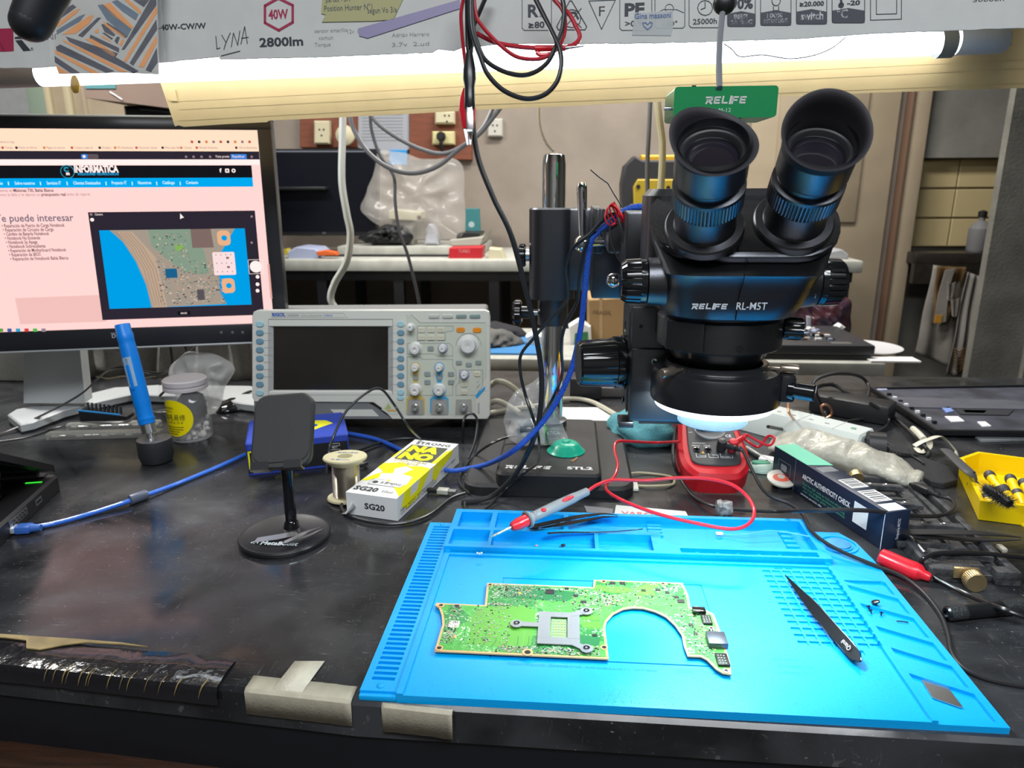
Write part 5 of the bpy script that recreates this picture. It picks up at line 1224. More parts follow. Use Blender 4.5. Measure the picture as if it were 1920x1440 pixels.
crumple('plastic_bag', 'crumpled hazy plastic bag standing behind the yellow-labelled jar', 'plastic bag', [Y(318, 700, yq_), Y(345, 665, yq_), Y(375, 660, yq_), Y(415, 668, yq_), Y(438, 692, yq_), Y(425, 720, yq_), Y(415, 748, yq_), Y(398, 775, yq_-.02), Y(350, 772, yq_-.02)], HAZY, .02, .008, base=TZ+.001)
# --- black mouse
k = MB(); q = Z(425, 765, 0); k.sphere((q.x+.01, q.y, TZ+.0005), .026, BLKG, (.9, 1.4, .62), seg=24, fn=lambda p: 1 if p.z > 0 else .98)
k.v = [(x, y, max(z, TZ)) for x, y, z in k.v]; tag(k.build('computer_mouse'), 'small glossy black mouse beside the hazy bag under the monitor', 'mouse')
# --- bit holder and clear bit cases
bh = thing('bit_holder', 'black and blue wedge holder with a row of driver bits', 'bit holder', Z(190, 790))
q0, q1 = Z(150, 789), Z(238, 789); xd = (q1-q0).normalized(); M = M4((q0.x, q0.y, TZ), xd, V((0, 0, 1)).cross(xd)); Lb = (q1-q0).length
k = MB(M); k.prism([(0, .0003), (Lb, .0003), (Lb, .007), (0, .017)], -.022, 0, BLK, Matrix(((1, 0, 0, 0), (0, 0, -1, 0), (0, 1, 0, 0), (0, 0, 0, 1)))); k.prism([(-.0005, .0165), (Lb*.87, .009), (Lb*.87, .011), (-.0005, .0185)], -.001, .0006, mat('holder_blue', (.02, .25, .62), .4), Matrix(((1, 0, 0, 0), (0, 0, -1, 0), (0, 1, 0, 0), (0, 0, 0, 1)))); k.build('holder_block', bh)
for i in range(9):
    x = .010+i*.0066; zz = .0165-(x/Lb)*.010; k = MB(M); k.cyl((x, .010, zz), (x, .012, zz+.0125), .0021, DSTL, seg=8); k.build('driver_bit', bh)
CC = mat('smoky_clear_case', (.35, .35, .32), .12, alpha=.5, spec=.9)
for (a, b, yy_, hh_, lb) in (((84, 826), (300, 820), .016, .010, 'long smoky clear bit case lying in front, below the bit holder'), ((122, 808), (300, 802), .014, .010, 'second smoky clear bit case lying just behind the front one')):
    q0, q1 = Z(*a), Z(*b); xd = (q1-q0).normalized(); M = M4((q0.x, q0.y, TZ), xd, V((0, 0, 1)).cross(xd)); Lc = (q1-q0).length
    t = thing('bit_case', lb, 'case', q0, 0, 'clear bit cases under the monitor')
    k = MB(M); k.rrect(0, 0, Lc, yy_, .004, .0004, hh_, CC, bev=.002); k.build('case_shell', t)
    k = MB(M)
    for i in range(13): k.cyl((.008+i*Lc/14, .005, .004), (.017+i*Lc/14, .005, .004), .002, STL if i % 3 else mat('white_label_bit', (.6, .58, .52), .5), seg=8)
    k.bb((.004, .003, .0005), (Lc-.004, .012, .002), BLK); k.build('case_tray', t)
# --- black ribbon cables
def cable(name, label, pts, r, m, cat='cable', flat=None, group=None, n=8, seg=10, extra=None):
    t_ = MB(); t_.tube(pts, r, m, seg=seg, n=n, flat=flat); return tag(t_.build(name), label, cat, group)
RIB = mat('ribbon_black', (.03, .03, .032), .28)
cable('flat_cable', 'wide flat black cable sweeping up from the left edge behind the monitor', [Z(-30, 822, .004), Z(20, 805, .006), Z(80, 778, .022), D(150, 740, 1.02), D(215, 690, 1.08), D(300, 700, 1.14), D(345, 670, 1.17), D(375, 640, 1.2)], .0045, RIB, flat=.0012)
cable('flat_cable', 'lower flat black cable lying in front of the monitor foot', [Z(-30, 830, .002), Z(50, 819, .002), Z(110, 800, .002), Z(160, 792, .010), Z(235, 790, .012), Z(262, 777, .004), Z(330, 764, .003)], .0028, RIB, flat=.001)
for i, (pts, lb) in enumerate((([Z(390, 763, .003), Z(430, 768, .003), Z(470, 769, .003), Z(500, 765, .003)], 'thin black cable running from the mouse toward the oscilloscope'), ([D(318, 640, 1.2), D(323, 680, 1.2), D(318, 720, 1.19), Z(300, 742, .018)], 'black cable dropping behind the monitor to its foot'), ([Z(440, 758, .003), Z(455, 740, .015), Z(472, 733, .02)], 'short black cable rising beside the mouse'), ([D(345, 640, 1.22), D(352, 660, 1.22), D(362, 655, 1.22)], 'short loop of black cable just under the monitor'))):
    cable('cable', lb, pts, .0022, BLK)
# --- phone stand with round base
sc_p = Z(535, 1008, 0); st_ = thing('phone_stand', 'black phone stand with tilted pad on a round weighted base', 'phone stand', (sc_p.x, sc_p.y, TZ))
k = MB(T((sc_p.x, sc_p.y, TZ))); k.lathe([(.045, .0003), (.047, .001), (.0475, .0045), (.0465, .0062), (.0435, .0062), (.0425, .0056), (0, .0056)], mat('stand_base_black', (.016, .016, .018), .35), seg=72)
k.text('∞ MetaBoost', -.026, -.0285, .0075, mat('stand_logo', (.5, .58, .62), .5), w=.050, z=.0066, bold=.03); k.build('base', st_)
jp = V((sc_p.x+.002, sc_p.y+.014, TZ)); ztp = Y(540, 868, jp.y).z
k = MB(); k.cyl(jp+V((0, 0, .005)), V((jp.x-.001, jp.y+.004, ztp)), .0062, BLKG, seg=24); k.lathe([(.009, .005), (.0075, .012), (.006, .014)], BLKG, T(jp), seg=24); k.build('post', st_)
pbl = D(468, 868, .735); pbr = D(583, 860, .735); ptl = D(468, 742, .765); ux = (pbr-pbl).normalized(); uy = (ptl-pbl); uy -= ux*uy.dot(ux); Wp = (pbr-pbl).length; Hp = uy.length; uy.normalize()
MPD = M4(pbl, ux, uy)
k = MB(MPD); k.rrect(0, -.008, Wp, Hp, .014, -.007, 0, mat('pad_black', (.022, .023, .024), .5), bev=.0015); k.rrect(.002, -.002, Wp-.002, Hp-.002, .013, 0, .0012, mat('pad_rubber', (.026, .027, .028), .62, bump=.1, bscale=900), bev=.0006); k.build('pad', st_)
for x in (.006, Wp-.024):
    k = MB(MPD); k.prism([(0, -.008), (.0012, -.012), (.012, -.012), (.014, -.004), (.0125, -.004), (.0105, -.010), (.0025, -.010)], 0, .018, mat('hook_grey', (.06, .06, .065), .3, .5), T((x, 0, 0)) @ Matrix(((0, 0, 1, 0), (0, 1, 0, 0), (1, 0, 0, 0), (0, 0, 0, 1)))); k.build('hook', st_)
# blade and small steel tweezers lying on the base
zb3 = .0068
k = MB(); P = [Z(475, 1018, zb3), Z(483, 1009, zb3), Z(555, 997, zb3), Z(560, 1003, zb3), Z(520, 1012, zb3)]; k.prism([(p.x, p.y) for p in P], TZ+zb3, TZ+zb3+.0006, STL); tag(k.build('scraper_blade'), 'thin steel scraper blade lying on the round stand base', 'blade')
tweezers('tweezers', 'short bright steel tweezers lying on the round phone stand base', Z(532, 1019, .0115), Z(605, 990, .0115), .005, .0055, 0, 0, STL, arm=True)
# --- adhesive carton
bx = thing('glue_carton', 'white and yellow adhesive carton marked NANO and SG20', 'box', Z(745, 940, 0))
hN = .036
A0 = Z(746, 977, .0006); A3 = Z(856, 872, .0006); ydir = (A3-A0).normalized(); xdir = V((ydir.y, -ydir.x, 0)); Wn = .064; ON = A0-xdir*Wn; hN = .027
MN = M4(ON, xdir, ydir)
CW_ = mat('carton_white', 'd9dbdc', .45); CYL = mat('carton_yellow', (.85, .82, .0), .45); CGR = mat('carton_charcoal', (.05, .055, .04), .5)
Ln_ = .183
k = MB(MN); k.bb((0, 0, 0), (Wn, Ln_, hN), CW_)
top = T((0, 0, hN+.0002))
def wav(P): return [(x*Wn, y*Ln_) for x, y in P]
k.prism(wav([(0, .20), (.08, .19), (.3, .28), (.55, .22), (.8, .12), (1, .03), (1, .50), (.8, .52), (.55, .50), (.35, .55), (.0, .50), (0, .42), (.2, .36), (.1, .3)]), 0, .0001, CYL, top)
k.prism(wav([(.28, .24), (.5, .25), (.75, .17), (.9, .2), (.85, .33), (.6, .36), (.7, .45), (.5, .49), (.35, .43), (.42, .35), (.2, .33)]), .0001, .0002, CW_, top)
k.prism(wav([(0, .62), (.05, .62), (.05, .8), (0, .75)]), 0, .0001, CYL, top); k.prism(wav([(.9, .58), (1, .6), (1, .86), (.93, .83)]), 0, .0001, CYL, top)
k.prism(wav([(.08, .60), (.90, .60), (.90, .885), (.08, .885)]), .0001, .0003, CGR, top)
k.text('NA', .13*Wn, .757*Ln_, .0205, CYL, top, w=.68*Wn, bold=.07, z=.0005); k.text('NO', .13*Wn, .618*Ln_, .0205, CYL, top, w=.70*Wn, bold=.07, z=.0005)
k.text('STRONG', .13*Wn, .915*Ln_, .0085, INK, top, w=.76*Wn, z=.0004, bold=.01, sp=1.1)
GO = mat('carton_gold_text', (.42, .36, .08), .5)
k.text('STRUCTURAL', .12*Wn, .558*Ln_, .0062, GO, top, w=.72*Wn, z=.0004, bold=.01); k.text('ADHESIVE', .25*Wn, .515*Ln_, .0062, GO, top, w=.45*Wn, z=.0004, bold=.01)
k.prism(wav([(.2, .15), (.86, .15), (.86, .225), (.2, .225)]), .0002, .0004, CW_, top); k.line(wav([(.2, .15), (.86, .15), (.86, .225), (.2, .225)]), .0003, CGR, top, z=.0005, closed=True)
k.disc(.3*Wn, .187*Ln_, .0035, .0004, .0006, CGR, top); k.text('米景MIJING', .4*Wn, .172*Ln_, .0062, CGR, top, w=.42*Wn, z=.0006)
k.text('SG20', .06*Wn, .05*Ln_, .0105, INK, top, w=.46*Wn, z=.0004, bold=.03); k.text('50ml', .6*Wn, .055*Ln_, .0065, mat('grey_print', (.3, .3, .3), .5), top, w=.22*Wn, z=.0004)
for i in range(3): k.text('UV curing resin', .45*Wn, (.42-.025*i)*Ln_, .0016, CGR, top, w=.28*Wn, z=.0004)
frM = Matrix(((1, 0, 0, 0), (0, 0, -1, -.0002), (0, 1, 0, 0), (0, 0, 0, 1))); k.text('SG20', .36*Wn, .36*hN, .0072, INK, frM, w=.4*Wn, z=.0001, bold=.035)
sdM = Matrix(((0, 0, 1, Wn+.0002), (1, 0, 0, 0), (0, 1, 0, 0), (0, 0, 0, 1)))
def wv(P): return [(x*Ln_, y*hN) for x, y in P]
k.prism(wv([(.10, 1), (.06, .45), (.12, .2), (.3, .25), (.42, .7), (.5, 1), (.33, 1), (.28, .6), (.18, .55), (.2, 1)]), 0, .0001, CYL, sdM); k.prism(wv([(.55, 1), (.52, .5), (.56, .22), (.66, .5), (.86, .75), (.9, 1)]), 0, .0001, CYL, sdM)
k.text('NEW NANO TECHNOLOGY', .04*Ln_, .28*hN, .0032, INK, sdM, w=.5*Ln_, z=.0003); k.text('OF PARTICLES FORM COAT', .04*Ln_, .13*hN, .0032, INK, sdM, w=.55*Ln_, z=.0003); k.text('MECHANIC SERIES', .66*Ln_, .35*hN, .0026, INK, sdM, w=.26*Ln_, z=.0003)
k.build('carton_body', bx)
k = MB(MN); k.add([(0, .0005, hN*.42), (.012, -.001, hN*.40), (.006, -.012, .006), (-.004, -.006, .002), (0, .0005, .004), (.0105, -.0045, .018)], [[0, 4, 3, 2, 5, 1]], CW_); k.build('flap', bx, sol=.0004)
# --- solder spool
sp0 = Z(645, 943, 0); sp0 = V((sp0.x, sp0.y+.012, TZ)); so = thing('solder_spool', 'cream plastic spool wound with silver solder wire, beside the carton', 'spool', sp0)
CRM = mat('spool_cream', 'c2bc9a', .45, alpha=.97)
zs_ = Y(648, 857, sp0.y).z-TZ
M = T(sp0) @ RX(math.radians(-4))
k = MB(M); k.lathe([(.008, .0006), (.0225, .0006), (.0232, .0014), (.0225, .0034), (.0125, .005)], CRM, seg=40, cap=False); k.lathe([(.0165, zs_-.010), (.0255, zs_-.003), (.026, zs_-.0015), (.0252, zs_), (.009, zs_), (.0075, zs_-.004), (.0075, zs_-.025)], CRM, seg=48, cap=False); k.lathe([(.0125, .004), (.0125, zs_-.008)], CRM, seg=24, cap=False)
k.text('60/40', -.013, .011, .005, mat('spool_blue_ink', (.08, .14, .45), .5), z=zs_+.0003, w=.025); k.text('0.8mm', -.012, -.017, .005, mat('spool_blue_ink', 0), z=zs_+.0003, w=.022)
k.build('spool_body', so)
SOL = mat('solder_wire', (.62, .58, .5), .25, .95); k = MB(M); prof = [(.0150, .0045)]; zz = .0048
while zz < zs_-.008: prof += [(.0153, zz), (.0162, zz+.0006)]; zz += .0012
k.lathe(prof, SOL, seg=40, cap=False); tag(k.build('wire_winding', so), 'wound silver solder wire')
# --- blue station box
q0 = Z(466, 893, 0); q1 = Z(608, 877, 0); xd = (q1-q0).normalized(); M = M4((q0.x, q0.y+.0, TZ), xd, V((0, 0, 1)).cross(xd)); Wb = Y(655, 865, (q0.y+q1.y)/2).x-q0.x-.012; Wb = .130; hb_ = .045
bs = thing('blue_power_station', 'blue cased charging box with black front and yellow marks', 'charger', q0)
BB = mat('station_blue', (.025, .06, .42), .45)
k = MB(M); k.rrect(0, 0, Wb, .10, .004, .0006, hb_, BB, bev=.002); P_ = [(.03, .03), (.055, .028), (.07, .04), (.085, .05), (.075, .066), (.06, .07), (.05, .06), (.03, .062)]
k.prism([(Wb*.28+x*.9, y) for x, y in P_], hb_, hb_+.0002, mat('station_yellow', (.8, .78, .02), .5)); k.disc(Wb*.28+.05, .048, .006, hb_, hb_+.0004, BB, n=16)
F_ = Matrix(((1, 0, 0, 0), (0, 0, -1, -.0002), (0, 1, 0, 0), (0, 0, 0, 1)))
k.prism([(.001, .004), (Wb-.022+.02, .004), (Wb-.022+.02, hb_-.010), (.001, hb_-.010)], 0, .0003, BLK, F_)
k.line([(.006, hb_-.012), (.003, hb_-.012), (.003, .010), (.011, .010)], .0022, mat('station_yellow', 0), F_, z=.0005); k.text('PHONE', .003, .0055, .0022, mat('station_yellow', 0), F_, z=.0005); k.text('Fast Charge', .033, .004, .0034, mat('station_yellow', 0), F_, z=.0005, w=.03, bold=.02)
for i, s_ in enumerate(('PD-1', 'PD-2', 'FG-2', 'FG-3')):
    y_ = hb_-.014-.0085*i; k.line(rr(Wb-.026, y_-.0018, Wb-.012, y_+.0018, .0018), .0005, WINK, F_, z=.0005, closed=True); k.text(s_, Wb-.022, y_-.005, .0022, WINK, F_, z=.0005)
k.build('charger_case', bs)
k = MB(M); k.bb((Wb-.030, -.012, .003), (Wb-.012, .0, .010), BLK, bev=.002); k.tube([(Wb-.02, -.010, .006), (Wb-.002, -.018, .007), (Wb+.012, -.02, .006), (Wb+.02, -.012, .004)], .0035, BLK); tag(k.build('cable_plug'), 'black cable plug pushed up to the front of the blue charging box', 'plug')
# --- blue braided USB cable with ferrite
BCB = mat('blue_cable', (.03, .16, .72), .3, coat=.3, bump=.5, bscale=900)
cb1 = thing('usb_cable', 'blue USB cable crossing the bench in front of the laptop, with grey ferrite', 'cable', Z(255, 935, 0))
k = MB(); k.tube([Z(40, 991, .004), Z(100, 982, .0035), Z(180, 960, .0035), Z(255, 935, .0055), Z(330, 908, .0035), Z(410, 875, .0035), Z(460, 852, .0035)], .0028, BCB, seg=10, n=10); k.build('cable_cord', cb1)
q0, q1 = Z(243, 938, .0062), Z(275, 927, .0062); k = MB(MZ(q0, q1-q0)); k.lathe([(.0035, 0), (.0058, .0006), (.0062, .002), (.0062, (q1-q0).length-.002), (.0058, (q1-q0).length), (.0035, (q1-q0).length+.0003)], mat('ferrite_grey', (.09, .11, .16), .35), seg=24); k.build('ferrite', cb1)
k = MB(); q0, q1 = Z(-12, 994, .006), Z(42, 991, .006); k.M = MZ(q0, q1-q0, (0, 0, 1)); k.box((0, 0, .012), (.006, .012, .03), mat('usb_shell', (.45, .5, .6), .3, .3), bev=.001); k.box((0, 0, .031), (.0085, .013, .016), mat('usb_boot', (.04, .14, .5), .4, alpha=.95), bev=.002); k.lathe([(.005, .036), (.0035, .048)], mat('usb_boot', 0), seg=16); k.build('usb_plug', cb1)
# ================================================================== on and around the microscope base
DZ = TZ+DK+.0002
def onz(px, py, h=DK+.0002): return Z(px, py, h)
# small card box in a clear bag, green thread
q0, q1 = onz(975, 834), onz(1052, 830); a = MB(); W_ = (q1-q0).length
M = M4(q0, (q1-q0), V((0, 0, 1)).cross(q1-q0)); cbx_ = thing('name_card_box', 'small dark and white box with name-card print inside the clear bag', 'box', q0)
hb2 = .026
k = MB(M); k.bb((0, 0, .0004), (W_, .028, hb2), mat('dark_teal_card', (.015, .05, .075), .5)); k.bb((W_*.33, -.0006, .0004), (W_*.60, .0285, hb2+.0006), mat('white_band', (.7, .72, .72), .6))
F_ = Matrix(((1, 0, 0, 0), (0, 0, -1, -.0004), (0, 1, 0, 0), (0, 0, 0, 1)))
k.text('ATICA', W_*.63, .0125, .0048, mat('card_pale_ink', (.45, .6, .65), .5), F_, w=W_*.33, z=.0003, bold=.03); k.text('nico Matías,', W_*.60, .019, .0034, mat('card_pale_ink', 0), F_, w=W_*.36, z=.0003); k.text('Servicio técnico', W_*.64, .006, .0022, mat('card_pale_ink', 0), F_, w=W_*.3, z=.0003)
k.text('INFORM', W_*.02, .0125, .0045, mat('card_pale_ink', 0), F_, w=W_*.26, z=.0003); k.build('box_body', cbx_)
BAGC = mat('clear_crinkled_bag', (.86, .88, .9), .1, alpha=.17, bump=1, bscale=55, spec=1)
crumple('clear_bag', 'clear crinkled bag standing on the microscope base around the card box', 'plastic bag', [Y(945, 800, .885), Y(950, 765, .885), Y(965, 735, .885), Y(990, 722, .885), Y(1016, 705, .885), Y(1030, 725, .885), Y(1045, 760, .885), Y(1058, 800, .885), Y(1062, 830, .87), Y(1010, 836, .87), Y(955, 826, .87)], BAGC, .022, .008, 30, base=DZ+.0004)
cable('green_thread', 'thin green thread tied around the card box and bag', [D(1008, 795, .87), D(1016, 797, .86), D(1024, 802, .855), D(1024, 815, .85), onz(1028, 832, DK+.002)], .0009, mat('green_thread', (.01, .4, .05), .5), 'thread')
# green suction cup and splinter
q = onz(1061, 848); q.y -= .0; k = MB(T((q.x, q.y+.004, DZ))); SG = mat('green_silicone', (.01, .46, .30), .3, alpha=.97, coat=.2)
k.lathe([(.0245, .0003), (.0245, .0012), (.021, .004), (.0165, .0105), (.012, .0128), (.006, .0132), (.005, .0150), (.003, .0155), (0, .0150)], SG, seg=56); tag(k.build('suction_cup'), 'translucent green silicone suction cup on the microscope base', 'suction cup')
q0, q1 = onz(1072, 866), onz(1083, 858); k = MB(M4(q0, q1-q0, (0, 0, 1))); k.bb((0, 0, -.0015), ((q1-q0).length, .0006, .002), mat('splinter_wood', '8a5a3a', .6)); tag(k.build('wood_splinter'), 'small brown wood splinter in front of the green suction cup', 'splinter')
# paper sheet, folded cloth, brown-cream cables behind the base
k = MB(); P = [Z(x, y) for x, y in ((1050, 765), (1120, 765), (1160, 790), (1140, 802), (1060, 796))]; k.prism([(p.x, p.y) for p in P], TZ+.0005, TZ+.0012, PAPER); tag(k.build('paper_sheet'), 'white paper sheet lying behind the microscope base', 'paper')
CLO = mat('teal_cloth', '5fa3ae', .9, bump=1, bscale=500, noise_amt=.15, nscale=60)
k = MB(); q = Z(1210, 838, 0); k.sphere((q.x+.005, q.y+.035, TZ+.014), .06, CLO, (.95, .8, .5), seg=40, fn=lambda p: (1+.22*noise.noise(p*2.4)+.06*noise.noise(p*7)))
k.v = [(x, y, max(z, TZ+.0004)) for x, y, z in k.v]; tag(k.build('cloth', ang=180), 'crumpled teal cloth lying between microscope base and red multimeter', 'cloth')
CREAM = mat('cream_cable', 'b9b6a4', .5)
for lb, pts, r in (('thick cream cable curling right of the oscilloscope, highest loop', [Z(905, 735, .004), D(930, 716, 1.2), D(955, 722, 1.2), Z(985, 748, .01), Z(1000, 770, .005)], .005),
                   ('cream cable below the highest loop, right of the oscilloscope', [Z(905, 765, .004), Z(930, 752, .02), Z(955, 762, .01), Z(975, 775, .004)], .0045),
                   ('cream cable running along the bench behind the microscope base', [Z(915, 775, .005), Z(950, 768, .005), Z(1010, 760, .005), Z(1060, 748, .005), Z(1105, 752, .005), Z(1150, 775, .005), Z(1185, 800, .005)], .004)):
    cable('cream_cable', lb, pts, r, CREAM, group='cream cables behind the stand')
k = MB(); q = Z(1098, 752); k.box((q.x, q.y+.03, TZ+.02), (.055, .05, .038), mat('grey_black_adapter', (.02, .02, .024), .5), bev=.004); tag(k.build('power_adapter'), 'black block adapter behind the chrome pole, left of the focus knob', 'adapter')
k = MB(); q = Z(1152, 745); k.box((q.x, q.y+.01, TZ+.010), (.06, .03, .018), mat('brownish_grey_brick', (.10, .09, .085), .5), bev=.003); tag(k.build('small_brick'), 'small brownish block on the bench behind the focus rack', 'block')  # block in one even brownish grey
# beige ring tie
k = MB(); q = Z(1219, 900, .002); k.tube([(q.x+.0305*math.cos(a_*math.pi/8), q.y+.0225*math.sin(a_*math.pi/8), TZ+.0025+.0012*math.cos(a_)) for a_ in range(16)], .0016, mat('beige_band', 'b3a98c', .5), closed=True, seg=8)
p = Z(1193, 917, .001); k.box((p.x-.001, p.y+.006, TZ+.0022), (.007, .024, .0035), mat('pale_tag', (.75, .74, .66), .5), bev=.001); tag(k.build('band_loop'), 'beige elastic loop with a pale tag on the bench', 'band')
# voice-memory: strip of printed film behind the mat
k = MB(); P = [Z(1155, 950), Z(1285, 962), Z(1292, 974), Z(1152, 966)]; k.prism([(p.x, p.y) for p in P], TZ+.0012, TZ+.0022, mat('film_strip_white', (.62, .62, .62), .3)); 
q = Z(1165, 965, .0023); q2 = Z(1245, 969, .0023); k.text('VARON', 0, 0, .0085, mat('faded_red_print', (.6, .12, .12), .5), M4(q, q2-q, V((0, 0, 1)).cross(q2-q)), w=(q2-q).length*.95, z=.0005, bold=.02)
p = Z(1125, 955); k.prism([(Z(x, y).x, Z(x, y).y) for x, y in ((1095, 950), (1150, 956), (1148, 966), (1100, 962))], TZ+.0008, TZ+.0014, mat('clear_offcut', (.2, .2, .22), .2)); tag(k.build('printed_strip'), 'white printed strip with faded red letters just behind the mat', 'label strip')

# ================================================================== red multimeter and its leads
q0 = Z(1283, 920, 0); q1 = Z(1392, 920, 0); mmM_c = Z(1337, 925, 0)
xd = V((1, .02, 0)).normalized(); yd = V((0, 0, 1)).cross(xd)
my_ = .83; MMc = V((Z(1337, 915, .0).x, .812, TZ)); 
ti = math.radians(24)
Mm = T(MMc) @ RZ(.0) @ RX(ti)
mlt = thing('multimeter', 'red and dark grey multimeter propped up behind the mat', 'multimeter', MMc)
k = MB(Mm); w0_, w1_ = .036, .0385
RM = mat('multimeter_red', (.60, .012, .022), .42)
o_ = [(-.030, .006), (-.018, .0), (.018, 0), (.030, .006), (.040, .022), (.042, .05), (.0375, .10), (.0365, .155), (-.0365, .155), (-.0375, .10), (-.042, .05), (-.040, .022)]
k.prism(smoothed := [(p.x, p.y) for p in smooth_path([V((a, b, 0)) for a, b in o_], 4, True)], .001, .030, RM, bev=.005); k.build('red_holster', mlt)
k = MB(Mm); GRY = mat('multimeter_grey', (.045, .047, .052), .5)
k.prism([(p.x, p.y) for p in smooth_path([V((a, b, 0)) for a, b in ((-.026, .020), (0, .0165), (.026, .020), (.0305, .035), (.0305, .06), (.027, .11), (.027, .145), (-.027, .145), (-.027, .11), (-.0305, .06), (-.0305, .035))], 4, True)], .028, .0325, GRY, bev=.001)
zt_m = T((0, 0, .0327))
k.text('CE', .017, .0655, .0048, WINK, zt_m, bold=.02); k.text('△ ⚠', -.012, .0335, .004, mat('warning_amber2', (.75, .4, .05), .5), zt_m) if False else k.prism([(-.0165, .0355), (-.0125, .0355), (-.0145, .039)], 0, .0003, mat('warning_amber2', (.75, .4, .05), .5), zt_m)
k.text('10Amax', -.0265, .048, .0026, WINK, zt_m, w=.010); k.text('mAμA', -.012, .048, .0026, WINK, zt_m, w=.008); k.text('VΩHz', .0175, .048, .0026, WINK, zt_m, w=.007); k.text('MAXIMUM RATINGS', -.0255, .0525, .002, WINK, zt_m, w=.016)
for a, b in ((-.023, -.012), (-.008, .003), (.006, .020)): k.line([(a, .036), (a, .029), (b, .029), (b, .033)], .0005, WINK, zt_m)
k.text('FUSED', -.019, .0305, .0018, WINK, zt_m, w=.007); k.text('UNFUSED', -.004, .0325, .0018, WINK, zt_m, w=.007); k.text('CAT II 600V', .006, .0302, .0018, WINK, zt_m, w=.011); k.text('10A', -.0275, .072, .0022, WINK, zt_m); k.text('hFE', -.0265, .086, .0028, WINK, zt_m)
k.build('face_panel', mlt)
k = MB(Mm @ T((0, .082, .0325))); k.lathe([(.0215, 0), (.0208, .0012), (.019, .0016), (0, .0008)], mat('dial_silver', (.35, .36, .38), .3, .6), seg=56); k.prism([(-.019, -.001), (-.012, -.006), (.012, -.006), (.019, .001), (.012, .006), (-.012, .006)], .001, .011, BLK, RZ(.25), bev=.003); k.build('range_dial', mlt)
for x in (-.0215, -.008, .0065, .0205):
    k = MB(Mm @ T((x, .0415, .0325))); k.lathe([(.0042, 0), (.0042, .0012), (.0032, .0014), (.003, .0004), (.0014, .0004), (.0012, .0012), (.0008, .0012), (.0008, -.001), (0, -.001)], BLKG, seg=24); k.build('probe_socket', mlt)
MMw = lambda x, y, z: Mm @ V((x, y, z))
def banana(name, label, m, x, dirv, pts, r):
    b = MMw(x, .0415, .034); up2 = (Mm.to_3x3() @ V((0, 0, 1))).normalized(); d_ = (Mm.to_3x3() @ V(dirv)).normalized()
    t = thing(name, label, 'test lead', b)
    k = MB(); k.lathe([(.0055, 0), (.0060, .002), (.0060, .013), (.005, .0155), (0, .016)], m, MZ(b, up2), seg=24); e = b+up2*.0095; k.cyl(e, e+d_*.016, .0042, m, .0034); k.lathe([(.0036, 0), (.0036, .002), (.0028, .0025), (.0036, .004), (.0028, .005), (.0032, .0065), (.0022, .008), (.0018, .012)], m, MZ(e+d_*.015, d_), seg=16); k.build('banana_plug', t)
    k = MB(); s0 = e+d_*.026; k.tube([s0-d_*.004, s0]+pts, r, m, seg=10, n=10); k.build('lead_cable', t); return t
blead = mat('lead_black', (.018, .018, .02), .35)
banana('black_test_lead', 'black test lead plugged into the multimeter, its cable crossing the mat corner', blead, .0065+.001, (.9, -.55, .12), [D(1432, 920, .80), Z(1480, 945, .02), Z(1505, 965, .016), Z(1517, 990, .0155), Z(1540, 1012, .0145), Z(1580, 1035, .0110), Z(1640, 1060, .0075), Z(1690, 1080, .004), Z(1730, 1110, .0025), Z(1762, 1150, .002), Z(1778, 1190, .002), Z(1785, 1225, .002), Z(1810, 1255, .002), Z(1860, 1275, .002), Z(1945, 1290, .002)], .0019)
t = banana('red_test_lead', 'red test lead with grey probe, looping from the multimeter over the mat', RED, .0205, (.75, .65, .0), [D(1440, 835, .87), D(1452, 822, .875), D(1440, 818, .885), D(1422, 838, .89), D(1400, 826, .9), Z(1380, 815, .03)], .0016)
rp = [D(1275, 828, .86), Z(1230, 830, .04), D(1185, 828, .86), D(1158, 828, .845), D(1152, 843, .83), D(1158, 870, .81), D(1152, 893, .79), D(1137, 908, .77), D(1140, 922, .745), D(1175, 942, .72), D(1235, 964, .70), D(1300, 980, .685), D(1370, 992, .675), D(1404, 982, .68), D(1414, 958, .70), D(1400, 930, .72), D(1370, 908, .735), D(1325, 898, .75), D(1270, 896, .76), D(1210, 901, .76), D(1150, 900, .755), D(1120, 909, .745), D(1102, 921, .735)]
k = MB(); k.tube(rp, .0018, RED, seg=10, n=12); k.build('lead_cable', t)
pA, pB = D(1102, 921, .735), D(920, 1007, .665)
pdv = (pB-pA); Lp = pdv.length; PG = mat('probe_grey', (.22, .24, .26), .45)
k = MB(MZ(pA, pdv, (0, 0, 1))); k.lathe([(.0032, 0), (.0042, .001), (.0046, .012), (.0044, .0125), (.0052, .02), (.0056, .045), (.0052, .068), (.0048, .070), (.0056, .0715), (.0056, .073), (.005, .0735), (.0056, .0755), (.0058, .077), (.0054, .078), (.0085, .079), (.0088, .081), (.007, .082)], PG, seg=32, cap=False)
hgt_ = M4((0, 0, 0), (1, 0, 0), (0, 1, 0)); k.build('probe_handle', t)
k = MB(MZ(pA, pdv, (0, 0, 1))); 
for zz, l_ in ((.030, .0085), (.062, .0030)): k.sphere((.0041, -.0025, zz), .003, RED, (.55, 1, l_/.003), seg=16)
k.lathe([(.0062, .082), (.0060, .092), (.0044, .099), (.0032, .1005), (.0012, .1005)], RED, seg=24, cap=False); k.build('probe_grip', t)
k = MB(MZ(pA, pdv, (0, 0, 1))); k.lathe([(.0013, .099), (.0013, Lp-.004), (.0004, Lp)], mat('nickel_tip', (.6, .65, .6), .2, 1), seg=14); k.build('probe_tip', t)
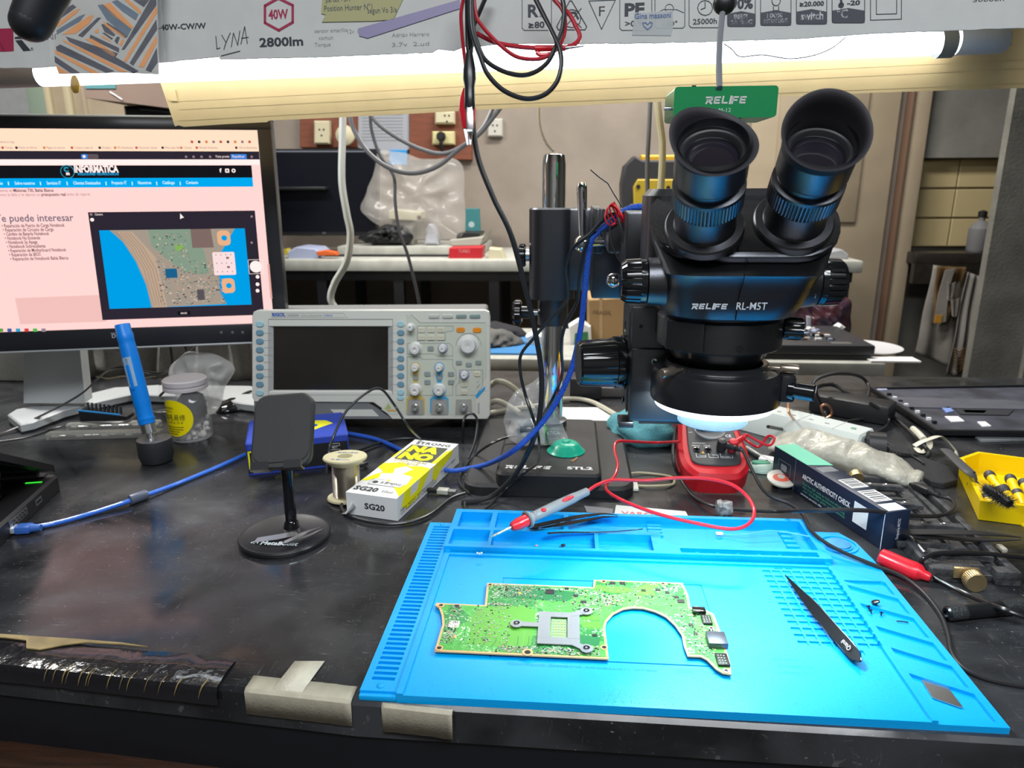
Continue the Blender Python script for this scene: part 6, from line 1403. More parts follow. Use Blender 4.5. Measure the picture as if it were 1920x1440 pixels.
# ferrite lump and black usb power cable across the mat back
t = thing('power_cable', 'black cable with taped lump passing in front of the multimeter', 'cable', Z(1355, 955))
k = MB(); k.tube([D(1268, 800, .93), D(1262, 840, .9), Z(1264, 870, .03), Z(1275, 895, .012), Z(1300, 930, .004), Z(1340, 950, .008), Z(1400, 957, .008), Z(1460, 959, .012), Z(1530, 957, .040), Z(1620, 957, .045), Z(1690, 965, .035), Z(1750, 968, .020), Z(1783, 960, .018), Z(1790, 945, .017), Z(1780, 935, .0155), Z(1762, 930, .0155)], .0022, blead, seg=10, n=10); k.build('cable_cord', t)
k = MB(); q = Z(1357, 953, .009); k.M = MZ(q-V((.009, 0, 0)), (1, -.05, 0)); k.lathe([(.003, 0), (.0085, .001), (.0098, .005), (.0085, .009), (.0095, .012), (.0088, .0175), (.003, .0185)], mat('taped_lump', (.10, .10, .11), .3, noise_amt=.9, nscale=160, col2=(.35, .36, .37), bump=.8, bscale=200), seg=20, fn=lambda j, an, p: (p[0]*(1+.08*math.sin(3*an+j)), p[1]*(1+.08*math.sin(5*an+j)), p[2])); k.build('taped_lump', t)
k = MB(); q0 = Z(1762, 930, .016); q1 = Z(1722, 912, .014); k.M = MZ(q0, q1-q0, (0, 0, 1)); k.lathe([(.0025, 0), (.004, .003), (.003, .005), (.0045, .008), (.0035, .010), (.005, .014)], blead, seg=16); k.box((0, 0, .024), (.008, .013, .022), BLK, bev=.002); k.box((0, 0, .036), (.0045, .011, .012), BLK, bev=.001); k.build('usb_plug', t)

# ================================================================== right part of the bench
# navy carton
a0, a1 = Z(1652, 1031, .0006), Z(1690, 1008, .0006); b0 = Z(1447, 893, .0006)
yd_ = (b0-a0); La = yd_.length; yd_.normalize(); xd_ = V((yd_.y, -yd_.x, 0)); xd_ = xd_ if xd_.x > 0 else -xd_
ha = Y(1652, 962, a0.y).z-TZ; Wa = .029
MA_ = M4(a0, xd_, yd_); ab = thing('navy_carton', 'long navy carton with mint label and barcodes reading AUTHENTICITY CHECK', 'box', a0)
NAV = mat('carton_navy', (.012, .022, .05), .4); MINT = mat('carton_mint', (.18, .6, .42), .5)
k = MB(MA_); k.bb((0, 0, 0), (Wa, La, ha), NAV, bev=.0006)
topA = T((0, 0, ha+.0002)); k.prism([(0, La*.66), (Wa, La*.62), (Wa, La), (0, La)], 0, .0002, MINT, topA)
for (y0_, y1_) in ((.30, .42), (.12, .26)):
    k.bb((.006, La*y0_, 0), (Wa-.002, La*y1_, .0003), PAPER, topA); nb = 16
    for i in range(nb): 
        if i % 3 != 1: yy_ = La*(y0_+.008+(y1_-y0_-.016)*i/nb); k.bb((.008, yy_, .0003), (Wa-.004, yy_+.0007+.0006*(i % 2), .0004), INK, topA)
k.bb((.004, La*.01, 0), (Wa-.004, La*.09, .0003), PAPER, topA)
for i in range(5): k.text('|||||||||||||', .004+.0*i, La*(.60-.015*i), .002, WINK, topA, w=.02, z=.0002)
sdA = Matrix(((0, 0, -1, -.0003), (-1, 0, 0, La), (0, 1, 0, 0), (0, 0, 0, 1)))   # left long side, text running front-wards
k.text('ARCTIC AUTHENTICITY CHECK', La*.31, ha*.55, .0062, WINK, sdA, w=La*.43, bold=.025, z=.0001)
GT = mat('carton_green_text', (.08, .4, .25), .5)
for i, st in enumerate(('Scan the QR code to find out whether', 'this is an original product by visiting', 'our website with your device')): k.text(st, La*(.32+.005*i), ha*(.38-.10*i), .0032, GT, sdA, w=La*.38, z=.0001)
k.text('www.arctic.de', La*.31, ha*.06, .003, WINK, sdA, w=La*.2, z=.0001); k.bb((La*.77, ha*.25, 0), (La*.88, ha*.82, .0002), PAPER, sdA)
k.line(rr(La*.06, ha*.3, La*.19, ha*.7, .002), .0006, mat('carton_grey_line', (.25, .28, .33), .5), sdA, z=.0001, closed=True); k.prism(rr(La*.09, ha*.4, La*.15, ha*.6, .002), 0, .0002, mat('carton_grey_line', 0), sdA); k.line([(La*.235, 0), (La*.235, ha)], .0006, mat('carton_grey_line', 0), sdA, z=.0001)
k.line([(La-.001, 0), (La-.001, ha)], .0008, WINK, sdA, z=.0001)
frA = Matrix(((1, 0, 0, 0), (0, 0, -1, -.0003), (0, 1, 0, 0), (0, 0, 0, 1))); k.text('Designed by ARCTIC', Wa*.62, ha*.25, .0032, WINK, frA @ T((0, 0, 0)), rot=math.pi/2, w=ha*.55, z=.0001); k.build('carton_body', ab)
# bubble wrap bag
BUB = mat('yellowed_bubble_bag', 'cfcdbf', .3, alpha=.7, bump=1, bscale=130, spec=.8, noise_amt=.25, nscale=60)
g0, g1 = Z(1440, 838, .03), Z(1715, 915, .018); gd = (g1-g0); gl = gd.length; gn = V((gd.y, -gd.x, 0)).normalized()
vs = []; fs = []; n1_, n2_ = 60, 24
for i in range(n1_+1):
    u = i/n1_; c_ = Z(1440+275*u+6, 838+77*u+7, .0); hw = (.034*(1-.15*u))*(1 if u > .06 else .75+u*4)*(1 if u < .9 else 1-.4*(u-.9)/.1); hh = .017*math.sin(math.pi*min(1, max(.10, (1.02-u)*1.1)))**.6 if u > .5 else .019*(.4+.6*min(1, u*5))
    c_ = c_+gn*-.012
    for j in range(n2_):
        a_ = 2*math.pi*j/n2_; x = math.cos(a_)*hw; z = math.sin(a_)*hh; p = c_+gn*x+V((0, 0, hh+.001+z)); nz = noise.noise(p*45)*.005+abs(noise.noise(p*110))*.003
        p += (gn*math.cos(a_)+V((0, 0, math.sin(a_))))*nz; p.z = max(p.z, TZ+.0006); vs.append(p)
for i in range(n1_):
    for j in range(n2_): j2 = (j+1) % n2_; fs.append([i*n2_+j, i*n2_+j2, (i+1)*n2_+j2, (i+1)*n2_+j])
fs += [list(range(n2_))[::-1], [n1_*n2_+j for j in range(n2_)]]
k = MB(); k.add(vs, fs, BUB); tag(k.build('bubble_wrap_bag', ang=180), 'yellowish bubble-wrap pouch lying behind the navy carton', 'pouch')
# white power strip
s0_, s1_ = Z(1405, 812, 0), Z(1600, 866, 0); sd_ = (s1_-s0_).normalized(); Ls = .27; yn = V((0, 0, 1)).cross(sd_)
e_ = Z(1605, 866, 0); ps = thing('power_strip', 'white power strip with pin sockets behind the bubble-wrap pouch', 'power strip', e_)
M = M4(e_-sd_*Ls, sd_, yn); k = MB(M); PSW = mat('power_strip_white', 'c5cdcb', .35)
k.prism([(0, .0006), (.055, .0006), (.055, .022), (.047, .036), (.008, .036), (0, .022)], 0, Ls, PSW, Matrix(((0, 0, 1, 0), (1, 0, 0, 0), (0, 1, 0, 0), (0, 0, 0, 1))), bev=.003)
for i in range(5): k.bb((.03+.05*i, .006, .0358), (.0308+.05*i, .05, .0363), mat('strip_seam', (.35, .38, .37), .5))
for i in range(4):
    for dx, dy in ((.012, .012), (.035, .012), (.0235, .034)): k.bb((.03+.05*i+dx-.003, .01+dy-.001, .0358), (.03+.05*i+dx+.003, .01+dy+.001, .0364), mat('socket_slot', (.12, .12, .12), .6))
k.lathe([(.004, 0), (.0035, .001), (0, .0012)], mat('green_dot_lamp', (.2, .35, .28), .3), T((Ls-.02, .027, .036)), seg=16); k.build('strip_body', ps)
# three pin plug standing against the strip, cable with white wire tie
pg = thing('mains_plug', 'black mains plug with bare metal pins beside the white power strip', 'plug', Z(1655, 850))
c_ = Z(1640, 835, .02); k = MB(MZ(c_, (-.95, .25, 0), (0, 0, 1))); k.prism([(p.x, p.y) for p in smooth_path([V((x, y, 0)) for x, y in ((-.016, -.019), (.012, -.014), (.018, 0), (.012, .014), (-.016, .019))], 4, True)], -.012, .012, BLK, bev=.003); k.build('plug_body', pg)
for dx, dy in ((.009, 0), (-.004, .009), (-.008, -.008)):
    k = MB(MZ(c_, (-.95, .25, 0), (0, 0, 1))); k.bb((dx-.0016, dy-.003, .011), (dx+.0016, dy+.003, .029), STL, bev=.0005); k.build('pin', pg)
k = MB(); k.tube([c_+V((.010, -.008, -.002)), Z(1665, 848, .012), Z(1690, 854, .009), Z(1720, 856, .006)], .0048, BLK, rf=lambda t: .0052-.0018*t+.0005*(int(t*24) % 2), n=12); k.tube([Z(1718, 856, .006), Z(1735, 858, .005), Z(1742, 850, .006), Z(1728, 832, .006), Z(1690, 795, .006), Z(1655, 768, .006), Z(1625, 752, .02), Z(1590, 738, .03), D(1570, 725, 1.18), Z(1545, 722, .04), Z(1490, 738, .02)], .0032, BLK, n=10); k.build('mains_cable', pg)
tie = MB(); W_ = mat('twist_tie_white', 'cfccbb', .5); tie.tube([Z(1712, 804, .010), Z(1724, 815, .014), Z(1732, 824, .014)], .0046, W_); 
tie.tube([Z(1714, 836, .012), Z(1728, 828, .018), Z(1745, 822, .020), Z(1762, 818, .018), Z(1778, 830, .010), Z(1795, 850, .004), Z(1790, 852, .003)], .005, W_, flat=.0007); tie.tube([Z(1718, 840, .004), Z(1728, 848, .003), Z(1742, 838, .006), Z(1742, 824, .016)], .004, W_, flat=.0008); tag(tie.build('cable_tie'), 'white twisted strip tied round the black mains cable', 'cable tie')
# charger brick with coiled cable
cbk = thing('laptop_charger', 'black charger brick with its cable coiled behind the power strip', 'charger', Z(1590, 790))
M = T(Z(1588, 785, 0)) @ RZ(-.62); k = MB(M); k.box((0, .02, .016), (.12, .05, .030), BLK, bev=.004); k.build('charger_body', cbk)
k = MB(); k.tube([Z(1478, 745, .02), Z(1510, 735, .035), D(1545, 722, 1.15), D(1560, 720, 1.15), D(1530, 728, 1.12), Z(1545, 770, .01), Z(1560, 795, .006), Z(1600, 812, .004), Z(1640, 812, .004), Z(1665, 795, .006), Z(1660, 775, .02), Z(1630, 755, .035)], .0026, blead, n=10)
k.tube([Z(1440, 800, .038), Z(1490, 806, .006), Z(1560, 795, .006), Z(1620, 785, .006), Z(1650, 782, .006)], .0024, blead, n=10)
k.tube([D(1520, 735, 1.3), D(1530, 712, 1.3), D(1570, 700, 1.3), D(1610, 705, 1.3), D(1628, 722, 1.3), Z(1628, 745, .004)], .003, blead, n=10); k.build('charger_cable', cbk)
cable('copper_wire', 'bare copper wire curl beside the ring light dimmer', [Z(1482, 742, .03), D(1478, 760, 1.0), D(1482, 778, .98), Z(1500, 792, .01), Z(1540, 788, .01), Z(1560, 775, .02), D(1552, 760, 1.05), D(1540, 762, 1.05), Z(1545, 780, .006)], .0018, mat('copper_wire', (.7, .35, .2), .3, .7), 'wire')
# opened laptop cover, grey inside
lc = thing('laptop_cover', 'upturned laptop bottom cover with dusty grey inside at the right', 'laptop part', Z(1780, 770))
P = [Z(1632, 727, .012), Z(1754, 808, .012), Z(2080, 812, .012), Z(2040, 720, .012)]; 
DU = mat('dusty_grey_inside', '4d505c', .5, .2, noise_amt=.35, nscale=22, col2='33353d')
k = MB(); k.prism([(p.x, p.y) for p in P], TZ+.0065, TZ+.010, DU); O_ = [(p.x, p.y) for p in P]; I_ = offset_poly(O_, .004)
A = sum(O_[i-1][0]*O_[i][1]-O_[i][0]*O_[i-1][1] for i in range(4)); I_ = offset_poly(O_, -.005 if A > 0 else .005)
for i in range(4): k.prism([O_[i-1], O_[i], I_[i], I_[i-1]], TZ+.0055, TZ+.0135, BLK)
k.build('cover_shell', lc)
def onc(x, y): q = Z(x, y, .010); return q
k = MB()
for pts, m_ in ((((1660, 745), (1900, 752), (2000, 770), (1700, 765)), mat('battery_tray_grey', '565862', .5, noise_amt=.2, nscale=30)), (((1790, 768), (1900, 770), (1890, 780), (1800, 778)), mat('dark_patch', '2c2d33', .5)), (((1766, 766), (1780, 764), (1788, 772), (1774, 775)), mat('pale_blue_pad', '7d93cf', .5)), (((1771, 782), (1796, 782), (1808, 791), (1784, 792)), PAPER), (((1832, 792), (1847, 792), (1858, 800), (1842, 801)), PAPER), (((1805, 770), (1850, 771), (1845, 776), (1810, 775)), BLK), (((1640, 728), (1660, 728), (1664, 732), (1646, 733)), mat('lilac_foam', 'a6a9c4', .6))):
    P = [onc(*p) for p in pts]; k.prism([(p.x, p.y) for p in P], TZ+.0101, TZ+.0116, m_)
for i in range(9): q = onc(1660+10.5*i, 741+6.6*i); k.box((q.x+.006, q.y, q.z+.002), (.006, .004, .004), WINK if i % 2 else DSTL)
tag(k.build('cover_inserts', lc), kind='stuff')
k = MB(); P = [Z(1828, 822), Z(1960, 812), Z(1960, 826), Z(1840, 830)]; k.prism([(p.x, p.y) for p in P], TZ+.0004, TZ+.003, mat('clear_scrap', (.3, .32, .34), .15, alpha=.5, bump=.8, bscale=80)); tag(k.build('plastic_film'), 'strip of clear plastic film under the upturned laptop cover', 'film')
# felt pad
k = MB(); P = [Z(x, y, .003) for x, y in ((1645, 842), (1668, 838), (1780, 880), (1795, 905), (1768, 912), (1745, 908))]; k.prism([(p.x, p.y) for p in P], TZ+.0004, TZ+.007, mat('dark_felt', (.035, .036, .04), .95, bump=1, bscale=1500), bev=.001); tag(k.build('felt_pad'), 'dark grey felt pad lying between power strip and yellow tray', 'pad')
cable('thin_cable', 'thin black cable along the far edge of the felt pad', [Z(1655, 825, .003), Z(1680, 840, .003), Z(1710, 855, .009), Z(1728, 866, .009), Z(1732, 870, .009)], .0012, blead)
# yellow tray with screwdrivers and a brush
yt = thing('yellow_tray', 'bright yellow tool tray at the right edge full of screwdrivers', 'tray', Z(1860, 920))
YEL = mat('tray_yellow', (.85, .60, .0), .35)
O_ = [Z(1797, 892, .0), Z(1834, 975, .0), Z(1990, 995, .0), Z(2010, 905, .0), Z(1830, 880, .0)]
O_ = [(p.x, p.y) for p in O_]; hY = .024
A = sum(O_[i-1][0]*O_[i][1]-O_[i][0]*O_[i-1][1] for i in range(5)); sg = -1 if A > 0 else 1; I_ = offset_poly(O_, sg*.0025); OT = offset_poly(O_, -sg*.002)
k = MB(); k.prism(O_, TZ+.0006, TZ+.003, YEL)
for i in range(5):
    hz = TZ+hY; a, b = O_[i-1], O_[i]; c_, d_ = I_[i], I_[i-1]; at, bt2 = OT[i-1], OT[i]
    k.add([(*a, TZ+.0006), (*b, TZ+.0006), (*bt2, hz), (*at, hz), (*d_, TZ+.0006), (*c_, TZ+.0006), (*c_, hz), (*d_, hz)], [[0, 1, 2, 3], [5, 4, 7, 6], [3, 2, 6, 7]], YEL)
k.build('tray_body', yt)
def sdriver(x, y, x2, y2, h1, h2, lb, L2=.085):
    a = Z(x, y, h1); b = Z(x2, y2, h2); d_ = (b-a).normalized(); t = thing('precision_screwdriver', lb, 'screwdriver', a, 0, 'yellow screwdrivers in the tray')
    k = MB(MZ(a, d_)); k.lathe([(0, 0), (.0055, .0005), (.0062, .003), (.0062, .0075), (.005, .0095)], mat('driver_cap_grey', (.05, .05, .055), .5), seg=20); k.build('cap', t)
    k = MB(MZ(a, d_)); k.lathe([(.005, .009), (.0055, .012), (.0045, .020), (.0058, .030), (.0058, .045), (.0042, .055), (.004, .062), (0, .063)], YEL, seg=20); k.lathe([(.0061, .034), (.0061, .042)], mat('driver_cap_grey', 0), seg=20, cap=False); k.lathe([(.0012, .062), (.0012, L2)], STL, seg=8); k.build('handle', t)
sdriver(1853, 888, 1880, 925, .018, .010, 'screwdriver at the far left inside the yellow tray, cap up')
sdriver(1893, 895, 1912, 935, .020, .012, 'second screwdriver from the left at the back of the yellow tray')
sdriver(1878, 912, 1898, 945, .026, .014, 'middle screwdriver lying over the others in the yellow tray', .06)
sdriver(1918, 903, 1935, 940, .018, .010, 'screwdriver at the right edge of the photo in the yellow tray')
sdriver(1822, 905, 1862, 950, .014, .008, 'screwdriver lying beneath the brush in the yellow tray', .06)
br = thing('cleaning_brush', 'black brush with bent strip handle resting over the yellow tray', 'brush', Z(1850, 920))
pA, pB, pC = Z(1773, 843, .012), Z(1812, 880, .034), Z(1868, 928, .040)
BRM = mat('brush_grey', (.075, .077, .082), .45)
k = MB(); k.tube([pA, pB, pA*.35+pC*.65], .0072, BRM, flat=.0016, n=10, seg=10); q = Z(1779, 848, .0135); k.cyl(q-V((0, 0, .002)), q+V((0, 0, .0008)), .0014, BLKG); k.build('brush_handle', br)
k = MB(); rn = random.Random(4); bA, bC = Z(1850, 915, .040), Z(1893, 945, .036)
for i in range(900):
    u = rn.random(); c_ = bA.lerp(bC, u); d_ = V((rn.gauss(0, 1), rn.gauss(0, 1), rn.gauss(0, 1))).normalized(); L_ = rn.uniform(.010, .015)*(1-.5*abs(u-.5)); e = c_+d_*L_; s = d_.orthogonal().normalized()*.0006
    k.add([c_-s, c_+s, e], [[0, 1, 2]], BLK)
k.tube([bA, bC], .0045, BLK); tag(k.build('bristles', br), kind='stuff')
# board clamp fixture
fx = thing('board_clamp', 'black steel board holder with brass thumb screws under the tweezers', 'clamp', Z(1780, 1000))
FXM = mat('fixture_black', (.06, .062, .066), .55, bump=.4, bscale=500, noise_amt=.4, nscale=120, col2=(.024, .024, .027))
FA, FB, FC, FD = Z(1705, 1000, 0), Z(1775, 1092, 0), Z(1908, 1100, 0), Z(1812, 952, 0)
fx_x = (FC-FB).normalized(); fx_y = V((0, 0, 1)).cross(fx_x); M = M4((FB.x-.004, FB.y, TZ), fx_x, fx_y); Wf = (FC-FB).length+.006; Lf_ = .235
k = MB(M); k.prism([(-.012, .0), (.0, 0), (.028, .0), (.028, .006), (.046, .006), (.046, 0), (Wf, 0), (Wf, Lf_), (-.03, Lf_), (-.03, Lf_*.35), (-.012, Lf_*.25)], .0006, .006, FXM)
k.bb((-.012, 0, .006), (.028, .012, .014), FXM, bev=.001); k.bb((.046, 0, .006), (Wf, .012, .014), FXM, bev=.001); k.bb((Wf-.008, .012, .006), (Wf, Lf_, .014), FXM, bev=.001); k.bb((Wf-.02, .02, .006), (Wf-.014, Lf_-.01, .010), FXM); k.bb((-.03, Lf_-.012, .006), (Wf, Lf_, .013), FXM, bev=.001); k.bb((-.012, .012, .006), (-.004, .06, .012), FXM, bev=.001)
for y_ in (.055, .085, .12, .165, .2): k.bb((-.02, y_, .006), (.03, y_+.004, .011), FXM); 
k.bb((.028, .05, .006), (.032, .2, .0105), FXM); k.build('clamp_frame', fx)
for (y_, x_) in ((.022, -.002), (.085, .0), (.135, -.02), (.185, -.022)):
    k = MB(M); w_ = .055; k.prism([(x_, y_), (x_+.008, y_-.003), (x_+.018, y_+.001), (x_+w_-.012, y_+.001), (x_+w_, y_-.001), (x_+w_, y_+.008), (x_+.012, y_+.010), (x_, y_+.012)], .012, .018, FXM, bev=.001)
    for dx in (.018, .036): k.lathe([(.003, .0181), (.0026, .0184), (0, .0178)], STL, T((x_+dx, y_+.005, 0)), seg=14)
    k.build('clamp_jaw', fx)
k = MB(M); k.bb((.008, -.002, .006), (.030, .002, .0165), BRASS, bev=.0006); k.M = M @ T((.022, -.001, .009)) @ RX(math.radians(90)); k.lathe([(.004, 0), (.004, .004), (.0088, .004), (.0092, .005), (.0092, .013), (.0085, .014), (0, .014)], BRASS, seg=72, ribs=36, ribd=.0005, ribz=(.0045, .0135)); k.build('thumb_screw', fx)
k = MB(M); k.cyl((-.005, .03, .0125), (-.005, .085, .0125), .003, STL, seg=14); k.build('slide_rod', fx)
k = MB(M); k.M = M @ T((-.008, Lf_*.93, .012)) @ RX(math.radians(-70)); k.lathe([(.0085, 0), (.0085, .008), (.0075, .009), (0, .009)], BRASS, seg=60, ribs=30, ribd=.0005, ribz=(.0005, .008)); k.build('thumb_screw', fx)
tweezers('tweezers', 'long matte black tweezers lying across the board clamp at right', Z(1692, 998, .022), Z(1915, 1010, .016), .008, .011, 0, 0, mat('matte_black_steel', (.012, .012, .014), .5), arm=True)
p = Z(1878, 1030, .002); k = MB(); k.box((p.x, p.y, TZ+.003), (.006, .012, .005), mat('tan_crumb', (.4, .38, .32), .6), M=None, bev=.0015); tag(k.build('crumb'), 'small tan crumb on the bench right of the board clamp', 'debris')
# red clip boot with cable, knurled pen
rb = thing('alligator_clip', 'red rubber alligator clip boot lying at the mat corner', 'clip', Z(1695, 1065))
a, b = Z(1650, 1042, .010), Z(1745, 1084, .005); k = MB(MZ(a, b-a, (0, 0, 1))); Lr = (b-a).length
k.lathe([(.0065, 0), (.0078, .001), (.0082, .006), (.0082, .022), (.0088, .030), (.0082, .036), (.005, .040), (.0045, Lr-.002), (.0035, Lr)], RED, seg=32, fn=lambda j, an, p: (p[0], p[1]*(1.05 if j < 6 else 1), p[2])); k.build('clip_boot', rb)
cable('black_cable', 'black cable looping over the board clamp and out past the knurled pen', [Z(1930, 1160, .012), Z(1880, 1142, .014), Z(1820, 1118, .004), Z(1762, 1088, .004), Z(1737, 1072, .006), Z(1727, 1058, .010), Z(1735, 1045, .018), Z(1765, 1037, .020), Z(1830, 1037, .020), Z(1930, 1046, .016)], .0022, mat('glossy_cable', (.014, .014, .016), .22))
kp = thing('knurled_pen', 'dark knurled metal pen-shaped handle at the right edge', 'tool handle', Z(1850, 1148))
a, b = Z(1774, 1151, .0068), Z(1960, 1132, .0068); M = MZ(a, b-a, (0, 0, 1)); KM = mat('knurled_dark', (.06, .065, .07), .3, .8, bump=1, bscale=1100); L_ = (b-a).length
k = MB(M); k.lathe([(0, .002), (.003, .002), (.003, 0), (.0048, 0), (.0062, .0015)], DSTL, seg=32); k.lathe([(.0062, .0015), (.0064, .002), (.0064, .017)], KM, seg=48, cap=False); k.lathe([(.0062, .017), (.0062, L_*.55)], mat('smooth_dark', (.05, .055, .06), .25, .8), seg=40, cap=False); k.lathe([(.0066, L_*.55), (.0066, L_)], KM, seg=48); k.build('handle', kp)
# small tin and discs
for (x, y, lb, tl) in ((1466, 906, 'small round tin lid with red print in front of the navy carton', .25),):
    q = Z(x, y, .006); M = T((q.x, q.y+.004, TZ)) ; k = MB(M @ T((0, 0, .009)) @ RX(math.radians(14))); k.lathe([(.0165, 0), (.0172, .0006), (.0172, .0026), (.016, .003), (0, .003)], mat('tin_white', 'b8b5ac', .4), seg=40); k.disc(0, 0, .0105, .003, .0033, mat('tin_red', (.6, .09, .05), .5), n=24, ry=.008); k.disc(0, .002, .0045, .0033, .0035, mat('tin_white', 0), n=16); k.M = M; k.lathe([(.010, .0004), (.010, .0085)], DSTL, seg=24); tag(k.build('tin_lid'), lb, 'tin')
q = Z(1433, 885, 0); k = MB(); k.sphere((q.x, q.y+.008, TZ+.001), .022, mat('mint_blister', (.45, .62, .55), .3, alpha=.85), (1, .8, .45), seg=24); k.v = [(x, y, max(z, TZ+.0003)) for x, y, z in k.v]; k.disc(q.x-.003, q.y+.008, .012, TZ+.0095, TZ+.0112, mat('green_patch', (.06, .35, .22), .5), ry=.006); tag(k.build('pick_card'), 'pale green plastic piece between multimeter and navy carton', 'plastic piece')
q0, q1 = Z(1400, 840, .004), Z(1450, 872, .004); k = MB(); k.cyl(q0, q1, .0035, STL); tag(k.build('metal_rod'), 'short shiny metal rod right of the multimeter', 'rod')
q = Z(1440, 862, .004); k = MB(T(q) @ RZ(-.5)); k.box((0, 0, 0), (.022, .016, .006), PAPER, bev=.001); tag(k.build('white_clip'), 'small white plastic piece beside the multimeter leads', 'plastic piece')
q = Z(1770, 918, 0)
# ================================================================== hanging carton with the LED tube
FP0, FP1 = D(0, 125, .80), D(1920, 55, .71)
ct = thing('tube_carton', 'long grey lamp carton hung overhead as a shade, printed with lamp ratings', 'carton', (FP0+FP1)/2)
lean = V((0, .12, 1)).normalized()
FPn = Plane(FP0, FP1-FP0, lean); CGY = mat('carton_grey_white', 'c6c7c4', .75, noise_amt=.06, nscale=30, bump=.15, bscale=60)
CYE = mat('kraft_yellow', 'dcc08c', .8, bump=.1, bscale=60, noise_amt=.07, nscale=25)
Lc = (FP1-FP0).length; HC = .24
k = MB(FPn.M); rn = random.Random(2)
edge = [(-.12+ (Lc+.17)*i/120, .0022*noise.noise(V((i*.9, 0, 0)))+ (0.004 if 22 < i < 46 else 0)*0) for i in range(121)]
bt = FPn.P([(0, 127), (60, 127), (110, 124), (300, 117), (410, 106), (412, 111), (620, 106), (810, 98), (820, 92), (850, 95), (870, 88), (960, 81), (1060, 82), (1250, 80), (1500, 72), (1640, 62), (1760, 58), (1920, 52)])
pts2 = [(-.12, bt[0][1])]+bt+[(Lc+.08, bt[-1][1])]
pts3 = []
for (a, b) in zip(pts2, pts2[1:]):
    n_ = max(1, int((b[0]-a[0])/.006))
    for i in range(n_): t_ = i/n_; x = a[0]+(b[0]-a[0])*t_; pts3.append((x, a[1]+(b[1]-a[1])*t_+.0009*noise.noise(V((x*260, 1, 0)))))
k.prism(pts3+[(Lc+.08, HC), (-.12, HC)], -.0022, 0, CGY)
def pt(st, px, py, hpx, m, wpx=None, bold=0, rot=0, al='l'):
    a = FPn.uv(px, py); s_ = (FPn.uv(px, py-hpx)[1]-a[1]); w_ = None if wpx is None else (FPn.uv(px+wpx, py)[0]-a[0]); k.text(st, a[0], a[1], s_, m, w=w_, z=.0003, bold=bold, rot=rot, align=al)
CI = mat('carton_print', (.03, .035, .045), .6); CRI = mat('crimson_print', (.33, .02, .07), .6); PEN = mat('pen_ink', (.05, .045, .06), .6); PENL = mat('faint_pen', (.26, .28, .29), .7)
def pll(pts, wpx, m, closed=False): k.line(FPn.P(pts), wpx*.00055, m, z=.0004, closed=closed)
pll([(522, -3), (549, 10), (549, 42), (523, 57), (497, 43), (497, 11)], 5, CRI, True)
pt('40W', 504, 36, 18, CRI, 37, .03); pt('2800lm', 487, 88, 17, CI, 82, .03); pt('-40W-CW/W', 297, 57, 11, CI, 90, .025); pt('VONEX', 62, 76, 11, mat('carton_grey_ink', (.09, .09, .09), .6), 62)
k.prism(FPn.P([(-12, 55), (8, 90), (8, 97), (-12, 97)]), 0, .0004, CRI); k.prism(FPn.P([(-5, 54), (25, 53), (26, 96), (8, 97), (-5, 75)]), 0, .0004, CRI); k.prism(FPn.P([(29, 76), (41, 75), (58, 95), (44, 96)]), 0, .0004, CI); k.prism(FPn.P([(28, 70), (45, 66), (45, 73), (28, 73)]), 0, .0004, CI); pt('®', 58, 95, 6, CI)
# handwriting
pll([(405, 68), (407, 92), (413, 90)], 1.6, PEN); pll([(416, 66), (424, 80), (432, 62)], 1.6, PEN); pll([(424, 80), (420, 93)], 1.6, PEN); pll([(434, 88), (438, 62), (446, 85), (450, 58)], 1.6, PEN); pll([(452, 83), (459, 50), (464, 82)], 1.6, PEN); pll([(453, 72), (466, 70)], 1.6, PEN); pll([(415, 105), (450, 96)], 1.8, PEN)
for i, (st, x, y) in enumerate((('sensor amarillo', 590, 62), ('comun', 598, 75), ('Torque', 590, 88), ('12v  0.0', 652, 63), ('Adrián Herrero', 735, 70), ('3.7v  2.ud', 735, 88))): pt(st, x, y, 8, PENL, 70 if i > 3 else None)
# printed boxes
def pbox(x0, y0, x1, y1): pll([(x0+4, y0), (x1-4, y0), (x1, y0+4), (x1, y1-4), (x1-4, y1), (x0+4, y1), (x0, y1-4), (x0, y0+4)], 1.2, CI, True)
pbox(979, -20, 1034, 57); pt('R', 990, 32, 24, CI, 20, .03); pt('a', 1012, 32, 10, CI); pt('≥80', 991, 53, 12, CI, 30, .03)
pll([(1072, 2), (1100, 50), (1097, 56), (1047, 56), (1044, 50), (1068, 2)], 1.8, CI, True); pll([(1072+17*math.cos(a_*.52), 35+17*math.sin(a_*.52)) for a_ in range(12)], 1.6, CI, True); pll([(1056, 18), (1090, 52)], 1.5, CI); pll([(1090, 16), (1060, 50)], 1.5, CI); pll([(1060, 32), (1066, 24), (1078, 24), (1084, 35)], 4, CI)
pll([(1104, 2), (1154, 0), (1128, 55)], 1.4, CI, True); pt('F', 1123, 30, 19, CI, 11)
pbox(1162, -20, 1222, 57); pt('PF', 1171, 30, 24, CI, 37, .04); pt('>0.9', 1172, 50, 11, CI, 32, .02)
pbox(1228, -20, 1284, 53); pt('120°', 1244, 49, 9, CI, 26, .02); pll([(1255+8*math.cos(a_*.6), 16+8*math.sin(a_*.6)) for a_ in range(11)], 1, CI, True); pll([(1232, 24), (1244, 18), (1268, 18), (1282, 24)], 1, CI)
pbox(1292, -20, 1350, 52); pll([(1322+14*math.cos(a_*.52), 15+14*math.sin(a_*.52)) for a_ in range(12)], 1.4, CI, True); pll([(1322, 4), (1322, 15), (1314, 18)], 1.6, CI); pt('25000h', 1299, 46, 10.5, CI, 45, .02)
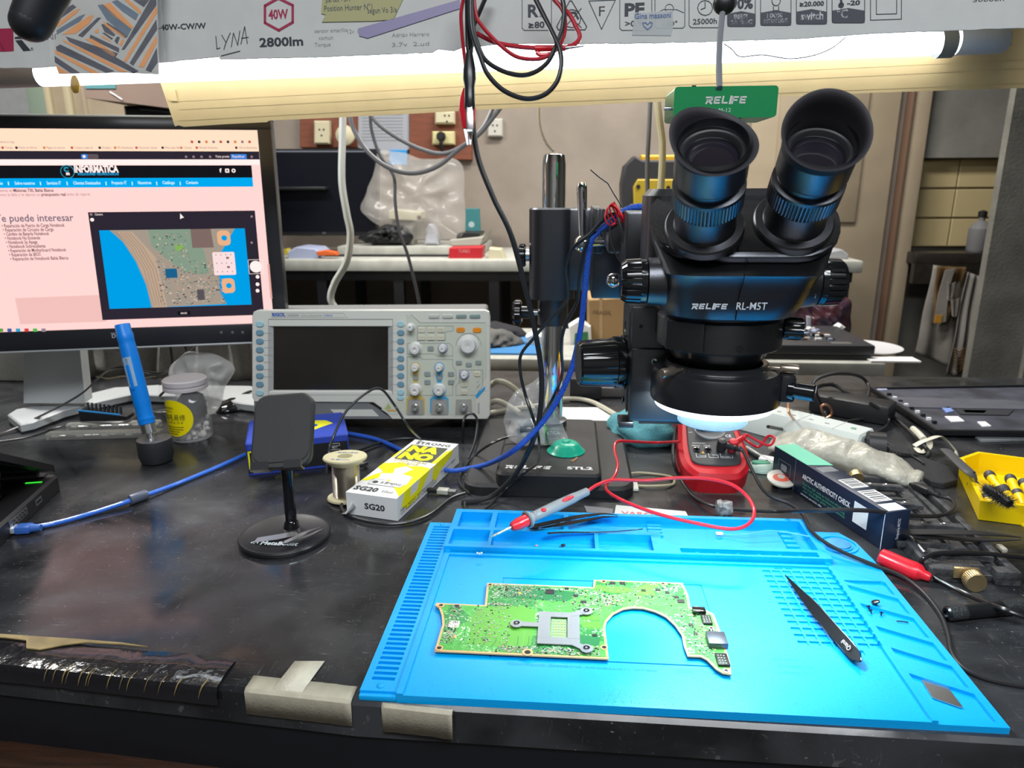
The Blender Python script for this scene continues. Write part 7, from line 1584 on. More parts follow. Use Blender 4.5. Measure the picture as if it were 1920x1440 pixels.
for (x0, x1, l1, l2, big) in ((1364, 1416, 'ENERGY', 'SAVING', '90%'), (1426, 1483, '100%', 'INSTANT LIGHT', ''), (1493, 1550, 'switch', '', '≥20.000'), (1560, 1621, '°C', '', '-20')):
    yb_ = 50-(x0-1364)*.035; pbox(x0, -20, x1, yb_); k.prism(FPn.P([(x0, 26-(x0-1364)*.03), ((x0+x1)/2, 21-(x0-1364)*.03), (x1, 26-(x0-1364)*.03), (x1, yb_), (x0, yb_)]), 0, .0003, mat('carton_print_block', (.05, .055, .07), .6))
    if l2: pt(l1, x0+12, yb_-14, 9, WINK, (x1-x0)*.5, .02); pt(l2, x0+6, yb_-4, 8, WINK, (x1-x0)*.78, .02)
    else: pt(l1, x0+8, yb_-8, 15 if l1 == 'switch' else 18, WINK, (x1-x0)*(.74 if l1 == 'switch' else .34), .03)
    if big: pt(big, x0+(6 if big != '-20' else 28), yb_-33, 20 if big == '90%' else 9, CI, (x1-x0)*(.8 if big != '-20' else .4), .04)
    if l1 == '100%': pll([(1455+8*math.cos(a_*.6), 2+9*math.sin(a_*.6)) for a_ in range(11)], 1.4, CI, True); pll([(1450, 12), (1450, 20), (1460, 20), (1460, 12)], 1.4, CI)
    if l1 == '°C': k.disc(*FPn.uv(1577, 10), .0028, 0, .0004, CI); pll([(1577, 8), (1577, -14)], 4, CI)
pll([(1632, -20), (1632, 38), (1690, 36), (1690, -20)], 1.2, CI); pll([(1643, -20), (1643, 27), (1681, 26), (1681, -20)], 1.2, CI); pt('50000h', 1824, 4, 8, CI, 58)
k.build('front_panel', ct)
k = MB(FPn.M); Bp0, Bp1 = D(320, 237, .92), D(1920, 165, .83); BPn = Plane(Bp0, Bp1-Bp0, V((0, -.28, 1)))
k.M = BPn.M; o_ = BPn.P([(328, 237), (335, 235), (345, 238), (420, 233), (500, 229), (505, 226), (640, 220), (760, 214), (900, 206), (1060, 199), (1250, 190), (1480, 181), (1640, 174), (1760, 170), (1920, 165)])
Lb = (Bp1-Bp0).length
k.prism([(x, y+.0006*noise.noise(V((i, 0, 0)))) for i, (x, y) in enumerate(o_)]+[(Lb+.1, o_[-1][1]), (Lb+.1, .115), (.0, .115)]+BPn.P([(320, 190), (316, 186), (316, 166), (322, 164), (326, 180), (328, 200)])[0:0], -.0022, 0, CYE)
k.prism(BPn.P([(330, 168), (318, 166), (316, 172), (316, 186), (321, 190), (334, 190)]), 0, .002, CYE, bev=.0005)
k.line(BPn.P([(335, 205), (900, 176), (1920, 128)]), .0012, mat('kraft_crease', 'd0b785', .8), z=.0004); k.line(BPn.P([(335, 190), (900, 160), (1920, 112)]), .0007, mat('kraft_crease', 0), z=.0004); k.line(BPn.P([(335, 226), (900, 196), (1920, 156)]), .0007, mat('kraft_crease', 0), z=.0004)
k.build('back_panel', ct)
topz = FPn.M @ V((Lc/2, HC, 0))
k = MB(); a0 = FPn.M @ V((-.12, HC, 0)); a1 = FPn.M @ V((Lc+.08, HC, 0)); b0_ = BPn.M @ V((-.2, .115, 0)); b1_ = BPn.M @ V((Lb+.1, .115, 0)); b0_ = V((a0.x, b0_.y, b0_.z)); k.add([a0, a1, b1_, b0_], [[0, 1, 2, 3]], CYE); k.build('roof_panel', ct, sol=.002)
# LED tube
TA, TB = D(62, 140, .862), D(1842, 76, .785)
tb = thing('led_tube', 'glowing white LED tube hanging under the long carton', 'lamp', (TA+TB)/2)
td = (TB-TA); Lt = td.length; M = MZ(TA, td, (0, 0, 1))
k = MB(M); k.lathe([(.0138, .010), (.0138, Lt-.028)], emis('tube_glow', (.90, .96, 1), 6.5), seg=28, cap=False); k.build('tube_glass', tb)
CAPM = mat('tube_cap', 'b9bfc6', .4)
k = MB(M); k.lathe([(.0138, Lt-.028), (.0142, Lt-.027), (.0142, Lt+.022), (.013, Lt+.024), (0, Lt+.024)], CAPM, seg=28); k.cyl((.005, 0, Lt+.024), (.005, 0, Lt+.032), .001, STL); k.cyl((-.005, 0, Lt+.024), (-.005, 0, Lt+.032), .001, STL); k.build('end_cap', tb)
k = MB(M); k.lathe([(0, -.075), (.0142, -.075), (.0142, .009), (.0138, .010)], mat('tube_cap_brown', '9a8f86', .5), seg=28, cap=False); k.build('end_cap', tb)
k = MB(); q = D(1772, 82, .773); k.M = MZ(q-td.normalized()*.008, td, (0, 0, 1)); k.lathe([(.0146, 0), (.0146, .016)], mat('grey_tape_ring', (.22, .23, .22), .6), seg=24, cap=False, fn=lambda j, a, p: p); tag(k.build('tape_ring'), 'grey tape ring wound round the right end of the glowing tube', 'tape')
k = MB(); yq = D(141, 158, .84); k.sphere(yq, .008, mat('amber_tape_scrap', 'd9b04a', .4, alpha=.9), (.75, .4, 1.25), seg=10, fn=lambda p: 1+.3*noise.noise(p*4)); tag(k.build('tape_scrap'), 'small yellow scrap of tape hanging under the left end of the tube', 'tape')
# items stuck on the carton
k = MB(FPn.M); k.prism(FPn.P([(607, -30), (770, -30), (738, 37), (700, 40), (604, 42), (611, 28), (603, 26)]), .0005, .0011, mat('sticky_note', 'a9a67a', .7))
for i, (st, x, y, w_) in enumerate((('partes - 3A', 612, 5, 45), ('Position Hunter N°1', 609, 22, 90), ('segun Vo 3/a', 690, 26, 55))): a = FPn.uv(x, y); k.text(st, a[0], a[1], .006, mat('note_pencil', (.08, .09, .11), .6), z=.0014, w=FPn.uv(x+w_, y)[0]-a[0])
tag(k.build('sticky_note'), 'olive yellow sticky note with handwriting stuck on the carton', 'note')
k = MB(FPn.M); k.prism(FPn.P([(672, 54), (862, 0), (864, 16), (690, 72), (674, 68)]), .0005, .0011, mat('lilac_tape', '8d87a8', .5)); tag(k.build('lilac_strip'), 'slanting lilac adhesive strip on the front of the carton', 'tape')
k = MB(FPn.M); k.prism(FPn.P([(1188, 42), (1190, 24), (1262, 20), (1262, 52), (1258, 67), (1185, 66)]), .0006, .0010, mat('clear_tape_patch', (.6, .63, .64), .2, alpha=.45)); a = FPn.uv(1190, 36); k.text('Gina massoni', a[0], a[1], .0055, mat('blue_pen', (.04, .10, .3), .5), z=.0014, w=.037, bold=.01)
k.line(FPn.P([(1214, 56), (1207, 50), (1205, 44), (1210, 43), (1214, 47), (1219, 42), (1223, 45), (1221, 50), (1214, 56)]), .0008, mat('blue_pen', 0), z=.0014); tag(k.build('clear_tape_patch'), 'clear tape patch with blue handwriting and a small heart', 'tape')
# striped card in clear wrap
SP0 = D(105, 138, .775); SPn = Plane(SP0, FP1-FP0, V((0, .12, 1)))
sp = thing('striped_packet', 'orange, navy and grey striped card in shiny clear wrap hanging at top left', 'packet', SP0)
k = MB(SPn.M); GR_, ORG, NVY, SLT = mat('packet_grey', 'bcbdb6', .5), mat('packet_orange', 'e8963a', .5), mat('packet_navy', '1e2438', .45), mat('packet_slate', '4a6478', .5)
k.prism(SPn.P([(105, 60), (108, -60), (300, -60), (294, 0), (296, 60), (297, 139), (230, 136), (110, 138), (103, 112)]), -.0015, 0, GR_)
def stp(pts, m): k.prism(SPn.P([(x/6, y/6) for x, y in pts]), 0, .0004, m)
for pts, m in (([(640, 160), (820, 50), (860, 80), (640, 240)], NVY), ([(640, 270), (850, 110), (900, 100), (860, 150), (650, 310)], ORG), ([(640, 340), (900, 180), (960, 160), (900, 240), (640, 390)], SLT), ([(700, 390), (1020, 170), (1050, 180), (1010, 260), (850, 380), (820, 380)], ORG), ([(880, 400), (1100, 200), (1140, 200), (930, 420)], NVY),
                ([(1100, 60), (1160, 50), (1480, 330), (1430, 420), (1200, 220), (1170, 170)], SLT), ([(1150, 60), (1240, 30), (1500, 300), (1490, 330), (1280, 180)], ORG), ([(1260, 20), (1320, 0), (1560, 160), (1530, 230), (1380, 130)], SLT), ([(1400, 0), (1450, 0), (1590, 120), (1580, 160)], ORG), ([(1500, 0), (1680, 0), (1620, 80)], NVY),
                ([(1690, 0), (1760, 0), (1760, 60), (1400, 560), (1370, 560)], NVY), ([(1760, 70), (1770, 140), (1420, 700), (1390, 690)], ORG), ([(1760, 220), (1770, 330), (1500, 740), (1460, 710)], NVY), ([(1760, 400), (1770, 470), (1620, 760), (1560, 750)], ORG), ([(1765, 540), (1775, 700), (1700, 810), (1640, 790)], NVY),
                ([(740, 410), (1330, 600), (1300, 640), (1560, 800), (1500, 820), (780, 470)], NVY), ([(700, 440), (1080, 620), (1440, 810), (1360, 810), (720, 470)], ORG), ([(960, 440), (1040, 430), (1300, 610), (1280, 640)], ORG), ([(1020, 390), (1340, 540), (1340, 590), (1010, 430)], NVY), ([(630, 530), (680, 500), (1290, 800), (1200, 820), (640, 570)], NVY), ([(615, 560), (1120, 820), (1040, 825), (620, 600)], ORG), ([(615, 630), (900, 820), (800, 825), (620, 700)], NVY), ([(625, 730), (780, 825), (660, 825)], ORG),
                ([(1160, 240), (1420, 410), (1400, 430), (1180, 290)], ORG), ([(1200, 250), (1440, 400), (1420, 430), (1210, 280)], NVY), ([(1140, 280), (1170, 270), (1300, 390), (1280, 410), (1180, 360)], NVY), ([(1150, 370), (1180, 370), (1270, 430), (1260, 450)], NVY), ([(1140, 390), (1240, 450), (1250, 470), (1150, 420)], ORG), ([(1290, 460), (1320, 410), (1350, 420), (1320, 500)], NVY), ([(1340, 500), (1390, 430), (1400, 450), (1370, 520)], ORG), ([(1065, 350), (1110, 320), (1110, 370), (1070, 370)], ORG)): stp(pts, m)
k.build('striped_card', sp)
k = MB(SPn.M); vs = []; fs = []; nx_, ny_ = 40, 34; u0, v0 = SPn.uv(101, 141); u1, v1 = SPn.uv(300, -60)
for j in range(ny_+1):
    for i in range(nx_+1):
        x, y = u0+(u1-u0)*i/nx_, v0+(v1-v0)*j/ny_; vs.append((x, y, .0022+.002*noise.noise(V((x*55, y*90, 0)))+.0012*abs(noise.noise(V((x*160, y*40, 2))))))
for j in range(ny_):
    for i in range(nx_): a = j*(nx_+1)+i; fs.append([a, a+1, a+nx_+2, a+nx_+1])
k.add(vs, fs, mat('shiny_wrap', (.95, .95, 1), .07, alpha=.13, bump=.6, bscale=150, spec=1)); k.build('clear_wrap', sp, ang=180)
# dark rounded thing hanging close at top left
q0, q1 = D(95, -40, .50), D(58, 42, .50); k = MB(); k.tube([q0+V((.01, 0, .03)), q0, (q0+q1)/2, q1], .0165, mat('soft_dark_handle', (.016, .017, .02), .42), seg=28, n=8, rf=lambda t: .0165-.003*t); k.sphere(q1, .0136, mat('soft_dark_handle', 0), (1, 1, .95), seg=28); tag(k.build('rounded_tool'), 'dark rounded handle hanging close to the view at top left', 'handle')

# ================================================================== hanging leads and clips
LR = mat('lead_red', (.45, .02, .035), .3, coat=.2); LK = mat('lead_dark', (.02, .022, .025), .28)
def H_(pts, d): return [D(x, y, d if not isinstance(d, (list, tuple)) else d[i]) for i, (x, y) in enumerate(pts)]
def hang(pts, d):
    P_ = H_(pts, d); p = P_[0]; return [V((p.x, p.y, 2.6)), V((p.x, p.y, (2.6+p.z)/2)), V((p.x, p.y, p.z+.05))]+P_
bk_ = thing('alligator_lead', 'black sheathed alligator clip lead hanging from the carton', 'test lead', D(875, 150, .70))
k = MB()
for i, (x0, x1_) in enumerate(((874, 876), (879, 880), (884, 884), (888, 886))): k.tube(H_([(x0, -40), (x0+1, 30), (x1_, 80), (880, 128)], .70+.003*(i % 2)), .0017, LK, n=6)
k.build('lead_cable', bk_)
k = MB(); cA, cB = D(880, 95, .699), D(881, 262, .699); k.M = MZ(cA, cB-cA, (1, 0, 0)); Lk = (cB-cA).length
k.lathe([(.003, 0), (.004, .006), (.0062, .018), (.0066, .028), (.0050, .036), (.0052, .045), (.0052, .056), (.0045, .057)], LK, seg=20, fn=lambda j, a, p: (p[0], p[1]*.7, p[2])); k.build('clip_boot', bk_)
k = MB(); k.M = MZ(cA, cB-cA, (1, 0, 0)); k.bb((-.0032, -.003, .055), (.0032, -.0018, .0795), STL, bev=.0004); k.bb((-.003, .0018, .055), (.003, .003, .0795), STL, bev=.0004); k.bb((-.0025, -.003, .078), (.0025, .003, .0805), STL); k.build('clip_jaw', bk_)
rd = thing('alligator_lead', 'red alligator clip lead hanging behind the black one', 'test lead', D(873, 180, .705))
k = MB(); k.tube(H_([(876, -30), (865, 20), (866, 60), (870, 100), (873, 130), (876, 170)], .712), .0019, LR); k.build('lead_cable', rd)
k = MB(); cA, cB = D(874, 165, .708), D(878, 242, .708); k.M = MZ(cA, cB-cA, (1, 0, 0)); Lk = (cB-cA).length; k.lathe([(.003, 0), (.0070, .010), (.0088, .022), (.0066, .036), (.0056, Lk)], RED, seg=20, fn=lambda j, a, p: (p[0], p[1]*.6, p[2])); k.build('clip_boot', rd)
k = MB(); k.M = MZ(cA, cB-cA, (1, 0, 0))
for s_ in (-1, 1):
    vs = [(s_*.0008, -.002, Lk-.002), (s_*.0048, -.002, Lk-.002), (s_*.0022, -.0012, Lk+.016), (s_*.0004, -.0012, Lk+.016)]; vs += [(x, -y, z) for x, y, z in vs]
    k.add(vs, [[0, 1, 2, 3], [7, 6, 5, 4], [0, 4, 5, 1], [1, 5, 6, 2], [2, 6, 7, 3], [3, 7, 4, 0]], STL)
k.build('clip_jaw', rd)
cable('red_lead_loop', 'large loop of thin red lead hanging in front of the carton', H_([(886, -40), (892, 25), (905, 50), (935, 82), (968, 106), (1005, 111), (1030, 103), (1052, 82), (1060, 50), (1055, 20), (1035, -10), (1030, -40)], .695), .0019, LR)
cable('red_lead_loop', 'small loop of red lead with a clip end over the glowing tube', H_([(893, 62), (925, 78), (960, 86), (1003, 90), (1050, 91), (1075, 84), (1087, 70), (1080, 50), (1066, 25), (1040, 0), (1025, -30)], .704), .0022, LR)
k = MB(); k.cyl(D(1003, 91, .702), D(1060, 90, .702), .0032, RED, .0026); k.cyl(D(1060, 90, .702), D(1095, 86, .702), .0016, STL, .0008); k.tube(H_([(1006, 98), (1015, 103), (1040, 100)], .70), .002, RED); tag(k.build('red_clip_end'), 'red sleeved clip end lying over the glowing tube', 'clip')
cable('black_lead_loop', 'smaller loop of black lead below the glowing tube', H_([(884, -40), (886, 40), (895, 80), (910, 112), (940, 132), (975, 141), (1003, 135), (1028, 115), (1045, 80), (1055, 50), (1057, 10), (1045, -30)], .69), .0022, LK)
cable('black_lead_loop', 'largest loop of black lead hanging below the carton', H_([(882, -30), (883, 50), (900, 105), (915, 140), (945, 170), (985, 185), (1020, 178), (1043, 155), (1052, 125), (1050, 95), (1040, 70), (1015, 20), (995, -20)], .682), .0023, LK)
cable('black_lead_strap', 'short thick black strap crossing behind the hanging leads', H_([(885, 55), (900, 20), (915, -15)], .73), .004, LK, flat=.002)
cable('probe_cable', 'long black cable falling from the carton to the bench beside the stand', H_([(880, 90), (884, 200), (895, 290), (925, 370), (958, 440), (985, 540), (1005, 630), (1015, 700), (1013, 770), (998, 830)], [.735, .735, .74, .745, .75, .76, .77, .78, .785, .79])+[Z(965, 890, .040), Z(930, 925, .010), Z(900, 938, .004), Z(865, 941, .003)], .0030, LK, n=12)
usb = thing('braided_usb_cable', 'bright blue braided USB cable running from the microscope over its base', 'cable', D(1080, 650, .82))
BRD = mat('blue_braid', (.02, .11, .62), .45, bump=1, bscale=700)
k = MB(); k.tube([D(1215, 388, .66), D(1195, 388, .66), D(1172, 395, .665), D(1150, 412, .67), D(1120, 436, .68), D(1108, 452, .685), D(1102, 490, .70), D(1095, 560, .72), D(1088, 620, .74), D(1072, 690, .76), D(1045, 750, .775), D(1010, 800, .785), D(965, 843, .79), Z(920, 868, .030), Z(880, 878, .012), Z(840, 882, .010), Z(790, 865, .006), Z(740, 838, .003), Z(700, 822, .003), Z(650, 812, .003)], .0031, BRD, n=12, seg=10); k.build('cable_cord', usb)
cable('thin_black_cable', 'thin black cable crossing the pole in a wide S from the boom to the base', [D(1168, 400, .66), D(1140, 405, .665), D(1105, 440, .68), D(1075, 465, .70), D(1062, 500, .72), D(1066, 545, .74), D(1058, 570, .75), D(1030, 600, .76), D(1000, 635, .77), D(977, 665, .775), D(976, 700, .78), D(985, 740, .785), D(1000, 785, .79), Z(1010, 820, .06), Z(1008, 865, .039), Z(985, 885, .036), Z(950, 915, .012), Z(915, 950, .003), Z(890, 965, .003), Z(873, 955, .003), Z(872, 940, .003)], .0018, LK, n=10)
cable('thin_black_cable', 'thin black cable falling right of the pole behind the blue cable', [D(1170, 410, .67), D(1140, 430, .675), D(1115, 438, .68), D(1095, 470, .69), D(1086, 520, .71), D(1082, 565, .73), D(1060, 610, .76), D(1052, 650, .775), D(1054, 700, .79), D(1035, 750, .80), Z(1010, 790, .07), Z(1000, 815, .045), Z(960, 818, .039), Z(925, 830, .036), Z(895, 850, .018), Z(868, 880, .003), Z(862, 905, .003), Z(880, 925, .003)], .0018, LK, n=10)
cable('thin_black_cable', 'thin black cable around the front of the white adhesive carton', [Z(872, 925, .003), Z(845, 935, .003), Z(800, 968, .003), Z(745, 982, .003), Z(690, 978, .003), Z(652, 965, .003), Z(640, 948, .003), Z(655, 935, .003)], .002, LK)
cable('thin_black_cable', 'thin black cable arching over the bench in front of the oscilloscope', [Z(612, 885, .01), D(614, 860, .86), D(625, 820, .87), D(650, 770, .88), D(690, 735, .89), D(715, 730, .89), D(740, 760, .9), D(770, 805, .9), Z(800, 830, .004)], .0016, LK, n=10)
cable('thin_black_cable', 'thin black cable pair lying between spool and oscilloscope', [Z(672, 845, .003), Z(720, 828, .003), Z(770, 822, .003), Z(840, 830, .003)], .0018, LK)
cable('thin_black_cable', 'narrow black cable loop standing at the right front of the oscilloscope', [Z(868, 830, .004), D(868, 800, 1.0), D(872, 782, 1.0), D(885, 775, 1.0), D(895, 790, 1.0), D(890, 830, .98), Z(878, 860, .004)], .0018, LK)
kk = thing('usb_connector', 'black cable end with bare metal plug lying left of the microscope base', 'plug', Z(840, 925)); k = MB(); q0, q1 = Z(800, 918, .005), Z(862, 923, .005); k.M = MZ(q0, q1-q0, (0, 0, 1)); k.lathe([(.002, 0), (.0032, .004), (.0032, .014)], BLK, seg=14); k.box((0, 0, .021), (.006, .010, .014), mat('clear_usb_body', (.4, .4, .36), .3), bev=.001); k.box((0, 0, .032), (.0035, .008, .010), STL); k.build('plug_body', kk)
rt = MB(); q = D(1150, 405, .655)
for i in range(5): rt.tube([q+V((.0058*math.cos(a_*math.pi/4+i), .003*math.sin(i*2+a_), .0085*math.sin(a_*math.pi/4+i*.6)))+V((-.002+.002*i, 0, .001*i)) for a_ in range(8)], .0007, mat('red_wire_tie', (.6, .01, .02), .4), closed=True, seg=6, n=4)
tag(rt.build('wire_tie'), 'tangled red wire tie holding the cables behind the microscope', 'wire')
cable('stiff_wire', 'thin stiff wire sticking up from the cable knot behind the microscope', H_([(1107, 318), (1122, 331), (1140, 344), (1152, 365), (1166, 387)], .66), .0006, DSTL, n=1)
for i, (x0, x1_) in enumerate(((1168, 1180), (1172, 1186), (1160, 1168))): cable('black_wire', ('inner black wire hanging down from the red knot', 'outer black wire hanging down from the red knot', 'thinnest black wire looping left below the red knot')[i], H_([(1158 if i < 2 else 1143, 408), (x0 if i < 2 else 1145, 450), (x1_ if i < 2 else 1156, 480), (x1_+2 if i < 2 else 1166, 495)], .655), .0016 if i < 2 else .0007, LK)
cable('hanging_cable', 'white cord hanging from the carton to the top of the chrome pole', H_([(1013, 112), (1012, 160), (1010, 205), (1013, 240), (1024, 268), (1038, 284)], .95), .0019, mat('white_cord', (.7, .7, .68), .6, bump=1, bscale=800))
cable('white_hose', 'thick white cable hanging in a bend behind the oscilloscope', hang([(643, 200), (642, 260), (641, 340), (650, 400), (657, 440), (650, 490), (628, 530), (620, 560), (632, 582), (640, 590)], 1.45), .0072, mat('white_hose', (.66, .70, .68), .4))
GC = mat('grey_cable', (.18, .19, .21), .35)
cable('grey_cable', 'long grey cable sagging lowest in front of the second monitor', hang([(655, 200), (662, 240), (690, 285), (730, 315), (775, 325), (820, 312), (860, 280), (900, 250), (940, 200)], 1.5), .0048, GC)
cable('grey_cable', 'shorter grey cable sagging above the lowest one', hang([(690, 200), (705, 228), (740, 255), (785, 278), (830, 288), (870, 272), (905, 240), (925, 200)], 1.5), .0045, GC)
cable('grey_cable', 'dark cable dropping straight past the second monitor behind the bench', hang([(694, 210), (697, 245), (712, 290), (738, 330), (741, 380), (748, 430), (765, 480), (780, 540), (788, 580)], 1.55), .0035, mat('darker_grey_cable', (.07, .075, .09), .4))
cable('grey_cable', 'grey cable hanging left of the green camera', hang([(1220, 170), (1217, 240), (1214, 300), (1214, 360), (1216, 420)], 1.2), .0038, GC)
cable('hanging_cable', 'thick cream cable hanging beside the green camera', hang([(1232, 175), (1236, 220), (1242, 270), (1241, 320), (1238, 370), (1236, 430)], 1.15), .0058, mat('cream_cord', 'd8d6b4', .4))
cable('thin_steel_wire', 'thin wire drooping under the right half of the glowing tube', H_([(1357, 82), (1372, 92), (1388, 106), (1430, 103), (1480, 110), (1525, 104), (1560, 90), (1585, 70)], .755), .0006, DSTL)
cable('camera_power_cord', 'dark cord rising from the green camera to the carton', H_([(1349, 165), (1348, 120), (1350, 70), (1355, 20), (1358, -30)], [.59, .60, .61, .62, .63]), .0026, GC)
k = MB(); q = D(1358, 8, .62); k.sphere(q, .010, BLK, (1, .8, .9), seg=16); tag(k.build('cord_plug'), 'black plug where the camera cord meets the carton', 'plug')

# ================================================================== background things
def PB(y): return Plane((0, y, 0), (1, 0, 0), (0, 0, 1))
def slab(name, label, cat, pts, y, d, m, bev=.003, group=None, extra=None):
    P = PB(y); k = MB(P.M); k.prism(P.P(pts), -d, 0, m, bev=bev)
    if extra: extra(k, P)
    return tag(k.build(name), label, cat, group)
WB_ = mat('reddish_wood_board', '7a4531', .6, noise_amt=.2, nscale=12, stretch=(1, 1, 6))
slab('mounting_board', 'reddish wooden mounting board on the wall, left of the papers', 'board', [(562, 200), (670, 200), (670, 277), (562, 277)], YB-.03, .03, WB_)
slab('mounting_board', 'reddish wooden mounting board on the wall, right of the papers', 'board', [(767, 200), (885, 200), (885, 300), (767, 300)], YB-.03, .03, WB_)
SOC = mat('aged_socket', 'c6bfa2', .45)
def holes(px, py): 
    def f(k, P):
        for dx, dy in ((-4, -5), (4, -5), (0, 6)): a = P.uv(px+dx, py+dy); k.disc(a[0], a[1], .004, 0, .001, BLK, n=8)
    return f
slab('wall_socket', 'upright cream socket on the left wooden board', 'socket', [(588, 226), (617, 226), (617, 270), (588, 270)], YB-.06, .03, SOC, .006, extra=holes(603, 248))
k = MB(M4(Y(648, 254, YB-.06), (1, 0, 0), (0, 0, 1))); k.lathe([(.04, -.0), (.038, .012), (.02, .022), (0, .024)], SOC, seg=32); tag(k.build('round_switch'), 'round cream switch on the left wooden board', 'switch')
slab('wall_socket', 'cream double socket half hidden by the carton on the right board', 'socket', [(815, 208), (852, 208), (852, 232), (815, 232)], YB-.06, .03, SOC, .006, extra=holes(838, 222))
slab('wall_socket', 'cream socket with a black plug in it on the right board', 'socket', [(810, 246), (852, 246), (852, 271), (810, 271)], YB-.06, .03, mat('cream_yellow_socket', 'c8c190', .45), .005)
k = MB(M4(Y(828, 256, YB-.06), (1, 0, 0), (0, 0, 1))); k.lathe([(.018, 0), (.018, .02), (.012, .03), (0, .03)], BLK, seg=20); k.tube([(0, -.01, .02), (0, -.03, .02), (.005, -.06, .012)], .007, BLK); tag(k.build('round_plug'), 'round black plug in the lower cream socket', 'plug')
slab('wall_socket', 'white socket mounted directly on the plaster wall', 'socket', [(914, 222), (942, 222), (942, 256), (914, 256)], YB-.025, .024, mat('white_socket', 'b9b7b0', .45), .005, extra=holes(928, 240))
slab('pinned_sheet', 'large printed white sheet pinned on the wall between the boards', 'paper', [(668, 205), (768, 205), (768, 280), (722, 290), (668, 276)], YB-.02, .002, mat('pinned_paper', '9fa3ab', .8), 0, extra=lambda k, P: [k.line(P.P([(680, 215+6*i), (755, 215+6*i)]), .003, mat('sheet_lines', '858a93', .8), z=.001) for i in range(9)])
slab('blue_note', 'bright blue square card on the wall under the printed sheet', 'card', [(730, 281), (763, 281), (763, 309), (730, 309)], YB-.03, .01, mat('note_blue', '2d8fd0', .5), .002)
# second monitor
yM = yB+.30; P = PB(yM); m2 = thing('second_monitor', 'dark switched-off monitor standing on the back bench', 'monitor', (Y(560, 450, yM).x, yM, zB))
k = MB(P.M); k.prism(P.P([(430, 279), (708, 279), (706, 442), (430, 442)]), -.04, 0, mat('old_bezel', (.02, .021, .025), .25), bev=.004); k.prism(P.P([(430, 287), (702, 287), (702, 434), (430, 434)]), 0, .001, mat('screen_off', (.006, .007, .012), .25)); k.line(P.P([(515, 284), (690, 284)]), .004, mat('bezel_gloss', (.18, .2, .24), .2), z=.002); k.disc(*P.uv(608, 437), .008, 0, .002, STL, ry=.004); k.build('housing', m2)
k = MB(); a = Y(575, 442, yM+.02); k.bb((a.x-.03, yM+.01, zB), (a.x+.03, yM+.04, a.z), BLK); k.bb((a.x-.11, yM-.04, zB+.0005), (a.x+.11, yM+.1, zB+.012), BLK, bev=.003); k.build('stand', m2)
k = MB(T((0, 0, 0)))
BAG2 = mat('hazy_clear_bag', (.62, .60, .57), .2, alpha=.27, bump=.7, bscale=18, spec=.9)
crumple('packing_bag', 'large hazy clear packing bag on the shelf riser, right of the second monitor', 'plastic bag', [Y(x, y, yB+.27) for x, y in ((700, 330), (712, 285), (760, 290), (800, 300), (845, 300), (868, 325), (873, 380), (872, 430), (855, 448), (760, 452), (715, 425), (676, 392))], BAG2, .045, .025, 9, base=ZR+.002)
slab('router', 'cream router lying across a stack on the shelf riser', 'router', [(728, 396), (735, 392), (790, 398), (791, 410), (788, 415), (728, 412)], yB+.24, .1, mat('router_cream', 'c9c6ad', .45), .004, extra=lambda k, P: k.disc(*P.uv(786, 408), .008, 0, .003, mat('maroon_dot', '5a3038', .4)))
slab('router_support', 'pale grey carton under the cream router', 'box', [(735, 415), (775, 415), (775, 459), (735, 459)], yB+.26, .08, mat('pale_grey_card', 'a09d96', .7), .003)
slab('white_bottle', 'small white bottle beside the router on the shelf riser', 'bottle', [(798, 430), (803, 420), (810, 420), (818, 430), (822, 459), (796, 459)], yB+.24, .05, mat('bottle_white', 'b9bcc4', .4), .008)
slab('teal_card', 'teal upright card at the right end of the shelf riser', 'card', [(873, 391), (898, 391), (900, 434), (872, 434)], yB+.45, .03, mat('card_teal', '3f8288', .6), .002, extra=lambda k, P: k.disc(*P.uv(884, 421), .012, 0, .001, mat('card_spot', 'b5c9cc', .6)))
slab('paper_tray', 'pale tray holding dark things at the right of the shelf riser', 'tray', [(843, 450), (907, 444), (910, 436), (905, 452), (900, 460), (846, 461)], yB+.22, .25, mat('pale_tray', 'aaa89e', .5), .003)
slab('dark_pad', 'dark flat pad lying in the pale tray', 'pad', [(856, 440), (862, 436), (900, 437), (898, 447), (856, 450)], yB+.26, .15, BLK, .002)
slab('red_box', 'red carton with faint lettering on the long back bench', 'box', [(842, 465), (905, 463), (903, 488), (841, 488)], yB+.06, .09, mat('box_red', 'b5222c', .45), .003, extra=lambda k, P: k.text('TURBO', P.uv(860, 474)[0], P.uv(860, 474)[1], .012, mat('box_pink_print', 'd98a8a', .5), z=.001, w=.04))
slab('cream_parts', 'cream lidded parts box right of the red carton', 'box', [(917, 465), (940, 467), (948, 487), (914, 488)], yB+.06, .06, SOC, .004)
slab('paper_stack', 'loose blue and white papers at the left of the back bench', 'paper', [(538, 472), (555, 463), (590, 466), (600, 475), (596, 487), (540, 487)], yB+.05, .12, mat('bluish_paper', 'a5aecb', .6), .004)
slab('orange_tool', 'orange handled tool among the papers on the back bench', 'tool', [(592, 472), (610, 469), (630, 473), (632, 479), (596, 480)], yB+.04, .03, mat('tool_orange', 'd9652c', .5), .003)
slab('yellow_piece', 'yellow scrap at the far left of the back bench', 'debris', [(528, 468), (538, 466), (542, 476), (530, 479)], yB+.05, .03, mat('scrap_yellow', 'bfae3a', .5), .002)
slab('riser_gap_shade', 'dark strip standing in for the shaded gap under the shelf riser', 'shade', [(600, 478), (840, 478), (840, 488), (600, 488)], yB+.12, .03, BLK, .002)  # black strip put in as the shade of the gap below the riser
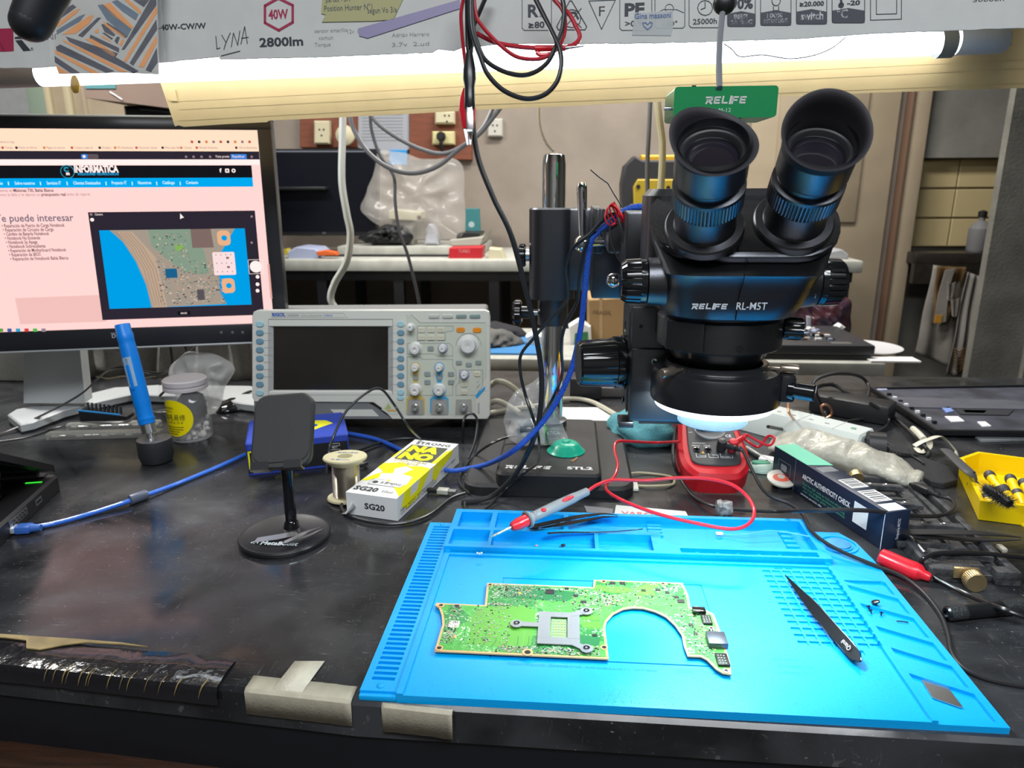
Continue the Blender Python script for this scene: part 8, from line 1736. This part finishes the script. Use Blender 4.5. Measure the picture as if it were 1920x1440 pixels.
crumple('cable_heap', 'heap of dark cables left on the shelf riser', 'cables', [Y(x, y, yB+.25) for x, y in ((674, 445), (700, 432), (735, 420), (765, 425), (770, 455), (700, 458))], BLK, .03, .02, 30, base=ZR+.002)
slab('folded_papers', 'grey folded papers at the right end of the back bench', 'paper', [(1556, 472), (1580, 468), (1592, 478), (1590, 486), (1556, 486)], yB+.06, .15, mat('folded_grey', '9b9da2', .6), .003)
# yellow and black tool case
yT = yB+.05; P = PB(yT); tc_ = thing('tool_case', 'yellow and black tool case standing behind the microscope', 'case', Y(1230, 488, yT))
k = MB(P.M); k.prism(P.P([(1166, 345), (1172, 310), (1190, 292), (1205, 300), (1280, 300), (1300, 330), (1300, 486), (1168, 486)]), -.14, 0, mat('case_black', (.025, .026, .03), .6), bev=.006); k.build('case_body', tc_)
k = MB(P.M); k.prism(P.P([(1187, 350), (1195, 336), (1275, 336), (1285, 350), (1285, 460), (1190, 460)]), 0, .012, mat('case_yellow', 'ad9526', .55), bev=.004); k.disc(*P.uv(1196, 350), .007, .012, .014, BLK, n=10); k.disc(*P.uv(1252, 352), .007, .012, .014, BLK, n=10); k.build('front_plate', tc_)
k = MB(P.M); k.prism(P.P([(1202, 290), (1270, 290), (1270, 307), (1202, 307)]), -.05, -.01, mat('handle_yellow', 'c79a22', .5), bev=.006); k.build('handle', tc_)
# bench just behind
def onA(px, py): return Y(px, py, yA)
crumple('work_gloves', 'pair of grey knitted work gloves heaped on the near white bench', 'gloves', [Y(x, y, yA+.16) for x, y in ((850, 632), (880, 620), (915, 615), (950, 622), (985, 640), (975, 655), (960, 668), (900, 672), (850, 668))], mat('glove_grey', '6a6a68', .9, bump=1, bscale=300, noise_amt=.2, nscale=40), .05, .02, 26, base=zA+.006)
crumple('woven_hat', 'dark woven hat behind the grey gloves', 'hat', [Y(x, y, yA+.28) for x, y in ((880, 612), (910, 604), (960, 610), (985, 622), (980, 634), (880, 632))], mat('cap_dark', '2a2930', .8, bump=1, bscale=500), .05, .01, 20, base=zA+.002)
k = MB(); a, b = Y(860, 668, yA+.04), Y(1015, 668, yA+.04); k.bb((a.x, yA+.04, zA+.0005), (b.x, yA+.3, zA+.005), mat('blue_sheet', '3f7fb8', .6)); tag(k.build('blue_mat'), 'blue work sheet under the grey gloves', 'mat')
slab('tissue', 'crumpled white tissue beside the chrome pole on the near bench', 'tissue', [(985, 632), (1000, 625), (1018, 630), (1020, 662), (995, 664)], yA+.15, .04, PAPER, .004)
slab('green_white_pack', 'white and green snack pack right of the chrome pole', 'packet', [(1066, 612), (1085, 600), (1108, 612), (1110, 655), (1068, 655)], yA+.18, .04, PAPER, .004, extra=lambda k, P: k.prism(P.P([(1078, 625), (1102, 622), (1104, 652), (1076, 648)]), 0, .002, mat('pack_green', '2f7a4a', .5)))
slab('cardboard_box', 'plain brown cardboard box on the near bench, right of the pole', 'box', [(1103, 562), (1195, 556), (1195, 667), (1103, 664)], yA+.2, .18, mat('brown_cardboard', 'a5855c', .8, noise_amt=.08, nscale=8), .003, extra=lambda k, P: (k.prism(P.P([(1124, 558), (1130, 558), (1130, 664), (1124, 664)]), 0, .0006, mat('box_tape', 'b59a74', .5)), k.text('FRAGIL', P.uv(1112, 590)[0], P.uv(1112, 590)[1], .012, mat('box_ink', '6e5a40', .8), z=.001)))
lb2 = thing('opened_laptop', 'black opened laptop base with exposed circuit parts on the near bench', 'laptop', Y(1530, 665, yA+.08))
x0, x1 = Y(1380, 668, yA+.03).x, Y(1640, 668, yA+.03).x
k = MB(); k.bb((x0, yA+.03, zA+.012), (x1, yA+.30, zA+.038), mat('laptop_grey_black', (.035, .036, .042), .45), bev=.004); k.bb((x0, yA+.03, zA+.001), (x1-.01, yA+.3, zA+.012), BLK); k.bb((x1-.10, yA+.05, zA+.038), (x1-.05, yA+.07, zA+.0385), mat('grey_sticker', (.12, .12, .12), .5)); k.build('base', lb2)
k = MB(); rn = random.Random(8)
for i in range(160): x = rn.uniform(x0+.02, x1-.08); y = rn.uniform(yA+.09, yA+.27); k.box((x, y, zA+.041), (rn.uniform(.004, .018), rn.uniform(.004, .014), .005), rn.choice((STL, PAPER, mat('bluish_chip', (.3, .35, .5), .4), mat('brown_chip', (.2, .12, .08), .5), BLK)))
tag(k.build('exposed_parts', lb2), kind='stuff')
k = MB(); q = Y(1650, 672, yA+.12); k.lathe([(.03, .001), (.085, .010), (.088, .013), (.08, .011), (.03, .004), (0, .004)], mat('white_plate', (.6, .6, .62), .4), T((q.x-.03, yA+.14, zA)), seg=36); k.box((q.x-.01, yA+.03, zA+.003), (.12, .05, .004), PAPER); tag(k.build('plastic_plate'), 'white plastic plate at the right corner of the near bench', 'plate')
slab('teal_box', 'low teal box behind the opened laptop', 'box', [(1495, 618), (1565, 618), (1565, 645), (1495, 645)], yA+.33, .06, mat('box_teal', '1f6f8c', .6), .003)
slab('white_carton', 'small white carton standing behind the opened laptop', 'box', [(1513, 592), (1528, 596), (1526, 640), (1513, 640)], yA+.35, .04, mat('offwhite_card', 'b5bac2', .6), .002)
slab('yellow_bulb_box', 'small yellow piece behind the opened laptop near the mount screw', 'box', [(1472, 622), (1482, 620), (1482, 640), (1472, 640)], yA+.3, .03, mat('bulb_yellow', 'c9a81c', .5), .003)
slab('white_connector', 'white block connector on the back edge of the opened laptop', 'connector', [(1567, 616), (1578, 608), (1586, 614), (1576, 626)], yA+.3, .03, PAPER, .003)
crumple('parts_bag', 'clear bag of dark and reddish cables behind the opened laptop', 'plastic bag', [Y(x, y, yA+.38) for x, y in ((1478, 575), (1520, 560), (1560, 556), (1592, 562), (1596, 600), (1585, 640), (1545, 645), (1500, 640))], mat('parts_bag_mix', '2b2838', .3, col2='5c3238', noise_amt=.5, nscale=14, bump=.6, bscale=30), .03, .012, 18, base=zA+.002)
# floor level clutter under the back bench
for i, (x0_, x1_, lb_) in enumerate(((460, 560, 'dark box on the floor under the back bench, leftmost'), (575, 640, 'dark box on the floor under the back bench, middle one'), (700, 870, 'low dark case on the floor under the back bench'))):
    a, b = Y(x0_, 560, yB+.1).x, Y(x1_, 560, yB+.1).x; k = MB(); k.bb((a, yB+.05, .0005), (b, yB+.45, .55 if i < 2 else .35), mat('dark_box%d' % (i % 2), ('2c2a29', '26262b')[i % 2], .7), bev=.005); tag(k.build('storage_box'), lb_, 'box')
# towel hanging under the counter
P = PB(YB-.13); TW = mat('towel_white', '8e8a84', .9, noise_amt=.25, nscale=9, bump=.8, bscale=200); TB_ = mat('towel_brown', '6d5433', .9, noise_amt=.3, nscale=20)
tw_ = thing('kitchen_towel', 'white and brown leaf-print towel hanging below the dark counter', 'towel', Y(1770, 600, YB-.13))
def clothpiece(corn, m, ph, nm):
    a, b, c_, d_ = [V((*P.uv(*p), 0)) for p in corn]; vs = []; fs = []; n_ = 22
    for j in range(n_+1):
        for i in range(n_+1):
            u, v = i/n_, j/n_; p = (a.lerp(b, u)).lerp(d_.lerp(c_, u), v); p.z = .012*math.sin(u*11+ph)*(.3+.7*v)+.004*math.sin(v*9+ph)+.014*ph; vs.append(p)
    for j in range(n_):
        for i in range(n_): q_ = j*(n_+1)+i; fs.append([q_, q_+1, q_+n_+2, q_+n_+1])
    k = MB(P.M); k.add(vs, fs, m); return k
clothpiece([(1750, 497), (1812, 505), (1795, 695), (1715, 662)], TW, 0, 0).build('back_fold', tw_, sol=.003)
k = clothpiece([(1752, 498), (1808, 500), (1786, 602), (1742, 606)], TB_, 1, 0)
for (cx_, cy_, an) in ((1775, 560, 1.9), (1782, 590, 1.7)):
    for i in range(9): 
        t = i/9; bx_, by_ = cx_+10*t*math.cos(an), cy_-28+34*t
        for s_ in (-1, 1): k.line([P.uv(bx_, by_), P.uv(bx_+s_*8*(1-t*.5), by_-5)], .004, TW, z=.036)
k.prism(P.P([(1765, 505), (1782, 502), (1770, 540), (1765, 600), (1744, 604), (1752, 550)]), .03, .034, TW); k.prism(P.P([(1746, 588), (1758, 588), (1756, 602), (1744, 602)]), .034, .037, mat('towel_orange', 'b5842a', .8)); k.build('front_fold', tw_, sol=.002)
k = clothpiece([(1806, 508), (1828, 516), (1800, 704), (1766, 700)], mat('towel_pale', '85827e', .9, bump=.8, bscale=200), 2, 0)
for i in range(8): 
    for s_ in (-1, 1): k.line([P.uv(1786+s_*1, 655+5*i), P.uv(1786+s_*9, 648+5*i)], .004, TB_, z=.05)
k.build('side_fold', tw_, sol=.003)
